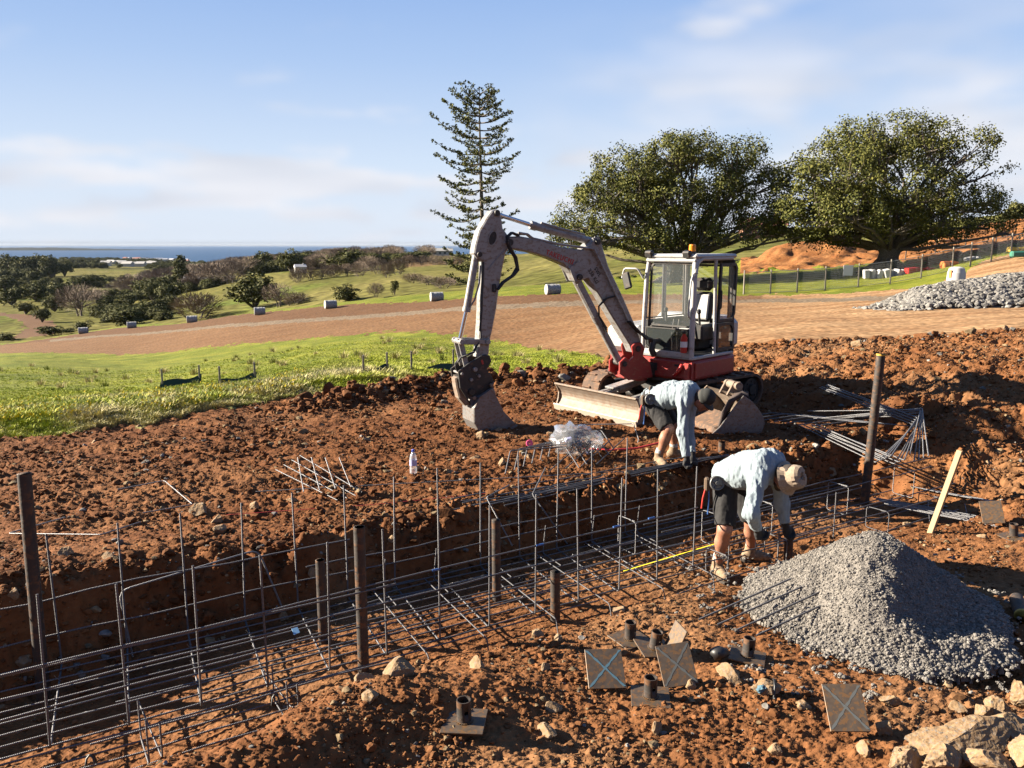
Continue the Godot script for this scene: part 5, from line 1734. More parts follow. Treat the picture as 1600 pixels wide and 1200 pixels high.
	piece("left_panel", house, M.machine_red, Hs, func(b: MB): b.box(Vector3(0.12, 0.77, -0.915), Vector3(1.15, 0.25, 0.03), 0.012))
	piece("panel_slot", house, M.machine_black, Hs, func(b: MB): b.box(Vector3(0.802, 0.78, -0.2), Vector3(0.01, 0.13, 0.13), 0.004))
	piece("panel_slot", house, M.machine_black, Hs, func(b: MB): b.box(Vector3(0.806, 0.84, -0.66), Vector3(0.01, 0.035, 0.12), 0.004))
	piece("hose_elbow", house, M.bright_red, Hs, func(b: MB): b.tube(PackedVector3Array([Vector3(0.81, 0.86, -0.74), Vector3(0.86, 0.8, -0.74), Vector3(0.85, 0.73, -0.68), Vector3(0.84, 0.68, -0.62)]), 0.028, 10))
	piece("hood", e, M.machine_white, Hs, func(b: MB):
		b.box(Vector3(0.22, 1.18, 0.53), Vector3(1.0, 0.46, 0.74), 0.09)
		b.box(Vector3(-0.7, 1.25, 0.0), Vector3(0.55, 0.6, 1.5), 0.12))
	piece("hood_seams", e, M.machine_black, Hs, func(b: MB):
		for k in 3:
			b.box(Vector3(0.05 + 0.2 * k, 1.412, 0.5), Vector3(0.012, 0.006, 0.5), 0.002))
	# --- cab ---
	var cab := piece("cab", e, M.machine_white, Hs, func(b: MB):
		# floor rail and sills
		b.box(Vector3(0.15, 0.965, -0.4), Vector3(1.24, 0.05, 1.02), 0.012)
		b.box(Vector3(0.745, 1.0, -0.4), Vector3(0.05, 0.12, 0.98), 0.015)
		# corner posts
		b.tube(PackedVector3Array([Vector3(0.74, 0.95, -0.86), Vector3(0.735, 1.5, -0.86), Vector3(0.7, 2.2, -0.845), Vector3(0.66, 2.46, -0.83), Vector3(0.56, 2.56, -0.815)]), 0.045, 12)
		b.tube(PackedVector3Array([Vector3(0.74, 0.95, 0.07), Vector3(0.735, 1.5, 0.07), Vector3(0.7, 2.2, 0.065), Vector3(0.64, 2.5, 0.06)]), 0.036, 12)
		b.tube(PackedVector3Array([Vector3(0.1, 0.95, -0.885), Vector3(0.1, 2.5, -0.85)]), 0.028, 10)
		b.tube(PackedVector3Array([Vector3(-0.46, 0.95, 0.07), Vector3(-0.43, 2.5, 0.05)]), 0.04, 10)
		b.tube(PackedVector3Array([Vector3(0.18, 1.3, 0.08), Vector3(0.18, 2.5, 0.06)]), 0.03, 10)
		# side beam under the roof, bent over the door
		b.tube(PackedVector3Array([Vector3(0.7, 2.3, -0.86), Vector3(0.63, 2.47, -0.85), Vector3(0.5, 2.53, -0.85), Vector3(-0.4, 2.53, -0.85)]), 0.035, 10)
		b.box(Vector3(0.1, 1.25, 0.09), Vector3(1.1, 0.55, 0.03), 0.01))
	piece("cab_lining", cab, M.machine_black, Hs, func(b: MB):
		b.box(Vector3(0.1, 1.25, 0.06), Vector3(1.1, 0.54, 0.02), 0.004)
		b.box(Vector3(-0.44, 1.25, -0.39), Vector3(0.02, 0.5, 0.9), 0.004)
		b.box(Vector3(0.1, 2.515, -0.39), Vector3(1.0, 0.02, 0.86), 0.004))
	piece("roof", cab, M.machine_white, Hs, func(b: MB):
		b.box(Vector3(0.1, 2.565, -0.39), Vector3(1.22, 0.07, 1.0), 0.03)
		b.box(Vector3(0.66, 2.5, -0.39), Vector3(0.1, 0.06, 0.96), 0.02))
	piece("rear_wall", cab, M.machine_black, Hs, func(b: MB):
		b.box(Vector3(-0.47, 1.2, -0.39), Vector3(0.04, 0.5, 0.96), 0.01)
		b.tube(PackedVector3Array([Vector3(-0.46, 0.95, -0.87), Vector3(-0.43, 2.5, -0.85)]), 0.04, 10)
		b.box(Vector3(-0.44, 2.47, -0.39), Vector3(0.05, 0.08, 0.92), 0.01))
	var F := Hs * Transform3D(Basis(Vector3.UP, -PI / 2), Vector3(0.75, 0, -0.4))
	framed(cab, F * Transform3D(Basis(Vector3.RIGHT, 0.035), Vector3(0, 0, 0.02)), poly([-0.42, 1.44, 0.42, 1.44, 0.42, 2.4, 0.36, 2.47, -0.36, 2.47, -0.42, 2.4]), 0.03, 0.025, M.machine_black, M.glass, "front_window")
	framed(cab, F * Transform3D(Basis(), Vector3(0, 0, 0.0)), poly([-0.42, 1.12, -0.32, 1.05, 0.32, 1.05, 0.42, 1.12, 0.42, 1.425, -0.42, 1.425]), 0.02, 0.02, M.machine_black, M.dark_glass, "lower_front_window")
	var Rr := Hs * Transform3D(Basis(Vector3.UP, PI / 2), Vector3(-0.455, 0, -0.39))
	framed(cab, Rr, poly([-0.42, 1.47, 0.42, 1.47, 0.42, 2.42, -0.42, 2.42]), 0.035, 0.03, M.machine_black, M.glass, "rear_window")
	var Rs := Hs * Transform3D(Basis(), Vector3(0, 0, 0.075))
	framed(cab, Rs, poly([0.21, 1.54, 0.68, 1.54, 0.64, 2.45, 0.21, 2.45]), 0.02, 0.02, M.machine_black, M.glass, "side_window")
	framed(cab, Rs, poly([-0.42, 1.54, 0.15, 1.54, 0.15, 2.45, -0.4, 2.45]), 0.02, 0.02, M.machine_black, M.glass, "side_window")
	# glazed door panel behind the opening
	var Ls := Hs * Transform3D(Basis(Vector3.RIGHT, -0.02), Vector3(0, 0.0, -0.895 + 0.03))
	framed(cab, Ls, poly([-0.46, 1.62, -0.38, 1.5, 0.06, 1.5, 0.06, 2.45, -0.4, 2.45, -0.46, 2.38]), 0.045, 0.04, M.machine_black, M.glass, "door_window")
	framed(cab, Ls, poly([-0.46, 1.02, 0.06, 1.02, 0.06, 1.48, -0.38, 1.48, -0.46, 1.38]), 0.045, 0.04, M.machine_black, M.glass, "door_window")
	piece("door_handle", cab, M.machine_black, Hs, func(b: MB): b.tube(soften([Vector3(0.03, 1.72, -0.89), Vector3(0.03, 1.72, -0.94), Vector3(0.03, 2.02, -0.94), Vector3(0.03, 2.02, -0.89)], 0.03), 0.012, 8))
	piece("grab_rail", cab, M.machine_white, Hs, func(b: MB): b.tube(soften([Vector3(0.13, 1.25, -0.89), Vector3(0.2, 1.25, -0.93), Vector3(0.2, 1.52, -0.93), Vector3(0.13, 1.52, -0.89)], 0.04), 0.014, 8))
	piece("grab_rail", cab, M.machine_white, Hs, func(b: MB): b.tube(soften([Vector3(0.76, 1.6, -0.84), Vector3(0.83, 1.64, -0.84), Vector3(0.78, 2.18, -0.84), Vector3(0.7, 2.34, -0.84), Vector3(0.66, 2.3, -0.88)], 0.05), 0.015, 8))
	# inside the cab
	var seat := piece("seat", cab, M.machine_black, Hs, func(b: MB):
		b.box(Vector3(0.05, 1.28, -0.4), Vector3(0.5, 0.14, 0.5), 0.05)
		b.box(Vector3(-0.22, 1.72, -0.4), Vector3(0.14, 0.5, 0.46), 0.06, Basis(Vector3(0, 0, 1), 0.15))
		b.box(Vector3(-0.05, 1.12, -0.4), Vector3(0.4, 0.2, 0.4), 0.03))
	piece("headrest", seat, M.machine_black, Hs, func(b: MB): b.box(Vector3(-0.27, 2.09, -0.42), Vector3(0.13, 0.22, 0.34), 0.06))
	piece("seat_cover", seat, M.white_cloth, Hs, func(b: MB):
		b.box(Vector3(-0.14, 1.72, -0.42), Vector3(0.04, 0.42, 0.36), 0.02, Basis(Vector3(0, 0, 1), 0.15))
		b.box(Vector3(0.08, 1.36, -0.42), Vector3(0.36, 0.03, 0.4), 0.014))
	for sz in [-0.72, -0.08]:
		var con := piece("console", cab, M.machine_black, Hs, func(b: MB): b.box(Vector3(0.1, 1.33, sz), Vector3(0.5, 0.26, 0.16), 0.03))
		piece("joystick", con, M.rubber, Hs, func(b: MB):
			b.tube(PackedVector3Array([Vector3(0.3, 1.45, sz), Vector3(0.32, 1.58, sz), Vector3(0.33, 1.66, sz)]), 0.02, 8)
			b.box(Vector3(0.335, 1.68, sz), Vector3(0.07, 0.08, 0.06), 0.02))
	piece("travel_levers", cab, M.machine_black, Hs, func(b: MB):
		for sz in [-0.46, -0.36]:
			b.tube(PackedVector3Array([Vector3(0.52, 1.0, sz), Vector3(0.55, 1.3, sz), Vector3(0.5, 1.55, sz)]), 0.014, 8))
	piece("right_console", cab, M.machine_black, Hs, func(b: MB): b.box(Vector3(0.42, 1.42, -0.02), Vector3(0.42, 0.12, 0.14), 0.03))
	piece("cab_floor", cab, M.rubber, Hs, func(b: MB): b.box(Vector3(0.15, 0.998, -0.4), Vector3(1.1, 0.012, 0.9), 0.002))
	piece("fire_extinguisher", cab, M.bright_red, Hs, func(b: MB):
		b.tube(PackedVector3Array([Vector3(0.83, 1.06, -0.78), Vector3(0.83, 1.08, -0.78), Vector3(0.83, 1.3, -0.78), Vector3(0.83, 1.34, -0.78), Vector3(0.83, 1.36, -0.78)]), 0.055, 14, true, PackedFloat32Array([0.045, 0.055, 0.055, 0.03, 0.02])))
	piece("extinguisher_label", cab, M.white_plastic, Hs, func(b: MB): b.tube(PackedVector3Array([Vector3(0.83, 1.15, -0.78), Vector3(0.83, 1.24, -0.78)]), 0.0562, 14, false))
	piece("extinguisher_valve", cab, M.machine_black, Hs, func(b: MB): b.box(Vector3(0.84, 1.385, -0.78), Vector3(0.08, 0.05, 0.03), 0.01))
	piece("beacon", cab, M.amber, Hs, func(b: MB): b.lathe(PackedVector2Array([Vector2(0.055, 2.64), Vector2(0.055, 2.73), Vector2(0.045, 2.75), Vector2(0, 2.752)]), 16, Vector3(0.5, 0, -0.66)))
	piece("beacon_base", cab, M.machine_black, Hs, func(b: MB): b.cyl(Vector3(0.5, 2.6, -0.66), Vector3(0.5, 2.642, -0.66), 0.062, 16))
	for sz in [-0.7, 0.02]:
		piece("work_lamp", cab, M.machine_black, Hs, func(b: MB): b.box(Vector3(0.7, 2.6, sz), Vector3(0.1, 0.11, 0.14), 0.02, Basis(Vector3(0, 0, 1), -0.3)))
	var mir := piece("mirror", cab, M.machine_white, Hs, func(b: MB): b.tube(soften([Vector3(0.74, 2.2, 0.1), Vector3(0.82, 2.36, 0.16), Vector3(0.84, 2.36, 0.42), Vector3(0.84, 2.2, 0.46)], 0.05), 0.016, 8))
	piece("mirror_head", mir, M.machine_black, Hs, func(b: MB): b.box(Vector3(0.84, 2.16, 0.36), Vector3(0.05, 0.28, 0.16), 0.03, Basis(Vector3.RIGHT, 0.3)))
	# --- boom and arm ---
	var B := off * frame_of(Vector3(1.95, 0, -13.4), Vector3(-0.902, 0, 0.431))
	piece("swing_post", e, M.machine_red, B, func(b: MB):
		for z in [-0.17, 0.13]:
			b.prism(poly([0.12, 1.14, 0.06, 1.2, -0.06, 1.2, -0.13, 1.1, -0.1, 0.98, -0.24, 0.86, -0.3, 0.62, 0.16, 0.6, 0.34, 0.72, 0.34, 0.9, 0.24, 0.98, 0.16, 0.92, 0.08, 0.98]), z, z + 0.04, 0.008)
		b.cyl(Vector3(-0.15, 0.56, 0), Vector3(-0.15, 0.9, 0), 0.13, 18)
		b.box(Vector3(-0.02, 0.68, 0), Vector3(0.5, 0.12, 0.28), 0.02))
	piece("swing_bracket", e, M.machine_black, B, func(b: MB):
		b.box(Vector3(-0.42, 0.72, 0.05), Vector3(0.5, 0.22, 0.3), 0.03)
		b.tube(PackedVector3Array([Vector3(-0.3, 0.98, -0.18), Vector3(-0.24, 1.08, -0.2), Vector3(-0.3, 1.2, -0.16), Vector3(-0.45, 1.2, -0.1)]), 0.05, 10))
	var boom := piece("boom", e, M.machine_grey, B, func(b: MB):
		b.prism(poly([2.3, 2.861, 2.077, 2.871, 1.736, 2.816, 1.386, 2.712, 1.016, 2.672, 0.892, 2.779, 0.82, 2.85, 0.72, 2.84, 0.673, 2.75, 0.538, 2.404, 0.278, 1.957, 0.022, 1.478, -0.1, 1.2, -0.08, 1.05, 0.06, 1.04, 0.124, 1.172, 0.449, 1.607, 0.728, 1.999, 0.917, 2.231, 1.02, 2.21, 1.14, 2.2, 1.203, 2.314, 1.339, 2.451, 1.626, 2.559, 1.907, 2.637, 2.276, 2.694, 2.345, 2.769]), -0.11, 0.11, 0.02))
	piece("boom_pins", boom, M.machine_black, B, func(b: MB):
		for q in [[2.27, 2.78, 0.05], [0.78, 2.79, 0.045], [1.09, 2.26, 0.045], [0.0, 1.1, 0.05], [0.25, 0.87, 0.045]]:
			b.cyl(Vector3(q[0], q[1], -0.185), Vector3(q[0], q[1], 0.185), q[2], 14))
	piece("boom_brackets", boom, M.machine_grey, B, func(b: MB):
		for z in [-0.135, 0.115]:
			b.prism(poly([0.9, 2.7, 0.82, 2.87, 0.74, 2.86, 0.68, 2.72, 0.75, 2.6]), z, z + 0.02, 0.004)
			b.prism(poly([1.26, 2.4, 1.16, 2.19, 1.06, 2.19, 0.95, 2.36, 1.1, 2.5]), z, z + 0.02, 0.004))
	piece("arm_cylinder", e, M.machine_grey, B, func(b: MB):
		b.cyl(Vector3(0.74, 2.782, 0), Vector3(1.82, 3.028, 0), 0.058)
		b.cyl(Vector3(1.76, 3.012, 0), Vector3(1.86, 3.038, 0), 0.066)
		b.tube(PackedVector3Array([Vector3(0.95, 2.9, -0.05), Vector3(1.3, 2.97, -0.05), Vector3(1.7, 3.07, -0.04)]), 0.016, 8))
	piece("cylinder_rod", e, M.chrome, B, func(b: MB): b.cyl(Vector3(1.82, 3.028, 0), Vector3(2.44, 3.195, 0), 0.032))
	piece("boom_cylinder", e, M.machine_grey, B, func(b: MB):
		b.cyl(Vector3(0.245, 0.88, 0), Vector3(0.68, 1.58, 0), 0.06)
		b.cyl(Vector3(0.66, 1.55, 0), Vector3(1.06, 2.21, 0), 0.07)
		b.box(Vector3(0.88, 1.9, -0.06), Vector3(0.1, 0.62, 0.02), 0.004, Basis(Vector3(0, 0, 1), -0.54)))
	var arm := piece("arm", e, M.machine_grey, B, func(b: MB):
		b.prism(poly([2.45, 3.25, 2.38, 3.19, 2.35, 2.981, 2.25, 2.86, 2.22, 2.78, 2.25, 2.69, 2.307, 2.62, 2.36, 2.387, 2.402, 2.181, 2.455, 1.824, 2.519, 1.523, 2.565, 1.344, 2.585, 1.144, 2.667, 1.062, 2.77, 1.116, 2.737, 1.381, 2.714, 1.654, 2.702, 1.954, 2.669, 2.242, 2.66, 2.5, 2.758, 2.55, 2.808, 2.622, 2.787, 2.741, 2.725, 2.942, 2.593, 3.143, 2.521, 3.23]), -0.095, 0.095, 0.018))
	piece("arm_hole", arm, M.machine_black, B, func(b: MB):
		var p := PackedVector2Array()
		for k in 18:
			var w := TAU * k / 18.0
			p.append(Vector2(2.52, 2.84) + Vector2(cos(w) * 0.055, sin(w) * 0.1).rotated(0.35))
		b.prism(p, -0.098, 0.098, 0.002))
	piece("arm_hole_rim", arm, M.machine_grey, B, func(b: MB):
		var po := PackedVector2Array()
		var pi := PackedVector2Array()
		for k in 18:
			var w := TAU * k / 18.0
			po.append(Vector2(2.52, 2.84) + Vector2(cos(w) * 0.067, sin(w) * 0.112).rotated(0.35))
			pi.append(Vector2(2.52, 2.84) + Vector2(cos(w) * 0.055, sin(w) * 0.1).rotated(0.35))
		band(b, po, pi, -0.106, 0.106))
	piece("arm_pins", arm, M.machine_black, B, func(b: MB):
		for q in [[2.45, 3.2, 0.045], [2.73, 2.61, 0.04], [2.62, 1.335, 0.04], [2.67, 1.11, 0.04]]:
			b.cyl(Vector3(q[0], q[1], -0.125), Vector3(q[0], q[1], 0.125), q[2], 14))
	piece("arm_rib", arm, M.machine_grey, B, func(b: MB): b.tube(PackedVector3Array([Vector3(2.33, 2.66, -0.095), Vector3(2.45, 2.55, -0.097), Vector3(2.6, 2.38, -0.095)]), 0.012, 6))
	piece("bucket_cylinder", e, M.machine_grey, B, func(b: MB):
		b.cyl(Vector3(2.74, 2.6, 0), Vector3(2.9, 1.79, 0), 0.055)
		b.cyl(Vector3(2.885, 1.86, 0), Vector3(2.902, 1.78, 0), 0.063)
		b.tube(PackedVector3Array([Vector3(2.69, 2.45, -0.05), Vector3(2.72, 2.2, -0.07), Vector3(2.8, 1.95, -0.07), Vector3(2.86, 1.85, -0.04)]), 0.014, 8))
	piece("cylinder_rod", e, M.chrome, B, func(b: MB): b.cyl(Vector3(2.9, 1.8, 0), Vector3(3.01, 1.36, 0), 0.03))
	piece("bucket_link", e, M.machine_grey, B, func(b: MB):
		for z in [-0.135, 0.105]:
			b.prism(poly([2.58, 1.3, 2.58, 1.375, 3.04, 1.4, 3.08, 1.36, 3.04, 1.32]), z, z + 0.03, 0.006)
			b.prism(poly([3.08, 1.4, 3.0, 1.4, 2.9, 1.0, 2.98, 0.98]), z + (0.035 if z < 0 else -0.035), z + 0.03 + (0.035 if z < 0 else -0.035), 0.006)
		b.cyl(Vector3(3.03, 1.36, -0.16), Vector3(3.03, 1.36, 0.16), 0.045)
		b.cyl(Vector3(2.62, 1.337, -0.16), Vector3(2.62, 1.337, 0.16), 0.04))
	var hitch := piece("quick_hitch", e, M.machine_black, B, func(b: MB):
		for z in [-0.16, 0.13]:
			b.prism(poly([3.1, 0.937, 2.947, 1.038, 2.723, 1.15, 2.6, 1.14, 2.57, 1.05, 2.65, 0.93, 2.549, 0.8, 2.539, 0.677, 2.768, 0.56, 2.972, 0.528, 3.072, 0.688]), z, z + 0.03, 0.006)
		b.prism(poly([3.08, 0.85, 2.66, 0.95, 2.55, 0.72, 2.77, 0.58, 2.96, 0.54, 3.06, 0.68]), -0.13, 0.13, 0.02)
		b.cyl(Vector3(2.9, 0.62, -0.2), Vector3(2.9, 0.62, 0.2), 0.05))
	piece("hitch_pins", hitch, M.machine_grey, B, func(b: MB):
		for q in [[2.84, 0.95, 0.035], [2.78, 0.85, 0.025], [2.9, 0.8, 0.025], [3.05, 0.9, 0.02]]:
			b.cyl(Vector3(q[0], q[1], -0.19), Vector3(q[0], q[1], 0.19), q[2], 12))
	piece("hitch_decal", hitch, M.decal_red, B, func(b: MB): b.box(Vector3(2.72, 1.05, -0.163), Vector3(0.03, 0.07, 0.004), 0.001, Basis(Vector3(0, 0, 1), -0.3)))
	piece("hitch_casting", hitch, M.muddy_steel, B, func(b: MB): b.prism(poly([3.12, 0.82, 3.05, 0.85, 3.0, 0.7, 2.93, 0.52, 2.86, 0.42, 2.96, 0.4, 3.06, 0.52, 3.1, 0.68]), -0.09, 0.09, 0.02))
	# digging bucket: shell swept across, two side plates, ears
	var prof := poly([2.571, 0.65, 2.80, 0.53, 2.871, 0.38, 2.872, 0.17, 2.80, 0.04, 2.70, -0.005, 2.437, -0.03, 2.203, 0.05])
	var bucket := piece("digging_bucket", e, M.bucket_grey, B, func(b: MB):
		var outer := PackedVector2Array()
		var inner := PackedVector2Array()
		var m := prof.size()
		for i in m:
			var e0 := (prof[mini(i + 1, m - 1)] - prof[maxi(i - 1, 0)]).normalized()
			inner.append(prof[i] + Vector2(e0.y, -e0.x) * -0.015)
		for i in m - 1:
			var a := Vector3(prof[i].x, prof[i].y, -0.22)
			var c := Vector3(prof[i + 1].x, prof[i + 1].y, -0.22)
			var d := Vector3(0, 0, 0.44)
			b.quad(a, c, c + d, a + d)
			var a2 := Vector3(inner[i].x, inner[i].y, -0.22)
			var c2 := Vector3(inner[i + 1].x, inner[i + 1].y, -0.22)
			b.quad(a2 + d, c2 + d, c2, a2)
		b.box(Vector3(2.24, 0.045, 0), Vector3(0.12, 0.025, 0.48), 0.006, Basis(Vector3(0, 0, 1), -0.3))
		b.box(Vector3(2.873, 0.27, 0), Vector3(0.012, 0.12, 0.44), 0.003))
	for z in [-0.235, 0.215]:
		piece("side_plate", bucket, M.bucket_grey, B, func(b: MB): b.prism(poly([2.571, 0.67, 2.80, 0.545, 2.88, 0.39, 2.88, 0.165, 2.81, 0.025, 2.70, -0.02, 2.437, -0.045, 2.19, 0.04, 2.22, 0.1, 2.405, 0.29, 2.53, 0.543]), z, z + 0.02, 0.003))
	for z in [-0.16, 0.13]:
		piece("bucket_ear", bucket, M.bucket_blue, B, func(b: MB): b.prism(poly([2.52, 0.74, 2.62, 0.76, 2.86, 0.62, 2.92, 0.55, 2.9, 0.4, 2.84, 0.42, 2.76, 0.55, 2.56, 0.64]), z, z + 0.03, 0.006))
	piece("bucket_pins", bucket, M.muddy_steel, B, func(b: MB):
		for q in [[2.86, 0.53], [2.58, 0.7]]:
			b.cyl(Vector3(q[0], q[1], -0.2), Vector3(q[0], q[1], 0.2), 0.028, 12))
	# hoses and pipes
	for k in 2:
		var dz := -0.04 - 0.05 * k
		piece("hydraulic_pipe", e, M.machine_grey, B, func(b: MB): b.tube(PackedVector3Array([Vector3(2.1, 2.9 + 0.02 * k, dz), Vector3(1.95, 2.9, dz), Vector3(1.86, 2.84, dz), Vector3(1.4, 2.75, dz), Vector3(1.05, 2.71, dz), Vector3(0.85, 2.68, dz - 0.08), Vector3(0.62, 2.3, dz - 0.06), Vector3(0.36, 1.86, dz - 0.05), Vector3(0.15, 1.5, dz - 0.05)]), 0.017, 8))
	for k in 3:
		var dz := -0.05 - 0.035 * k
		piece("hydraulic_hose", e, M.rubber, B, func(b: MB): b.tube(PackedVector3Array([Vector3(2.1, 2.88, dz), Vector3(2.22, 2.92, dz - 0.03), Vector3(2.3, 2.86, dz - 0.05), Vector3(2.28, 2.72, dz - 0.06), Vector3(2.17, 2.56, dz - 0.05), Vector3(2.13, 2.42 - 0.02 * k, dz - 0.04), Vector3(2.2, 2.3, dz - 0.03), Vector3(2.36, 2.2, dz - 0.02), Vector3(2.45, 2.1, dz - 0.02)]), 0.016, 8))
		piece("hydraulic_hose", e, M.rubber, B, func(b: MB): b.tube(PackedVector3Array([Vector3(0.2, 1.55, dz - 0.1), Vector3(0.02, 1.38, dz - 0.1), Vector3(-0.12, 1.32 - 0.03 * k, dz - 0.08), Vector3(-0.25, 1.25, dz - 0.06), Vector3(-0.32, 1.05, dz)]), 0.02, 8))
		piece("hydraulic_hose", e, M.rubber, B, func(b: MB): b.tube(PackedVector3Array([Vector3(2.72, 1.7, -0.1), Vector3(2.72, 1.4, -0.11), Vector3(2.85, 1.2, -0.12 - 0.02 * k), Vector3(3.05, 1.13, -0.1 - 0.02 * k), Vector3(3.12, 1.05 - 0.02 * k, -0.1), Vector3(3.08, 0.92, -0.08)]), 0.013, 8))
		piece("hydraulic_hose", e, M.rubber, B, func(b: MB): b.tube(PackedVector3Array([Vector3(0.42, 1.95, -0.12), Vector3(0.62, 1.92, -0.14 - 0.02 * k), Vector3(0.72, 1.8, -0.12), Vector3(0.7, 1.65, -0.1), Vector3(0.55, 1.45 - 0.03 * k, -0.09)]), 0.014, 8))
	piece("arm_pipe", e, M.rubber, B, func(b: MB):
		b.tube(PackedVector3Array([Vector3(2.66, 2.5, -0.08), Vector3(2.69, 2.2, -0.1), Vector3(2.7, 1.8, -0.1), Vector3(2.73, 1.5, -0.1)]), 0.016, 8)
		b.box(Vector3(2.5, 2.12, -0.105), Vector3(0.06, 0.12, 0.04), 0.01))
	var rot := Basis(Vector3(-1, 0, 0), Vector3(0, 1, 0), Vector3(0, 0, -1))
	lettering(boom, "TAKEUCHI", B * Transform3D(rot * Basis(Vector3(0, 0, 1), -0.325), Vector3(1.41, 2.56, -0.1125)), 0.078, M.decal_red)
	lettering(boom, "SWL", B * Transform3D(rot * Basis(Vector3(0, 0, 1), -0.95), Vector3(0.745, 2.33, -0.1125)), 0.062, M.decal_black)
	lettering(boom, "338 KG", B * Transform3D(rot * Basis(Vector3(0, 0, 1), -0.95), Vector3(0.825, 2.265, -0.1125)), 0.062, M.decal_black)
	# --- spare bucket on the ground ---
	var c := Vector3(3.225, 0.233, -11.9)
	var s := thing("spare_bucket", c - Vector3(0, 0.29, 0), "wide muddy excavator bucket lying on its back beside the worker in the cap", "bucket")
	var S := Transform3D(Basis(Vector3(1, 0, 0), Vector3.UP, Vector3(0.33, 0, 0.94)), Vector3(0, 0.29, 0))
	var sp := poly([0.134, 0.342, 0.24, 0.266, 0.338, 0.162, 0.418, 0.048, 0.452, -0.057, 0.411, -0.182, 0.248, -0.29, -0.241, -0.28, -0.355, -0.259])
	piece("bucket_shell", s, M.muddy_steel, S, func(b: MB):
		for i in sp.size() - 1:
			var a := Vector3(sp[i].x, sp[i].y, 0)
			var d := Vector3(sp[i + 1].x, sp[i + 1].y, 0)
			var w := Vector3(0, 0, -0.95)
			b.quad(a, d, d + w, a + w)
			var nn := Vector3(-(d - a).y, (d - a).x, 0).normalized() * -0.014
			b.quad(a + nn + w, d + nn + w, d + nn, a + nn))
	for z in [0.0, -0.97]:
		piece("side_plate", s, M.bucket_grey if z == 0.0 else M.muddy_steel, S, func(b: MB): b.prism(poly([0.134, 0.352, 0.25, 0.276, 0.348, 0.168, 0.428, 0.05, 0.462, -0.057, 0.42, -0.19, 0.252, -0.30, -0.241, -0.29, -0.365, -0.268, -0.2, -0.12, 0.08, 0.29]), z, z + 0.022, 0.004))
	piece("cutting_edge", s, M.muddy_steel, S, func(b: MB): b.box(Vector3(-0.36, -0.262, -0.47), Vector3(0.16, 0.02, 1.0), 0.004))
	piece("mount_ears", s, M.muddy_steel, S, func(b: MB):
		for z in [-0.38, -0.58]:
			b.prism(poly([0.1, 0.3, 0.2, 0.5, 0.3, 0.5, 0.38, 0.2]), z, z + 0.03, 0.005)
		b.cyl(Vector3(0.25, 0.44, -0.62), Vector3(0.25, 0.44, -0.3), 0.06, 16))
	piece("soil_load", s, M.track_rubber, S, func(b: MB): b.box(Vector3(0.02, -0.16, -0.5), Vector3(0.5, 0.2, 0.85), 0.06, Basis(Vector3(0, 0, 1), 0.45)))
	var cl := thing("jacket", c + Vector3(0.03, 0.0, 0), "brown cloth hung over the edge of the spare bucket", "cloth")
	for k in 6:
		piece("cloth_fold", cl, M.brown_cloth, Transform3D(), func(b: MB): b.tube(PackedVector3Array([Vector3(-0.22 + 0.025 * k, -0.12 - 0.02 * k, -0.03 - 0.05 * k), Vector3(-0.16 + 0.03 * k, 0.1, -0.02 - 0.06 * k), Vector3(-0.08 + 0.04 * k, 0.26 + 0.01 * k, 0.0 - 0.08 * k), Vector3(0.08 + 0.03 * k, 0.36 - 0.01 * k, -0.05 - 0.07 * k), Vector3(0.2 + 0.02 * k, 0.32, -0.08 - 0.07 * k)]), 0.035, 8, true, PackedFloat32Array([0.02, 0.035, 0.04, 0.04, 0.02])))

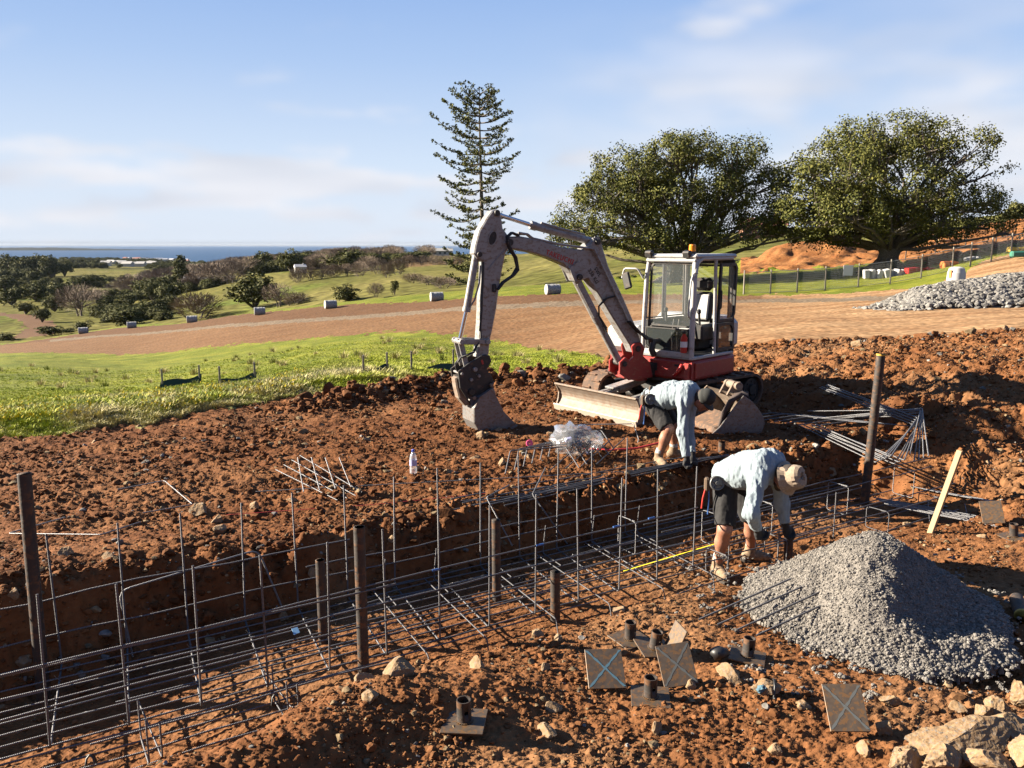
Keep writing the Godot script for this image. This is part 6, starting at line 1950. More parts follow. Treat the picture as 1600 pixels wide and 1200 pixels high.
# ---------- people ----------
# surface of joined tapered capsules: each bone is [a, ra, b, rb, flat ends (1 = a, 2 = b)]
func flesh(bones: Array, cell: float, k: float, wr: FastNoiseLite = null, wamp := 0.0, wscale := Vector3.ONE) -> ArrayMesh:
	var lo := Vector3(1e9, 1e9, 1e9)
	var hi := -lo
	for q in bones:
		var rr: float = maxf(q[1], q[3]) + 4.0 * cell
		lo = lo.min(q[0] - Vector3.ONE * rr).min(q[2] - Vector3.ONE * rr)
		hi = hi.max(q[0] + Vector3.ONE * rr).max(q[2] + Vector3.ONE * rr)
	var dim := Vector3i(((hi - lo) / cell).ceil()) + Vector3i.ONE
	var F := PackedFloat32Array()
	F.resize(dim.x * dim.y * dim.z)
	var sx := dim.y * dim.z
	for q in bones:
		var a: Vector3 = q[0]
		var b: Vector3 = q[2]
		var ra: float = q[1]
		var rb: float = q[3]
		var flat: int = q[4] if q.size() > 4 else 0
		var ab := b - a
		var l2 := maxf(ab.length_squared(), 1e-8)
		var len := sqrt(l2)
		var m := maxf(ra, rb) + 3.5 / k
		var g0 := Vector3i(((a.min(b) - Vector3.ONE * m - lo) / cell).floor()).clamp(Vector3i.ZERO, dim - Vector3i.ONE)
		var g1 := Vector3i(((a.max(b) + Vector3.ONE * m - lo) / cell).ceil()).clamp(Vector3i.ZERO, dim - Vector3i.ONE)
		for ix in range(g0.x, g1.x + 1):
			for iy in range(g0.y, g1.y + 1):
				for iz in range(g0.z, g1.z + 1):
					var p := lo + Vector3(ix, iy, iz) * cell
					var t := (p - a).dot(ab) / l2
					var tc := clampf(t, 0, 1)
					var d := (p - a - ab * tc).length() - lerpf(ra, rb, tc)
					if flat & 1 and t < 0:
						d = maxf((p - a - ab * t).length() - ra, -t * len)
					if flat & 2 and t > 1:
						d = maxf((p - a - ab * t).length() - rb, (t - 1) * len)
					if d < 3.5 / k:
						F[ix * sx + iy * dim.z + iz] += exp(-k * maxf(d, -0.15))
	if wr:
		for ix in dim.x:
			for iy in dim.y:
				for iz in dim.z:
					var i := ix * sx + iy * dim.z + iz
					if F[i] > 0.05 and F[i] < 20.0:
						F[i] *= exp(-k * wamp * wr.get_noise_3dv((lo + Vector3(ix, iy, iz) * cell) * wscale))
	# surface nets
	var ids := {}
	var v := PackedVector3Array()
	var n := PackedVector3Array()
	var corner := [0, 1, dim.z, dim.z + 1, sx, sx + 1, sx + dim.z, sx + dim.z + 1]
	var cpos := [Vector3(0, 0, 0), Vector3(0, 0, 1), Vector3(0, 1, 0), Vector3(0, 1, 1), Vector3(1, 0, 0), Vector3(1, 0, 1), Vector3(1, 1, 0), Vector3(1, 1, 1)]
	var edges := [[0, 1], [0, 2], [0, 4], [1, 3], [1, 5], [2, 3], [2, 6], [3, 7], [4, 5], [4, 6], [5, 7], [6, 7]]
	var ix2 := PackedInt32Array()
	for ix in dim.x - 1:
		for iy in dim.y - 1:
			for iz in dim.z - 1:
				var i := ix * sx + iy * dim.z + iz
				var f0 := F[i]
				if f0 == 0.0 and F[i + sx + dim.z + 1] == 0.0:
					continue
				var inside := 0
				for c in 8:
					if F[i + corner[c]] > 1.0:
						inside += 1
				if inside == 0 or inside == 8:
					continue
				var s := Vector3.ZERO
				var cnt := 0
				for e in edges:
					var fa := F[i + corner[e[0]]]
					var fb := F[i + corner[e[1]]]
					if (fa > 1.0) != (fb > 1.0):
						var la := log(maxf(fa, 1e-3))
						var lb := log(maxf(fb, 1e-3))
						s += cpos[e[0]].lerp(cpos[e[1]], clampf(la / (la - lb), 0, 1))
						cnt += 1
				var lg := []
				for c in 8:
					lg.append(log(maxf(F[i + corner[c]], 1e-3)))
				var g := Vector3(lg[4] + lg[5] + lg[6] + lg[7] - lg[0] - lg[1] - lg[2] - lg[3], lg[2] + lg[3] + lg[6] + lg[7] - lg[0] - lg[1] - lg[4] - lg[5], lg[1] + lg[3] + lg[5] + lg[7] - lg[0] - lg[2] - lg[4] - lg[6])
				ids[i] = v.size()
				v.append(lo + (Vector3(ix, iy, iz) + s / cnt) * cell)
				n.append(-g.normalized())
				# faces round the three edges that end at this cell's first corner
				for ax in 3:
					var step: int = [sx, dim.z, 1][ax]
					var fb := F[i + step]
					if (f0 > 1.0) == (fb > 1.0):
						continue
					var u: int = [dim.z, 1, sx][ax]
					var w: int = [1, sx, dim.z][ax]
					if ids.has(i - u) and ids.has(i - w) and ids.has(i - u - w):
						var q := [ids[i], ids[i - u], ids[i - u - w], ids[i - w]]
						if f0 > 1.0:
							q.reverse()
						ix2.append_array([q[0], q[1], q[2], q[0], q[2], q[3]])
	var arr := []
	arr.resize(Mesh.ARRAY_MAX)
	arr[Mesh.ARRAY_VERTEX] = v
	arr[Mesh.ARRAY_NORMAL] = n
	arr[Mesh.ARRAY_INDEX] = ix2
	var am := ArrayMesh.new()
	am.add_surface_from_arrays(Mesh.PRIMITIVE_TRIANGLES, arr)
	return am

# five bent fingers and a palm that close round a bar; along = bar direction, down = towards the fingertips
func hand_bones(wrist: Vector3, palm: Vector3, side: Vector3, curl: Vector3, sg := 1.0) -> Array:
	var bones := [[wrist, 0.032, palm, 0.036]]
	var fwd := (palm - wrist).normalized()
	side = (side - fwd * side.dot(fwd)).normalized()
	curl = (curl - fwd * curl.dot(fwd)).normalized()
	for k in 4:
		var o := palm + side * (k - 1.5) * 0.021
		bones.append([palm.lerp(o, 0.8) - fwd * 0.02, 0.018, o + fwd * 0.02, 0.013])
		var l := 0.042 - 0.006 * absf(k - 1.3)
		var a := o + fwd * 0.02
		var b := a + (fwd * 0.8 + curl * 0.6).normalized() * l
		var c := b + (fwd * 0.15 + curl).normalized() * l * 0.75
		var d := c + (curl * 0.6 - fwd * 0.8).normalized() * l * 0.55
		bones.append([a, 0.0125, b, 0.0115])
		bones.append([b, 0.0115, c, 0.0105])
		bones.append([c, 0.0105, d, 0.0095])
	var th := palm - side * sg * 0.036 - fwd * 0.015
	var t2 := th - side * sg * 0.022 + fwd * 0.026 + curl * 0.012
	bones.append([palm - fwd * 0.03, 0.02, th, 0.017])
	bones.append([th, 0.016, t2, 0.0135])
	bones.append([t2, 0.0135, t2 + (fwd + curl * 0.9 + side * sg * 0.4).normalized() * 0.028, 0.0105])
	return bones

func boot(ankle: Vector3, toe_dir: Vector3, ground: float) -> Array:
	var d := Vector3(toe_dir.x, 0, toe_dir.z).normalized()
	var h := Vector3(ankle.x, ground + 0.05, ankle.z)
	return [[ankle + Vector3(0, 0.05, 0), 0.056, h + Vector3(0, 0.02, 0) - d * 0.01, 0.05, 1], [h - d * 0.045, 0.046, h + d * 0.09, 0.045], [h + d * 0.08 + Vector3(0, -0.004, 0), 0.046, h + d * 0.165 + Vector3(0, -0.01, 0), 0.04]]

func sole(ankle: Vector3, toe_dir: Vector3, ground: float) -> ArrayMesh:
	var d := Vector3(toe_dir.x, 0, toe_dir.z).normalized()
	var b := MB.new()
	b.X = Transform3D(Basis(d, Vector3.UP, d.cross(Vector3.UP)) * Basis(Vector3.RIGHT, -PI / 2), Vector3(ankle.x, ground, ankle.z))
	b.prism(poly([-0.095, -0.03, -0.06, -0.044, 0.06, -0.046, 0.16, -0.052, 0.205, -0.03, 0.212, 0.01, 0.17, 0.05, 0.06, 0.044, -0.06, 0.044, -0.095, 0.03]), 0.0, 0.024, 0.004)
	return b.mesh()

# S holds the joints; all in world coordinates, the thing's own origin is at its feet
func make_person(S: Dictionary, base: Vector3, label: String, cfg: Dictionary) -> void:
	var p := thing("person", base, label, "person", "workers bending over the steel")
	for key in S:
		S[key] = S[key] - base
	var gy: float = 0.0
	var lat: Vector3 = (S.shn - S.shf).normalized()
	var up: Vector3 = (S.chest - S.pelvis).normalized()
	var belly := up.cross(lat).normalized()
	if belly.y > 0:
		belly = -belly
	var hl: Vector3 = (S.hipn - S.hipf).normalized()
	# skin: head, neck, legs, forearms in one surface, hidden parts run on under the clothes
	var face: Vector3 = cfg.face
	var crown: Vector3 = cfg.crown
	face = (face - crown * face.dot(crown)).normalized()
	var hd: Vector3 = S.head
	var skin := [[S.pelvis, 0.11, S.chest, 0.11], [S.chest, 0.1, S.neck, 0.06], [S.neck, 0.058, hd - crown * 0.05, 0.06], [hd - crown * 0.01, 0.088, hd + crown * 0.035 - face * 0.01, 0.092], [hd + face * 0.045 - crown * 0.06, 0.055, hd + face * 0.055 - crown * 0.01, 0.06]]
	for q in ["n", "f"]:
		skin.append([S["hip" + q], 0.09, S["knee" + q], 0.062])
		skin.append([S["knee" + q], 0.058, S["knee" + q].lerp(S["ankle" + q], 0.35) - face * Vector3(0.015, 0, 0.015), 0.06])
		skin.append([S["knee" + q].lerp(S["ankle" + q], 0.35), 0.057, S["ankle" + q], 0.042])
		skin.append([S.chest.lerp(S["sh" + q], 0.6), 0.06, S["sh" + q], 0.055])
		skin.append([S["sh" + q], 0.052, S["el" + q], 0.042])
		skin.append([S["el" + q], 0.042, S["wr" + q], 0.03])
	put("body", flesh(skin, 0.014, 45.0), M.skin, p)
	# finer head: nose, brow, ears, jaw
	var fs := face.cross(crown).normalized()
	var headb := [[hd + face * 0.1 - crown * 0.005, 0.012, hd + face * 0.122 - crown * 0.04, 0.017], [hd + face * 0.085 + crown * 0.012 - fs * 0.04, 0.02, hd + face * 0.085 + crown * 0.012 + fs * 0.04, 0.02], [hd + face * 0.085 - crown * 0.075 - fs * 0.018, 0.014, hd + face * 0.085 - crown * 0.075 + fs * 0.018, 0.014], [hd + face * 0.07 - crown * 0.11, 0.026, hd + face * 0.03 - crown * 0.1, 0.03]]
	for s in [-1.0, 1.0]:
		headb.append([hd + fs * s * 0.088 + crown * 0.02 - face * 0.01, 0.013, hd + fs * s * 0.09 - crown * 0.03 - face * 0.004, 0.011])
		headb.append([hd + fs * s * 0.03 + face * 0.096 - crown * 0.012, 0.012, hd + fs * s * 0.036 + face * 0.094 - crown * 0.012, 0.012])
	put("face", flesh(headb, 0.006, 110.0), M.skin, p)
	if cfg.has("beard"):
		put("beard", flesh([[hd + face * 0.075 - crown * 0.115, 0.032, hd + face * 0.03 - crown * 0.1 - fs * 0.05, 0.026], [hd + face * 0.075 - crown * 0.115, 0.032, hd + face * 0.03 - crown * 0.1 + fs * 0.05, 0.026]], 0.008, 80.0), M.hair, p)
	put("hair", flesh([[hd - face * 0.03 + crown * 0.03, 0.094, hd - face * 0.045 - crown * 0.03, 0.084]], 0.012, 60.0), M.hair, p)
	# shirt
	var wr := fnl(41, 1.0, FastNoiseLite.TYPE_SIMPLEX_SMOOTH, 3)
	var sh := []
	var girth: float = cfg.girth
	var low: Vector3 = S.pelvis - up * 0.06
	for s in [-1.0, 1.0]:
		sh.append([low + hl * s * 0.075, girth * 0.83, S.mid + lat * s * 0.075 + belly * 0.03, girth * 0.93, 1])
		sh.append([S.mid + lat * s * 0.075 + belly * 0.03, girth * 0.93, S.chest + lat * s * 0.08, girth * 0.9])
	sh.append([S.mid + belly * 0.08, girth * 0.8, S.chest + belly * 0.05, girth * 0.75])
	sh.append([S.chest, 0.12, S.neck - (S.neck - S.chest) * 0.1, 0.078, 2])
	for q in ["n", "f"]:
		sh.append([S.chest.lerp(S["sh" + q], 0.35), 0.11, S["sh" + q], 0.088])
		sh.append([S["sh" + q], 0.082, S["el" + q], 0.064])
		sh.append([S["el" + q], 0.063, S["wr" + q], 0.05, 2])
	put("shirt", flesh(sh, 0.0098, 50.0, wr, 0.017, cfg.folds), M.shirt, p)
	# shorts
	var so := [[S.pelvis + hl * 0.07, 0.135, S.pelvis - hl * 0.07, 0.135], [S.pelvis + hl * 0.06, 0.12, S.pelvis + hl * 0.06 + up * 0.08, 0.125, 2], [S.pelvis - hl * 0.06, 0.12, S.pelvis - hl * 0.06 + up * 0.08, 0.125, 2]]
	for q in ["n", "f"]:
		so.append([S["hip" + q], 0.115, S["hip" + q].lerp(S["knee" + q], 0.9), 0.104, 2])
	put("shorts", flesh(so, 0.0135, 45.0, wr, 0.016, Vector3(8, 3, 8)), M.shorts, p)
	# boots, socks, gloves
	for q in ["n", "f"]:
		var toe: Vector3 = cfg["toe" + q]
		var gg: float = cfg.get("ground" + q, gy)
		var bt := put("boot", flesh(boot(S["ankle" + q], toe, gg + 0.012), 0.009, 70.0), M.boot, p)
		put("sole", sole(S["ankle" + q], toe, gg - 0.004), M.sole, bt)
		put("sock", flesh([[S["ankle" + q] + Vector3(0, 0.03, 0), 0.05, S["ankle" + q].lerp(S["knee" + q], 0.16) + Vector3(0, 0.035, 0), 0.054, 3]], 0.009, 80.0), M.sock, p)
		var hb := hand_bones(S["wr" + q], S["h" + q], cfg["bar"], cfg["curl"], 1.0 if q == "n" else -1.0)
		hb.append([S["wr" + q].lerp(S["el" + q], 0.12), 0.042, S["wr" + q], 0.038, 1])
		put("glove", flesh(hb, 0.0055, 130.0), M.glove, p)
	# belt with tie-wire reel, pouch and pliers
	var bc: Vector3 = S.pelvis + up * 0.03
	var reel_at: Vector3 = cfg.reel - base
	var face_out := Vector3(-0.05, 0.25, 1.0).normalized()
	var b := MB.new()
	var ring := PackedVector3Array()
	for k in 25:
		var w := TAU * k / 24.0
		ring.append(bc + hl * cos(w) * (girth * 0.5 + 0.135) + belly * sin(w) * 0.155)
	b.tube(ring, 0.017, 6, false)
	var belt := put("tool_belt", b.mesh(), M.leather, p)
	b = MB.new()
	var rb := Basis(Vector3.RIGHT, face_out, Vector3.RIGHT.cross(face_out)).orthonormalized()
	b.lathe(PackedVector2Array([Vector2(0.0, -0.035), Vector2(0.066, -0.035), Vector2(0.07, -0.03), Vector2(0.07, 0.022), Vector2(0.066, 0.028), Vector2(0.056, 0.024), Vector2(0.052, 0.016), Vector2(0.0, 0.016)]), 24, reel_at, rb)
	var reel := put("wire_reel", b.mesh(), M.reel, belt)
	b = MB.new()
	for k in 4:
		var w := TAU * k / 4.0 + 0.4
		b.tube(PackedVector3Array([reel_at + face_out * 0.022, reel_at + rb * Vector3(cos(w) * 0.052, 0.022, sin(w) * 0.052)]), 0.007, 6)
	b.cyl(reel_at, reel_at + face_out * 0.04, 0.018, 12)
	put("reel_spokes", b.mesh(), M.reel, belt)
	b = MB.new()
	var pk := reel_at + Vector3(-0.085, -0.02, -0.04)
	b.box(pk, Vector3(0.05, 0.13, 0.08), 0.015)
	put("pouch", b.mesh(), M.leather, belt)
	b = MB.new()
	b.tube(PackedVector3Array([pk, pk + Vector3(-0.035, -0.14, 0.01), pk + Vector3(-0.045, -0.24, 0.015)]), 0.009, 8)
	put("pliers_handle", b.mesh(), M.tool_red, belt)
	b = MB.new()
	b.tube(PackedVector3Array([pk + Vector3(0.02, 0, 0), pk + Vector3(0.02, -0.16, 0.02), pk + Vector3(0.012, -0.3, 0.03)]), 0.008, 8)
	put("pliers_handle", b.mesh(), M.tool_blue, belt)
	# headwear
	var hb2 := Basis(fs, crown, fs.cross(crown).normalized())
	if cfg.hat == "cap":
		var cm := flesh([[hd + crown * 0.035 - face * 0.01, 0.104, hd + crown * 0.06, 0.098], [hd + crown * 0.02 - face * 0.02, 0.103, hd + crown * 0.05, 0.1, 1]], 0.009, 80.0)
		var cp := put("cap", cm, M.cap, p)
		b = MB.new()
		for i in 10:
			for ring2 in 2:
				var q := []
				for c in [[0, 0], [1, 0], [1, 1], [0, 1]]:
					var w: float = -1.1 + 2.2 * (i + c[0]) / 10.0
					var rr: float = 0.095 + (0.055 * cos(w * 1.1) + 0.012) * (ring2 + c[1]) / 2.0 * 1.15
					q.append(hd + crown * (0.035 - 0.012 * (ring2 + c[1])) + face * cos(w) * rr + fs * sin(w) * rr * 0.97)
				b.quad(q[0], q[1], q[2], q[3])
				b.quad(q[3] - crown * 0.005, q[2] - crown * 0.005, q[1] - crown * 0.005, q[0] - crown * 0.005)
		put("cap_brim", b.mesh(), M.cap, cp)
	else:
		b = MB.new()
		var prof := [Vector2(0.156, -0.012), Vector2(0.14, 0.004), Vector2(0.116, 0.042), Vector2(0.114, 0.055), Vector2(0.112, 0.10), Vector2(0.104, 0.128), Vector2(0.085, 0.146), Vector2(0.04, 0.152), Vector2(0.0, 0.15)]
		var sides := 36
		for i in prof.size() - 1:
			for k in sides:
				var q := []
				for c in [[0, 0], [1, 0], [1, 1], [0, 1]]:
					var pr: Vector2 = prof[i + c[0]]
					var w: float = TAU * ((k + c[1]) % sides) / sides
					var wob := 0.012 * sin(w * 3.0 + 0.5) * (1.0 if i + c[0] < 2 else 0.0) + 0.006 * nfine.get_noise_2d(cos(w) * 1.0 + pr.y * 6.0, sin(w) * 1.0)
					q.append(hd + hb2 * Vector3(cos(w) * (pr.x + wob), pr.y - 0.01 + wob + 0.01 * absf(sin(w)) * (1.0 if i + c[0] > 5 else 0.0), sin(w) * (pr.x + wob)))
				b.quad(q[3], q[2], q[1], q[0])
		put("bucket_hat", b.mesh(), M.hat, p)

func make_people() -> void:
	make_person({"pelvis": Vector3(1.783, 0.80, -10.45), "mid": Vector3(1.972, 0.915, -10.3), "chest": Vector3(2.165, 0.93, -10.15), "neck": Vector3(2.262, 0.925, -10.06), "head": Vector3(2.335, 0.885, -9.97), "hipn": Vector3(1.79, 0.73, -10.3), "kneen": Vector3(1.945, 0.485, -10.1), "anklen": Vector3(1.85, 0.125, -10.18), "hipf": Vector3(1.86, 0.73, -10.53), "kneef": Vector3(2.09, 0.44, -10.5), "anklef": Vector3(2.1, 0.115, -10.52), "shn": Vector3(2.105, 0.855, -9.98), "eln": Vector3(2.075, 0.49, -9.9), "wrn": Vector3(2.13, 0.205, -9.86), "hn": Vector3(2.137, 0.125, -9.86), "shf": Vector3(2.26, 0.88, -10.3), "elf": Vector3(2.21, 0.5, -10.2), "wrf": Vector3(2.23, 0.21, -10.0), "hf": Vector3(2.225, 0.125, -9.96)}, Vector3(1.97, 0.0, -10.3), "person in a black cap and pale blue shirt bending beside the excavator", {"face": Vector3(0.62, -0.7, 0.35).normalized(), "crown": Vector3(0.62, 0.66, 0.42).normalized(), "girth": 0.16, "toen": Vector3(0.3, 0, 1.0), "toef": Vector3(1.0, 0, 0.15), "bar": Vector3(0.85, 0, -0.52), "curl": Vector3(0.3, 0, 0.8), "hat": "cap", "folds": Vector3(14, 4, 8), "reel": Vector3(1.725, 0.845, -10.2), "groundn": 0.0, "groundf": 0.0})
	make_person({"pelvis": Vector3(2.142, 0.514, -7.925), "mid": Vector3(2.241, 0.654, -7.727), "chest": Vector3(2.366, 0.712, -7.550), "neck": Vector3(2.454, 0.691, -7.457), "head": Vector3(2.522, 0.644, -7.363), "hipn": Vector3(2.075, 0.420, -7.800), "kneen": Vector3(2.044, 0.046, -7.654), "anklen": Vector3(2.028, -0.354, -7.800), "hipf": Vector3(2.278, 0.389, -8.070), "kneef": Vector3(2.413, -0.006, -8.029), "anklef": Vector3(2.465, -0.354, -8.195), "shn": Vector3(2.241, 0.618, -7.342), "eln": Vector3(2.132, 0.379, -7.134), "wrn": Vector3(2.226, 0.202, -7.259), "hn": Vector3(2.272, 0.145, -7.301), "shf": Vector3(2.527, 0.587, -7.623), "elf": Vector3(2.600, 0.285, -7.717), "wrf": Vector3(2.642, 0.098, -7.717), "hf": Vector3(2.678, -0.006, -7.748)}, Vector3(2.184, -0.484, -7.904), "person in a beige bucket hat and pale blue shirt bending over the cage", {"face": Vector3(0.5, -0.8, 0.3).normalized(), "crown": Vector3(0.68, 0.3, 0.66).normalized(), "girth": 0.172, "toen": Vector3(0.25, 0, 1.0), "toef": Vector3(1.0, 0, 0.1), "bar": Vector3(0.85, 0, -0.52), "curl": Vector3(0.5, 0, 0.6), "hat": "bucket", "folds": Vector3(13, 4, 9), "reel": Vector3(1.96, 0.498, -7.696), "beard": true, "groundn": 0.0, "groundf": 0.0})

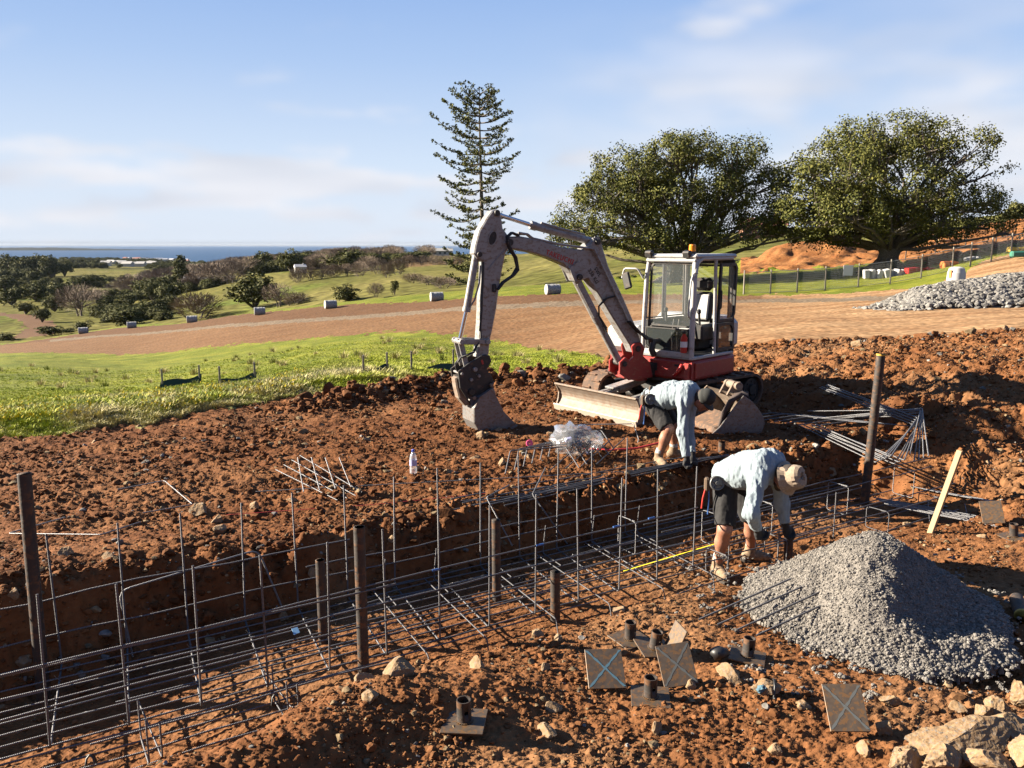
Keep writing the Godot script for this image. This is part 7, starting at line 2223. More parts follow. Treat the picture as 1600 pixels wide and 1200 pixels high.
# ---------- trees, far things ----------
const TREES = [
	["ev", -614.9, 1022.6, -32.64, 26.5, 23.4, "leftmost dark tree of the far left grove", ""],
	["ev", -524.2, 896.4, -31.66, 20.5, 21.9, "second dark tree of the far left grove", ""],
	["ev", -519.4, 914.4, -31.59, 27.9, 24.4, "widest dark tree in the middle of the far left grove", ""],
	["ev", -477.3, 868.2, -31.15, 23.9, 22.5, "fourth dark tree of the far left grove", ""],
	["ev", -480.2, 899.9, -31.11, 20.6, 19.2, "rightmost dark tree of the far left grove", ""],
	["ev", -256.5, 428.3, -28.34, 14.5, 9.9, "dark evergreen tree in the dense woods on the left side of the valley", "trees in the left valley woods"],
	["ev", -262.0, 460.2, -28.54, 17.7, 10.6, "dark evergreen tree in the dense woods on the left side of the valley", "trees in the left valley woods"],
	["ev", -261.3, 484.7, -28.70, 18.6, 11.9, "dark evergreen tree in the dense woods on the left side of the valley", "trees in the left valley woods"],
	["ev", -285.6, 557.4, -29.16, 18.8, 12.0, "dark evergreen tree in the dense woods on the left side of the valley", "trees in the left valley woods"],
	["ev", -208.6, 380.0, -27.48, 9.9, 7.6, "dark evergreen tree in the dense woods on the left side of the valley", "trees in the left valley woods"],
	["ev", -211.7, 362.2, -27.38, 8.4, 6.1, "dark evergreen tree in the dense woods on the left side of the valley", "trees in the left valley woods"],
	["ev", -323.9, 651.3, -29.68, 16.9, 10.0, "dark evergreen tree in the dense woods on the left side of the valley", "trees in the left valley woods"],
	["ev", -358.0, 591.8, -29.84, 18.1, 10.9, "dark evergreen tree in the dense woods on the left side of the valley", "trees in the left valley woods"],
	["bare", -182.2, 350.8, -26.74, 15.7, 11.9, "tall bare brown tree with several pale trunks, left of the valley", ""],
	["bare", -218.2, 438.7, -27.72, 11.4, 7.4, "small bare tree behind the tall bare brown tree", ""],
	["ev", -168.5, 346.6, -26.12, 9.1, 8.0, "dark leaning tree just right of the tall bare brown tree", ""],
	["ev", -177.4, 313.7, -26.28, 6.3, 6.3, "small dark tree beside the bend of the track at the far left", ""],
	["bush", -125.8, 270.6, -23.13, 11.3, 5.8, "broad dark bush on the crest behind the second fabric roll from the left", ""],
	["bush", -113.1, 269.5, -21.59, 7.5, 3.5, "low dark bush on the crest between the two leftmost valley trees and the brown shrub", ""],
	["bush", -136.0, 263.2, -23.85, 5.3, 3.2, "small dark bush on the crest above the leftmost fabric roll", ""],
	["bush", -135.0, 242.0, -23.39, 7.5, 3.0, "dark bush at the left end of the crest near the bent track", ""],
	["bush", -139.1, 227.0, -23.53, 6.0, 2.5, "dark bush at the left edge of the view on the crest", ""],
	["bush", -134.1, 249.9, -23.47, 5.0, 1.7, "lowest dark bush on the crest left of the leftmost roll", ""],
	["ev", -185.7, 406.6, -26.10, 13.1, 5.6, "dark round tree in the hedge across the middle of the valley", "hedge trees in the middle valley"],
	["ev", -173.3, 403.4, -24.64, 9.9, 9.3, "dark round tree in the hedge across the middle of the valley", "hedge trees in the middle valley"],
	["ev", -160.7, 392.3, -23.29, 12.0, 9.6, "dark round tree in the hedge across the middle of the valley", "hedge trees in the middle valley"],
	["bare", -236.1, 527.1, -26.64, 24.2, 10.5, "bare brown tree in the leafless belt across the middle of the valley", "bare trees in the valley belt"],
	["bare", -218.4, 518.8, -24.58, 20.6, 11.9, "bare brown tree in the leafless belt across the middle of the valley", "bare trees in the valley belt"],
	["bare", -164.5, 440.4, -20.49, 14.2, 8.8, "bare brown tree in the leafless belt across the middle of the valley", "bare trees in the valley belt"],
	["bare", -161.9, 458.4, -18.68, 17.5, 11.2, "bare brown tree in the leafless belt across the middle of the valley", "bare trees in the valley belt"],
	["bare", -145.7, 435.2, -17.50, 14.0, 10.6, "bare brown tree in the leafless belt across the middle of the valley", "bare trees in the valley belt"],
	["bare", -248.3, 531.3, -27.69, 16.3, 7.3, "bare brown tree in the leafless belt across the middle of the valley", "bare trees in the valley belt"],
	["bare", -222.4, 582.4, -20.92, 22.2, 9.8, "bare brown tree in the leafless belt across the middle of the valley", "bare trees in the valley belt"],
	["bare", -159.8, 504.5, -15.48, 17.7, 10.0, "bare brown tree in the leafless belt across the middle of the valley", "bare trees in the valley belt"],
	["cone", -188.0, 475.1, -22.29, 14.5, 16.0, "tall dark conifer rising above the bare belt left of the pink house", ""],
	["bare", -93.5, 246.9, -19.18, 12.9, 7.2, "large round brown leafless shrub on the crest behind the third fabric roll", ""],
	["ev", -79.0, 255.9, -16.60, 15.3, 10.6, "biggest dark tree on the crest, above the fourth fabric roll", ""],
	["bare", -68.7, 245.9, -15.12, 8.7, 6.0, "bare grey tree right of the biggest dark crest tree", ""],
	["bare", -58.7, 226.1, -13.83, 6.9, 3.5, "low bare shrub at the end of the crest beside the open paddock", ""],
	["ev", -158.7, 533.5, -14.08, 17.1, 12.2, "dark round tree left of the white farmhouse", ""],
	["ev", -126.1, 478.9, -13.09, 16.8, 13.9, "tall dark tree behind the white farmhouse", ""],
	["ev", -135.9, 575.5, -11.05, 19.3, 9.6, "dark tree behind and right of the white farmhouse", ""],
	["ev", -86.0, 442.2, -11.16, 23.6, 11.5, "widest dark tree on the ridge right of the white farmhouse", ""],
	["ev", -99.7, 648.7, -7.96, 16.8, 8.9, "dome-shaped dark tree alone on the skyline of the ridge", ""],
	["ev", -72.7, 568.6, -8.32, 6.9, 6.1, "small dark tree on the skyline right of the domed tree", ""],
	["bare", -96.1, 375.4, -14.16, 6.3, 6.3, "small bare tree in the avenue along the foot of the ridge", "bare avenue trees below the ridge"],
	["bare", -90.4, 376.9, -13.43, 6.3, 5.8, "small bare tree in the avenue along the foot of the ridge", "bare avenue trees below the ridge"],
	["bare", -84.9, 376.9, -12.82, 6.3, 5.2, "small bare tree in the avenue along the foot of the ridge", "bare avenue trees below the ridge"],
	["bare", -81.3, 383.0, -12.24, 7.0, 5.8, "small bare tree in the avenue along the foot of the ridge", "bare avenue trees below the ridge"],
	["bare", -75.4, 383.0, -11.64, 6.4, 5.3, "small bare tree in the avenue along the foot of the ridge", "bare avenue trees below the ridge"],
	["bare", -66.9, 368.0, -11.06, 6.7, 6.2, "small bare tree in the avenue along the foot of the ridge", "bare avenue trees below the ridge"],
	["bare", -60.2, 375.4, -10.24, 7.4, 6.9, "small bare tree in the avenue along the foot of the ridge", "bare avenue trees below the ridge"],
	["bare", -45.6, 307.5, -9.29, 4.7, 5.2, "small bare tree in the avenue along the foot of the ridge", "bare avenue trees below the ridge"],
	["bare", -47.1, 346.6, -9.21, 7.4, 6.3, "small bare tree in the avenue along the foot of the ridge", "bare avenue trees below the ridge"],
	["bare", -72.3, 421.5, -10.52, 9.6, 7.1, "small bare tree in the avenue along the foot of the ridge", "bare avenue trees below the ridge"],
	["bare", -55.0, 451.1, -8.77, 8.2, 5.5, "small bare tree in the row before the bright ridge field", "bare row below the ridge field"],
	["bare", -47.9, 449.3, -8.35, 7.5, 5.1, "small bare tree in the row before the bright ridge field", "bare row below the ridge field"],
	["bare", -39.6, 433.5, -7.95, 7.3, 5.0, "small bare tree in the row before the bright ridge field", "bare row below the ridge field"],
	["bare", -32.5, 418.2, -7.58, 7.0, 4.8, "small bare tree in the row before the bright ridge field", "bare row below the ridge field"],
	["bare", -25.7, 411.5, -7.13, 6.9, 4.4, "small bare tree in the row before the bright ridge field", "bare row below the ridge field"],
	["bush", -38.8, 195.9, -10.28, 6.3, 3.9, "round dark bush in the open paddock below the ridge", ""],
	["bare", -30.7, 188.2, -8.88, 3.5, 2.9, "small bare shrub in the open paddock", ""],
	["ev", -25.8, 183.7, -8.19, 1.8, 3.4, "slender dark tree in the open paddock", ""],
	["bare", -27.8, 234.4, -7.83, 5.4, 2.5, "low bare thicket between the paddock and the brown field", "bare thickets beside the brown field"],
	["bare", -21.4, 212.1, -7.45, 4.9, 2.3, "low bare thicket between the paddock and the brown field", "bare thickets beside the brown field"],
	["bare", -15.9, 192.8, -7.11, 5.0, 2.4, "low bare thicket between the paddock and the brown field", "bare thickets beside the brown field"],
	["bare", -13.8, 200.6, -6.91, 4.0, 1.8, "low bare thicket between the paddock and the brown field", "bare thickets beside the brown field"],
	["ev", -12.2, 244.9, -6.47, 5.6, 4.9, "dark tree behind the excavator arm", ""],
	["ev", 56.6, 170.2, 2.51, 4.4, 3.6, "dark tree seen between the two big fig trees", ""],
	["bush", 54.0, 154.1, 2.29, 3.0, 1.6, "small bush between the two big fig trees", ""],
	["ev", 96.2, 160.4, 6.36, 5.3, 5.1, "dark tree on the skyline at the right edge", ""],
	["bush", 116.6, 200.5, 8.28, 3.0, 2.1, "low bush on the skyline near the right edge", ""],
]
const FIG_RIGHT = [[29.9, 9.7, 3.59], [27.9, 5.8, 2.89], [26.7, 7.6, 2.28], [32.7, 12.0, 3.27], [36.5, 12.7, 2.85], [40.3, 12.1, 2.74], [35.7, 8.2, 3.72], [32.1, 3.3, 2.30], [39.2, 5.8, 2.89], [42.4, 7.0, 2.53], [42.5, 10.2, 1.55], [45.0, 4.5, 2.06], [38.2, 3.0, 2.31], [29.7, 3.3, 1.94], [26.3, 9.7, 1.56], [30.7, 6.4, 3.01], [34.7, 5.0, 2.72], [42.1, 3.8, 2.06]]
const FIG_LEFT = [[6.5, 5.1, 2.21], [8.7, 8.0, 2.84], [11.9, 10.4, 2.96], [15.4, 12.0, 2.69], [18.6, 12.2, 2.43], [22.4, 11.4, 2.82], [25.0, 9.9, 1.93], [20.7, 8.3, 3.36], [16.1, 8.0, 3.36], [11.7, 6.1, 3.11], [25.0, 6.1, 2.20], [22.8, 3.8, 2.21], [8.1, 3.2, 2.35], [18.2, 3.8, 2.73], [13.7, 2.9, 2.61], [5.5, 2.6, 1.70], [27.0, 3.8, 1.43], [12.9, 8.6, 2.84]]

func leaf_clump(b: MB, at: Vector3, out: Vector3, radius: float, n: int, size: float, r: RandomNumberGenerator, c0: Color, c1: Color) -> void:
	for k in n:
		var d := Vector3(r.randfn(), r.randfn(), r.randfn()) * 0.5
		var p := at + d * radius
		var nn := (out * 0.8 + Vector3(r.randf_range(-1, 1), r.randf_range(-0.4, 1.2), r.randf_range(-1, 1))).normalized()
		var a := nn.cross(Vector3(r.randf_range(-1, 1), r.randf_range(-1, 1), r.randf_range(-1, 1))).normalized()
		var t := nn.cross(a)
		var l := size * r.randf_range(0.7, 1.3)
		var w := l * 0.32
		b.col = c0.lerp(c1, r.randf()) * r.randf_range(0.75, 1.25)
		b.quad(p - a * l * 0.5, p + t * w - a * l * 0.05, p + a * l * 0.5 + nn * l * 0.08, p - t * w - a * l * 0.05)

func limb(b: MB, p0: Vector3, p1: Vector3, r0: float, r1: float, r: RandomNumberGenerator, bend := 0.15) -> PackedVector3Array:
	var pts := PackedVector3Array()
	var rad := PackedFloat32Array()
	var l := p0.distance_to(p1)
	var side := Vector3(r.randf_range(-1, 1), r.randf_range(-0.3, 1.0), r.randf_range(-1, 1)) * l * bend
	for i in 8:
		var t := i / 7.0
		pts.append(p0.lerp(p1, t) + side * sin(t * PI) + Vector3(r.randf_range(-1, 1), r.randf_range(-1, 1), r.randf_range(-1, 1)) * l * 0.018 * (1.0 if i > 0 and i < 7 else 0.0))
		rad.append(lerpf(r0, r1, pow(t, 0.8)))
	b.tube(pts, r0, 8, true, rad)
	return pts

func make_fig(called: String, base: Vector3, lobes: Array, D: float, seed_: int, label: String) -> void:
	var r := RandomNumberGenerator.new()
	r.seed = seed_
	var t := thing(called, base, label, "tree")
	var wood := MB.new()
	var top := Vector3(0.2, 2.0, 0)
	# buttressed trunk
	var pts := PackedVector3Array([Vector3(0, -0.4, 0), Vector3(0, 0.15, 0), Vector3(0.03, 0.7, 0), Vector3(0.1, 1.4, 0), top])
	wood.tube(pts, 1.0, 16, true, PackedFloat32Array([1.9, 1.35, 1.0, 0.9, 1.0]))
	for k in 9:
		var w := TAU * k / 9.0 + r.randf_range(-0.2, 0.2)
		var o := Vector3(cos(w), 0, sin(w))
		wood.tube(PackedVector3Array([o * 0.5 + Vector3(0, 1.1, 0), o * 1.1 + Vector3(0, 0.45, 0), o * 1.9 + Vector3(0, 0.08, 0), o * 2.7 + Vector3(0, -0.25, 0)]), 0.3, 7, true, PackedFloat32Array([0.35, 0.3, 0.22, 0.12]))
	var leaves := MB.new()
	var dark := Color(0.125, 0.15, 0.042)
	var light := Color(0.30, 0.29, 0.078)
	for L in lobes:
		var c0 := Vector3(L[0] - base.x, L[1] - base.y + 0.9 * smoothstep(7.0, 2.5, L[1]), -D - base.z)
		for dz in [-1.0, 0.0, 1.0]:
			if dz == 1.0 and c0.y < 4.4 and absf(c0.x) < 6.5:
				continue
			var rad: float = L[2] * (1.0 if dz == 0.0 else 0.82)
			var c: Vector3 = c0 + Vector3(r.randf_range(-0.8, 0.8), (0.0 if dz == 0.0 else -0.6), dz * (5.2 + r.randf_range(-1.2, 1.2)) * clampf(1.15 - c0.y / 22.0, 0.5, 1.0))
			var start := top + Vector3(0, -0.3, 0)
			var path := limb(wood, start, c - Vector3(0, rad * 0.4, 0), 0.36 if dz == 0.0 else 0.2, 0.08, r, 0.2)
			var n := int(18.0 * rad * rad * (0.7 if dz == 0.0 else 0.55))
			for k in n:
				var d := Vector3(r.randfn(), r.randfn() * 0.9 + 0.2, r.randfn()).normalized()
				var p := c + d * rad * Vector3(1.06, 0.68, 1.06) * (0.72 + 0.34 * pow(r.randf(), 0.5))
				if nz.get_noise_3dv(p * Vector3(0.26, 0.5, 0.26)) < -0.06 - 0.08 * dz * dz:
					continue
				leaf_clump(leaves, p, d, 0.6, 34, 0.235, r, dark, light)
				if k % 5 == 0:
					wood.tube(PackedVector3Array([path[5].lerp(path[7], r.randf()), (path[7] + p) * 0.5 + Vector3(0, -0.2, 0), p]), 0.06, 5, false, PackedFloat32Array([0.075, 0.05, 0.025]))
	put("trunk", wood.mesh(), M.bark, t)
	put("crown", leaves.mesh(), M.leaf, t)

func make_norfolk() -> void:
	var D := 130.0
	var base := Vector3(-4.75, far_height(-0.0365, D) - 0.2, -D)
	var t := thing("norfolk_pine", base, "tall sparse tiered pine standing alone behind the excavator boom", "tree")
	var r := RandomNumberGenerator.new()
	r.seed = 4
	var H := 25.9 - base.y
	var wood := MB.new()
	var pts := PackedVector3Array()
	var rad := PackedFloat32Array()
	for i in 12:
		var k := i / 11.0
		pts.append(Vector3(0.15 * sin(k * 5.0), H * k, 0))
		rad.append(lerpf(0.5, 0.05, k))
	wood.tube(pts, 0.5, 10, true, rad)
	var leaves := MB.new()
	# height above base as a share, reach of the branches in metres (left, right)
	var tiers := [[0.10, 6.0, 5.5], [0.155, 7.2, 6.0], [0.21, 6.0, 6.0], [0.255, 5.2, 4.2], [0.30, 4.0, 4.4], [0.345, 5.5, 5.6], [0.395, 9.2, 6.6], [0.43, 5.0, 4.0], [0.475, 6.8, 4.0], [0.52, 7.4, 3.2], [0.56, 6.9, 5.2], [0.605, 6.0, 6.8], [0.645, 7.0, 7.2], [0.69, 6.2, 7.0], [0.73, 4.6, 5.6], [0.765, 7.6, 6.4], [0.80, 5.4, 6.0], [0.835, 5.6, 5.8], [0.865, 5.2, 4.6], [0.895, 5.0, 4.6], [0.92, 4.0, 4.0], [0.945, 3.0, 3.2], [0.97, 1.9, 2.0]]
	for q in tiers:
		var n := r.randi_range(4, 5)
		var a0 := r.randf() * TAU
		for k in n:
			var w := a0 + TAU * k / n + r.randf_range(-0.25, 0.25)
			var o := Vector3(cos(w), 0, sin(w))
			if r.randf() < 0.1:
				continue
			var reach: float = lerpf(q[1], q[2], 0.5 + 0.5 * o.x) * r.randf_range(0.7, 1.12) * (1.0 - 0.14 * o.x)
			var y: float = H * q[0]
			var sag: float = 0.05 + 0.10 * (1.0 - q[0])
			var up: float = lerpf(0.02, 0.5, pow(q[0], 3.0)) + r.randf_range(-0.1, 0.08)
			var bp := PackedVector3Array()
			var br := PackedFloat32Array()
			for i in 9:
				var s := i / 8.0
				bp.append(Vector3(0, y, 0) + o * reach * s + Vector3(0, reach * (up * s - sag * sin(s * PI) * 1.2 + 0.07 * s * s), 0) + Vector3(0.06, 0, 0.06) * r.randf_range(-1, 1))
				br.append(lerpf(0.11, 0.022, s))
			wood.tube(bp, 0.1, 5, false, br)
			var sd := o.cross(Vector3.UP)
			var m := int(reach * 2.0)
			for j in m:
				var s := 0.26 + 0.74 * (j + r.randf()) / m
				var f := s * 8.0
				var p := bp[int(minf(f, 7.99))].lerp(bp[mini(int(f) + 1, 8)], f - int(f))
				for sg in [-1.0, 1.0]:
					if r.randf() < 0.2:
						continue
					var l := r.randf_range(0.5, 1.25) * (1.1 - 0.5 * s)
					var e: Vector3 = p + sd * sg * l + o * l * 0.55 + Vector3(0, r.randf_range(0.1, 0.5), 0)
					wood.tube(PackedVector3Array([p, e]), 0.018, 3, false)
					for h in 2:
						leaf_clump(leaves, p.lerp(e, 0.55 + 0.4 * h), Vector3(0, 0.6, 0) + o * 0.3, 0.2, 6, 0.34, r, Color(0.1, 0.125, 0.04), Color(0.28, 0.28, 0.08))
	put("trunk", wood.mesh(), M.bark, t)
	put("crown", leaves.mesh(), M.leaf, t)

# crown of unit width and height for distant trees
func far_tree(kind: String, seed_: int) -> Node3D:
	var r := RandomNumberGenerator.new()
	r.seed = seed_
	var o := Node3D.new()
	var wood := MB.new()
	var leaves := MB.new()
	if kind == "bare":
		wood.col = Color(0.30, 0.25, 0.2)
		for k in 3:
			var d := Vector3(r.randf_range(-0.12, 0.12), 0, r.randf_range(-0.12, 0.12))
			limb(wood, d, Vector3(d.x * 2.5, 0.45, d.z * 2.5), 0.022, 0.012, r, 0.08)
		for k in 24:
			var d := Vector3(r.randfn(), absf(r.randfn()) * 0.9 + 0.1, r.randfn()).normalized()
			limb(wood, Vector3(0, 0.25, 0), Vector3(d.x * 0.45, 0.35 + d.y * 0.55, d.z * 0.45), 0.012, 0.004, r, 0.12)
		leaves.col = Color(0.3, 0.22, 0.15)
		for k in 2000:
			var d := Vector3(r.randfn(), r.randfn(), r.randfn()).normalized() * pow(r.randf(), 0.4)
			var p := Vector3(d.x * 0.5, 0.55 + d.y * 0.44, d.z * 0.5)
			if nz.get_noise_3dv(p * 5.0 + Vector3(seed_, 0, 0)) < -0.15:
				continue
			var a := Vector3(d.x, d.y + 0.7, d.z).normalized() + Vector3(r.randf_range(-1, 1), r.randf_range(-1, 1), r.randf_range(-1, 1)) * 0.5
			var s := a.cross(Vector3(r.randf(), r.randf(), r.randf())).normalized() * 0.007
			leaves.col = Color(0.24, 0.165, 0.11).lerp(Color(0.42, 0.31, 0.21), r.randf())
			leaves.quad(p - s, p + s, p + a * 0.11 + s * 0.4, p + a * 0.11 - s * 0.4)
	else:
		wood.col = Color(0.25, 0.2, 0.15)
		var lobes := []
		var nl := 11 if kind != "cone" else 9
		for k in nl:
			if kind == "cone":
				var h := 0.18 + 0.8 * k / (nl - 1.0)
				lobes.append([Vector3(r.randf_range(-0.1, 0.1), h, r.randf_range(-0.1, 0.1)) * 1.0, lerpf(0.34, 0.1, float(k) / nl)])
			else:
				var w := r.randf() * TAU
				var q := sqrt(r.randf()) * 0.31
				var lowest := 0.2 if kind == "bush" else 0.42
				lobes.append([Vector3(cos(w) * q, lerpf(lowest, 0.8, r.randf()) - q * 0.35, sin(w) * q), r.randf_range(0.19, 0.27)])
		for L in lobes:
			limb(wood, Vector3(0, 0.05, 0), L[0], 0.03, 0.01, r, 0.1)
			for k in 30:
				var d := Vector3(r.randfn(), r.randfn() * 0.9 + 0.25, r.randfn()).normalized()
				leaf_clump(leaves, L[0] + d * L[1] * r.randf_range(0.7, 1.05), d, 0.06, 8, 0.07, r, Color(0.095, 0.11, 0.035), Color(0.28, 0.27, 0.09))
	put("trunk", wood.mesh(), M.twig, o)
	put("crown", leaves.mesh(), M.leaf if kind != "bare" else M.twig, o)
	return o

func make_valley_trees() -> void:
	var protos := {}
	for k in ["ev", "bare", "bush", "cone"]:
		protos[k] = [far_tree(k, 50), far_tree(k, 51), far_tree(k, 52)]
	var r := RandomNumberGenerator.new()
	r.seed = 33
	var names := {"ev": "evergreen_tree", "bare": "bare_tree", "bush": "bush", "cone": "conifer_tree"}
	var i := 0
	for q in TREES:
		var set_: Array = protos[q[0]]
		i += 1
		var o := copy(set_[i % 3], names[q[0]], q[6], "bush" if q[0] == "bush" else "tree", q[7])
		o.transform = Transform3D(Basis(Vector3.UP, r.randf() * TAU).scaled(Vector3(q[4] * 1.12, q[5] * 1.1, q[4] * 1.12)), Vector3(q[1], q[3] - q[5] * 0.04, -q[2]))
	# woods too far off to count
	var xf := []
	var cl := PackedColorArray()
	for k in 5200:
		var D := 420.0 * pow(9.5, r.randf())
		var a := r.randf_range(-0.95, -0.24)
		if D < 750.0 and a > -0.4:
			continue
		var x := a * D
		var y := far_height(a, D)
		if y < SEA + 3.0 or nz.get_noise_2d(x * 0.0035, D * 0.0022) < 0.14 - 0.14 * smoothstep(1200.0, 2500.0, D):
			continue
		var h := r.randf_range(7.0, 14.0)
		xf.append(Transform3D(Basis(Vector3.UP, r.randf() * TAU).scaled(Vector3(h * 1.3, h, h * 1.3)), Vector3(x, y - 0.8, -D)))
		cl.append(Color(1, 1, 1) * r.randf_range(0.7, 1.2))
	for k in 2600:
		var D := 215.0 * pow(3.6, r.randf())
		var a := r.randf_range(-0.9, -0.43 + 0.1 * smoothstep(260.0, 500.0, D))
		if nz.get_noise_2d(a * D * 0.008, D * 0.006) < 0.17 or near_bend(a * D, D) < 16.0:
			continue
		var h := r.randf_range(3.0, 7.5)
		xf.append(Transform3D(Basis(Vector3.UP, r.randf() * TAU).scaled(Vector3(h * 1.4, h, h * 1.4)), Vector3(a * D, far_height(a, D) - 0.8, -D)))
		cl.append(Color(1, 1, 1) * r.randf_range(0.7, 1.25))
	for k in 900:
		var D := r.randf_range(500.0, 720.0)
		var a := r.randf_range(-0.32, -0.1)
		if nz.get_noise_2d(a * D * 0.01, D * 0.008) < 0.1:
			continue
		var h := r.randf_range(5.0, 9.0)
		xf.append(Transform3D(Basis(Vector3.UP, r.randf() * TAU).scaled(Vector3(h * 1.5, h, h * 1.5)), Vector3(a * D, far_height(a, D) - 0.8, -D)))
		cl.append(Color(1, 1, 1) * r.randf_range(0.8, 1.2))
	many("far_woods", (protos.bush[0].get_node("crown") as MeshInstance3D).mesh, M.leaf, xf, cl, self, "dark woods covering the far valley towards the coast", "woods")
	xf = []
	cl = PackedColorArray()
	for k in 900:
		var D := r.randf_range(430.0, 760.0)
		var a := r.randf_range(-0.46, -0.09)
		if nz.get_noise_2d(a * D * 0.012 + 4.0, D * 0.009) < 0.1 or (D < 480.0 and a > -0.3):
			continue
		var h := r.randf_range(6.0, 10.0)
		xf.append(Transform3D(Basis(Vector3.UP, r.randf() * TAU).scaled(Vector3(h * 1.4, h, h * 1.4)), Vector3(a * D, far_height(a, D) - 0.6, -D)))
		cl.append(Color(1, 1, 1) * r.randf_range(0.8, 1.2))
	many("bare_woods", (protos.bare[0].get_node("crown") as MeshInstance3D).mesh, M.twig, xf, cl, self, "brown leafless woods along the ridge across the valley", "woods")
	for k in protos:
		for o in protos[k]:
			o.queue_free()

func house(called: String, at: Vector3, size: Vector3, turn: float, wall: Material, roof: Material, label: String, group := "", detail := true) -> void:
	var t := thing(called, at, label, "building", group)
	t.rotation.y = turn
	var b := MB.new()
	b.box(Vector3(0, size.y * 0.5 - 0.5, 0), Vector3(size.x, size.y + 1.0, size.z), 0.02)
	put("wall", b.mesh(), wall, t)
	b = MB.new()
	var h := size.y
	var rh := size.z * 0.28
	var x := size.x * 0.53
	var z := size.z * 0.58
	b.X = Transform3D(Basis(Vector3.UP, PI / 2), Vector3.ZERO)
	b.prism(poly([-z, h - 0.15, z, h - 0.15, z, h, 0, h + rh, -z, h]), -x, x, 0.03)
	put("roof", b.mesh(), roof, t)
	if detail:
		for k in 4:
			b = MB.new()
			b.box(Vector3(-size.x * 0.36 + size.x * 0.24 * k, h * 0.55, size.z * 0.5), Vector3(size.x * 0.11, h * 0.36, 0.1), 0.01)
			put("window", b.mesh(), M.window_glass, t)
		b = MB.new()
		b.box(Vector3(size.x * 0.3, h + rh * 0.8, 0), Vector3(0.7, rh * 1.2, 0.7), 0.03)
		put("chimney", b.mesh(), wall, t)

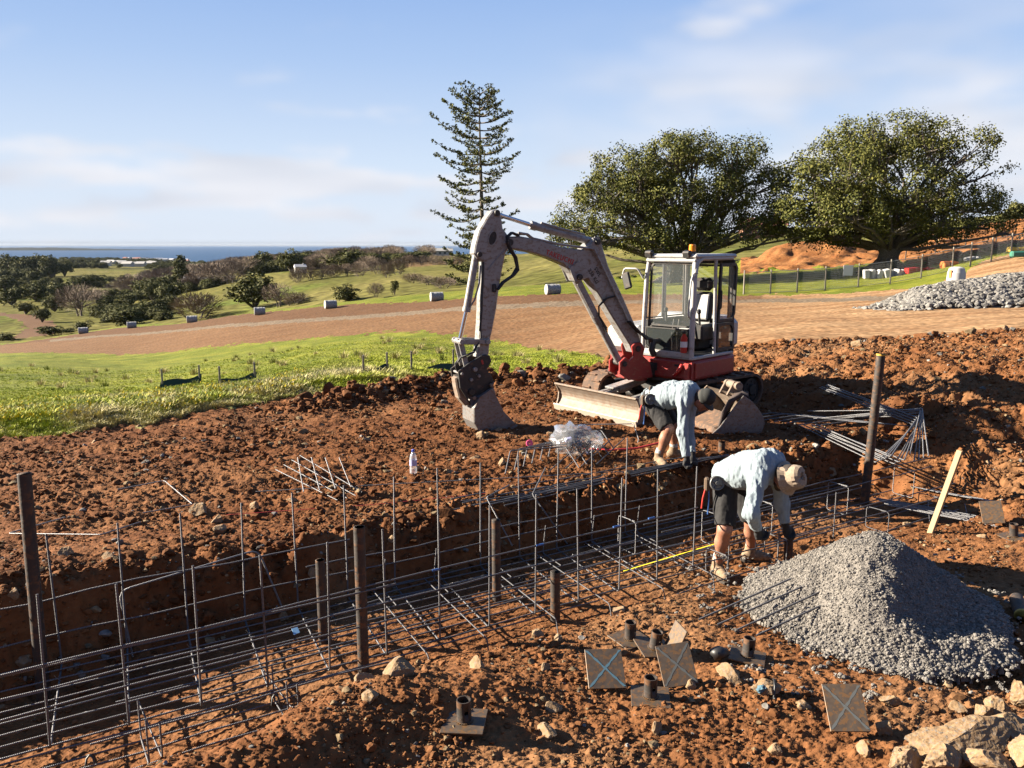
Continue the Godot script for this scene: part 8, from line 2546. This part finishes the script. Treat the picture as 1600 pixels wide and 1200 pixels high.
func make_far_things() -> void:
	make_fig("fig_tree", Vector3(35.7, 0.35, -80.0), FIG_RIGHT, 80.0, 11, "huge spreading fig tree with a thick trunk, right of the other fig")
	make_fig("fig_tree", Vector3(16.8, -1.0, -86.0), FIG_LEFT, 86.0, 12, "huge spreading fig tree directly behind the excavator cab")
	make_norfolk()
	make_valley_trees()
	# houses
	house("farmhouse", Vector3(-115.0, -13.2, -456.0), Vector3(6, 4.0, 5), 0.4, M.house_wall, M.roof_grey, "white farmhouse gable among trees below the ridge")
	house("farmhouse", Vector3(-107.0, -12.0, -500.0), Vector3(10, 3.6, 6), -0.2, M.house_wall, M.roof_grey, "long white farmhouse behind the white gable")
	house("farmhouse", Vector3(-170.5, -20.3, -452.0), Vector3(12, 4.0, 7), 0.3, M.brick_wall, M.house_wall, "pink brick house with a pale roof in the middle of the valley")
	house("farmhouse", Vector3(-62.0, -6.8, -745.0), Vector3(18, 4.0, 9), 0.2, M.house_wall, M.house_wall, "small white house on the ridge field left of the excavator arm")
	house("farmhouse", Vector3(71.0, 4.4, -240.0), Vector3(12, 3.6, 8), -0.1, M.brick_wall, M.roof_red, "low brick house on the hill between the two figs")
	house("farmhouse", Vector3(-515.0, -31.0, -905.0), Vector3(16, 5.0, 10), 0.5, M.house_wall, M.roof_grey, "white house under the far left grove")
	var r := RandomNumberGenerator.new()
	r.seed = 71
	for k in 12:
		var D := r.randf_range(1450.0, 2000.0)
		var x := -0.485 * D + D * 0.06 * k / 11.0 + r.randf_range(-12, 12)
		house("warehouse", Vector3(x, far_height(x / D, D), -D), Vector3(r.randf_range(12, 26), r.randf_range(4, 7), 14), r.randf_range(-0.3, 0.3), M.house_wall, M.house_wall, "white flat building in the cluster beyond the valley", "white buildings beyond the valley", false)
	for k in 30:
		var D := r.randf_range(2650.0, 3150.0)
		var x := D * r.randf_range(-0.46, -0.38)
		house("town_house", Vector3(x, far_height(x / D, D), -D), Vector3(r.randf_range(12, 22), r.randf_range(5, 9), 12), r.randf_range(-0.5, 0.5), M.house_wall, M.roof_grey if k % 3 else M.roof_red, "small pale house in the seaside town", "houses of the seaside town", false)
	# fabric rolls along the road
	var place := ["leftmost white fabric roll beside the earth road", "second fabric roll from the left beside the earth road", "third fabric roll from the left beside the earth road", "fourth fabric roll from the left beside the earth road", "middle fabric roll left of the excavator arm beside the road", "fabric roll next to the excavator arm beside the road", "rightmost fabric roll under the excavator boom"]
	var spots := [[-61.0, 118.0], [-53.6, 117.0], [-41.2, 107.0], [-29.4, 97.0], [-19.6, 90.0], [-7.4, 82.0], [3.5, 72.0]]
	for k in spots.size():
		var q: Array = spots[k]
		var t := thing("fabric_roll", Vector3(q[0], height(q[0], q[1]) + 0.42, -q[1]), place[k], "roll", "fabric rolls beside the road")
		t.rotation.y = 0.35 + 0.1 * sin(k * 2.0)
		var b := MB.new()
		b.lathe(PackedVector2Array([Vector2(0.28, -0.6), Vector2(0.44, -0.63), Vector2(0.47, -0.58), Vector2(0.45, -0.3), Vector2(0.48, -0.28), Vector2(0.46, 0.0), Vector2(0.48, 0.02), Vector2(0.45, 0.3), Vector2(0.47, 0.58), Vector2(0.43, 0.62), Vector2(0.0, 0.6)]), 14, Vector3.ZERO, Basis(Vector3(0, 0, 1), PI / 2))
		put("roll_body", b.mesh(), M.fabric_roll, t)
		b = MB.new()
		b.lathe(PackedVector2Array([Vector2(0.28, -0.6), Vector2(0.27, -0.3), Vector2(0.0, -0.3)]), 14, Vector3.ZERO, Basis(Vector3(0, 0, 1), PI / 2))
		put("roll_core", b.mesh(), M.rubber, t)
	# silt barriers in the grass
	var sl := [[-9.3, 21.6, -8.35, 22.0, 0.9], [-6.95, 19.3, -6.15, 19.7, 0.9], [-3.15, 17.2, -2.7, 17.9, 0.9], [-2.25, 17.9, -1.3, 18.9, 0.7]]
	var names := ["dark green silt barrier sagging in the grass, leftmost", "dark silt barrier in the grass, second from the left", "dark silt barrier in the grass near the soil edge", "dark silt barrier beside the digging bucket"]
	for k in sl.size():
		var q: Array = sl[k]
		var t := thing("silt_barrier", Vector3(q[0], height(q[0], q[1]), -q[1]), names[k], "silt barrier", "silt barriers in the grass")
		var b := MB.new()
		var n := 10
		for i in n:
			var p := []
			for c in [[0, 0], [1, 0], [1, 1], [0, 1]]:
				var s: float = (i + c[0]) / float(n)
				var x: float = lerpf(q[0], q[2], s)
				var D: float = lerpf(q[1], q[3], s)
				var hh: float = (0.3 + 0.05 * sin(s * 7.0 + k)) * q[4] * (0.75 + 0.25 * s)
				p.append(Vector3(x - q[0], height(x, D) - height(q[0], q[1]) - 0.05 + c[1] * hh, -(D - q[1]) - c[1] * 0.12))
			b.quad(p[0], p[1], p[2], p[3])
			b.quad(p[1] + Vector3(0, 0, -0.01), p[0] + Vector3(0, 0, -0.01), p[3] + Vector3(0, 0, -0.01), p[2] + Vector3(0, 0, -0.01))
		put("fabric", b.mesh(), M.green_mesh, t)
		for s in [0.05, 0.95]:
			b = MB.new()
			var x: float = lerpf(q[0], q[2], s)
			var D: float = lerpf(q[1], q[3], s)
			b.box(Vector3(x - q[0], height(x, D) - height(q[0], q[1]) + 0.2, -(D - q[1]) - 0.1), Vector3(0.04, 0.6, 0.04), 0.004)
			put("stake", b.mesh(), M.weathered_post, t)
	# site fence in front of the right fig
	var fp := [[18.3, -1.15, 66.0], [20.4, -1.09, 66.0], [22.5, -0.98, 66.0], [24.7, -0.83, 66.0], [27.3, -0.61, 66.0], [29.8, -0.30, 66.0], [32.2, 0.11, 66.0], [34.6, 0.66, 66.0], [36.0, 1.03, 66.0], [37.6, 1.41, 66.0], [39.1, 1.73, 66.0], [41.2, 2.05, 66.0]]
	var f := thing("site_fence", Vector3(fp[0][0], fp[0][1], -fp[0][2]), "wire site fence with grey posts in front of the right fig tree", "fence")
	var o0 := Vector3(fp[0][0], fp[0][1], -fp[0][2])
	var wire := MB.new()
	for i in fp.size():
		var p := Vector3(fp[i][0], fp[i][1], -fp[i][2]) - o0
		var b := MB.new()
		b.cyl(p + Vector3(0, -0.3, 0), p + Vector3(0, 1.9, 0), 0.06, 8)
		put("post", b.mesh(), M.weathered_post, f)
		if i + 1 < fp.size():
			var q := Vector3(fp[i + 1][0], fp[i + 1][1], -fp[i + 1][2]) - o0
			for y in [0.1, 1.75]:
				b = MB.new()
				b.cyl(p + Vector3(0, y, 0), q + Vector3(0, y, 0), 0.025, 6)
				put("rail", b.mesh(), M.galvanised, f)
			for k in 10:
				var y := 0.22 + 0.15 * k
				wire.tube(PackedVector3Array([p + Vector3(0, y, 0), q + Vector3(0, y, 0)]), 0.006, 3, false)
			for k in 24:
				var g := p.lerp(q, k / 24.0)
				wire.tube(PackedVector3Array([g + Vector3(0, 0.1, 0), g + Vector3(0, 1.75, 0)]), 0.005, 3, false)
	put("wire_mesh", wire.mesh(), M.galvanised, f).set_meta("kind", "stuff")
	var b := MB.new()
	var sp := Vector3(fp[4][0] - 0.9, fp[4][1] + 1.35, -fp[4][2] + 0.08) - o0
	b.box(sp, Vector3(0.75, 0.8, 0.02), 0.004)
	var sg := put("sign_board", b.mesh(), M.white_plastic, f)
	sg.set_meta("label", "white notice board on the fence")
	# dark fence farther right
	var f2 := thing("site_fence", Vector3(43.0, 0, -92.0), "dark wire fence across the red earth at the right edge", "fence")
	for i in 8:
		var x := 43.0 + 2.9 * i
		var D := 92.0 - 0.6 * i
		var y := ground_at(x, D)
		b = MB.new()
		b.cyl(Vector3(x - 43.0, y - 0.4, -(D - 92.0)), Vector3(x - 43.0 + 0.1, y + 2.2, -(D - 92.0)), 0.06, 6)
		put("post", b.mesh(), M.machine_black, f2)
		if i < 7:
			var y2 := ground_at(x + 2.9, D - 0.6)
			for h in [0.6, 1.3, 2.05]:
				b = MB.new()
				b.cyl(Vector3(x - 43.0, y + h, -(D - 92.0)), Vector3(x - 40.1, y2 + h, -(D - 92.6)), 0.025, 5)
				put("wire", b.mesh(), M.machine_black, f2)
	for q in [[47.0, 84.0, 9.0, "long pale timber beam lying across the red earth, lower one"], [53.5, 99.0, 7.0, "pale timber beam at the right edge, upper one"]]:
		b = MB.new()
		b.X.origin = Vector3(q[0], ground_at(q[0], q[1]) + 0.35, -q[1])
		b.box(Vector3.ZERO, Vector3(q[2], 0.35, 0.35), 0.03, Basis(Vector3(0, 0, 1), 0.02))
		tag(put("timber_beam", b.mesh(), M.timber_pale), q[3], "beam", "timber beams on the red earth")
	# things stored under the fig tree
	var st := [[31.2, 74.0, "pallet_stack", M.white_cloth, Vector3(0.5, 0.9, 0.8), 7, "row of pale bundles standing in the grass behind the fence"], [35.0, 74.0, "barrier_stack", M.bright_red, Vector3(0.9, 0.5, 0.6), 3, "red plastic barriers lying in the grass behind the fence"], [37.2, 72.5, "orange_crate", M.orange, Vector3(0.6, 0.6, 0.7), 2, "orange crates behind the fence left of the notice board"], [42.0, 71.0, "yellow_barrier", M.yellow_thing, Vector3(0.8, 0.45, 0.5), 6, "row of yellow barriers behind the fence right of the notice board"], [48.0, 77.0, "red_barrier", M.bright_red, Vector3(0.9, 0.5, 0.5), 5, "dull red barriers under the right side of the fig tree"], [39.8, 73.5, "white_block", M.white_cloth, Vector3(0.9, 0.35, 0.7), 2, "low white blocks in the grass below the notice board"]]
	for q in st:
		var y := ground_at(q[0], q[1])
		var t := thing(q[2], Vector3(q[0], y, -q[1]), q[6], "site goods")
		for k in q[5]:
			var pb := MB.new()
			var sz: Vector3 = q[4]
			pb.box(Vector3(sz.x * 1.15 * k, sz.y * 0.5, r.randf_range(-0.4, 0.4)), sz * r.randf_range(0.85, 1.1), 0.06, Basis.from_euler(Vector3(0.1 * r.randf(), r.randf_range(-0.4, 0.4), r.randf_range(-0.25, 0.25))))
			put("block", pb.mesh(), q[3], t)
	b = MB.new()
	b.X.origin = Vector3(40.2, ground_at(40.2, 64.0) + 0.15, -64.0)
	b.box(Vector3.ZERO, Vector3(4.6, 0.45, 0.5), 0.1, Basis(Vector3(0, 0, 1), 0.03))
	tag(put("green_tarpaulin", b.mesh(), mat("tarp_green", Color(0.03, 0.16, 0.11), 0.6)), "long folded green tarpaulin at the foot of the fence", "tarpaulin")
	b = MB.new()
	b.X.origin = Vector3(43.8, ground_at(43.8, 63.0) + 0.8, -63.0)
	b.box(Vector3.ZERO, Vector3(2.4, 1.9, 0.1), 0.02)
	for k in 4:
		b.box(Vector3(-0.9 + 0.6 * k, 0, 0.07), Vector3(0.12, 1.9, 0.05), 0.01)
	tag(put("brown_panel", b.mesh(), M.leather), "dark brown hoarding panel standing at the fence", "panel")

func setup_noise() -> void:
	rng.seed = 77
	nz = fnl(1, 1.0, FastNoiseLite.TYPE_SIMPLEX_SMOOTH, 4)
	nfine = fnl(2, 4.0, FastNoiseLite.TYPE_SIMPLEX_SMOOTH, 3)
	nbig = fnl(3, 0.45, FastNoiseLite.TYPE_SIMPLEX_SMOOTH, 2)
	ncell = fnl(4, 7.0, FastNoiseLite.TYPE_CELLULAR, 1)
	ncell.domain_warp_enabled = true
	ncell.domain_warp_amplitude = 0.16
	ncell.domain_warp_frequency = 3.0
	ncell.cellular_return_type = FastNoiseLite.RETURN_DISTANCE

func _ready() -> void:
	setup_noise()
	make_camera_and_light()
	make_materials()
	make_ground()
	make_gravel()
	make_cage()
	make_site_things()
	make_stones()
	make_clods()
	make_grass()
	make_excavator()
	make_people()
	make_far_things()
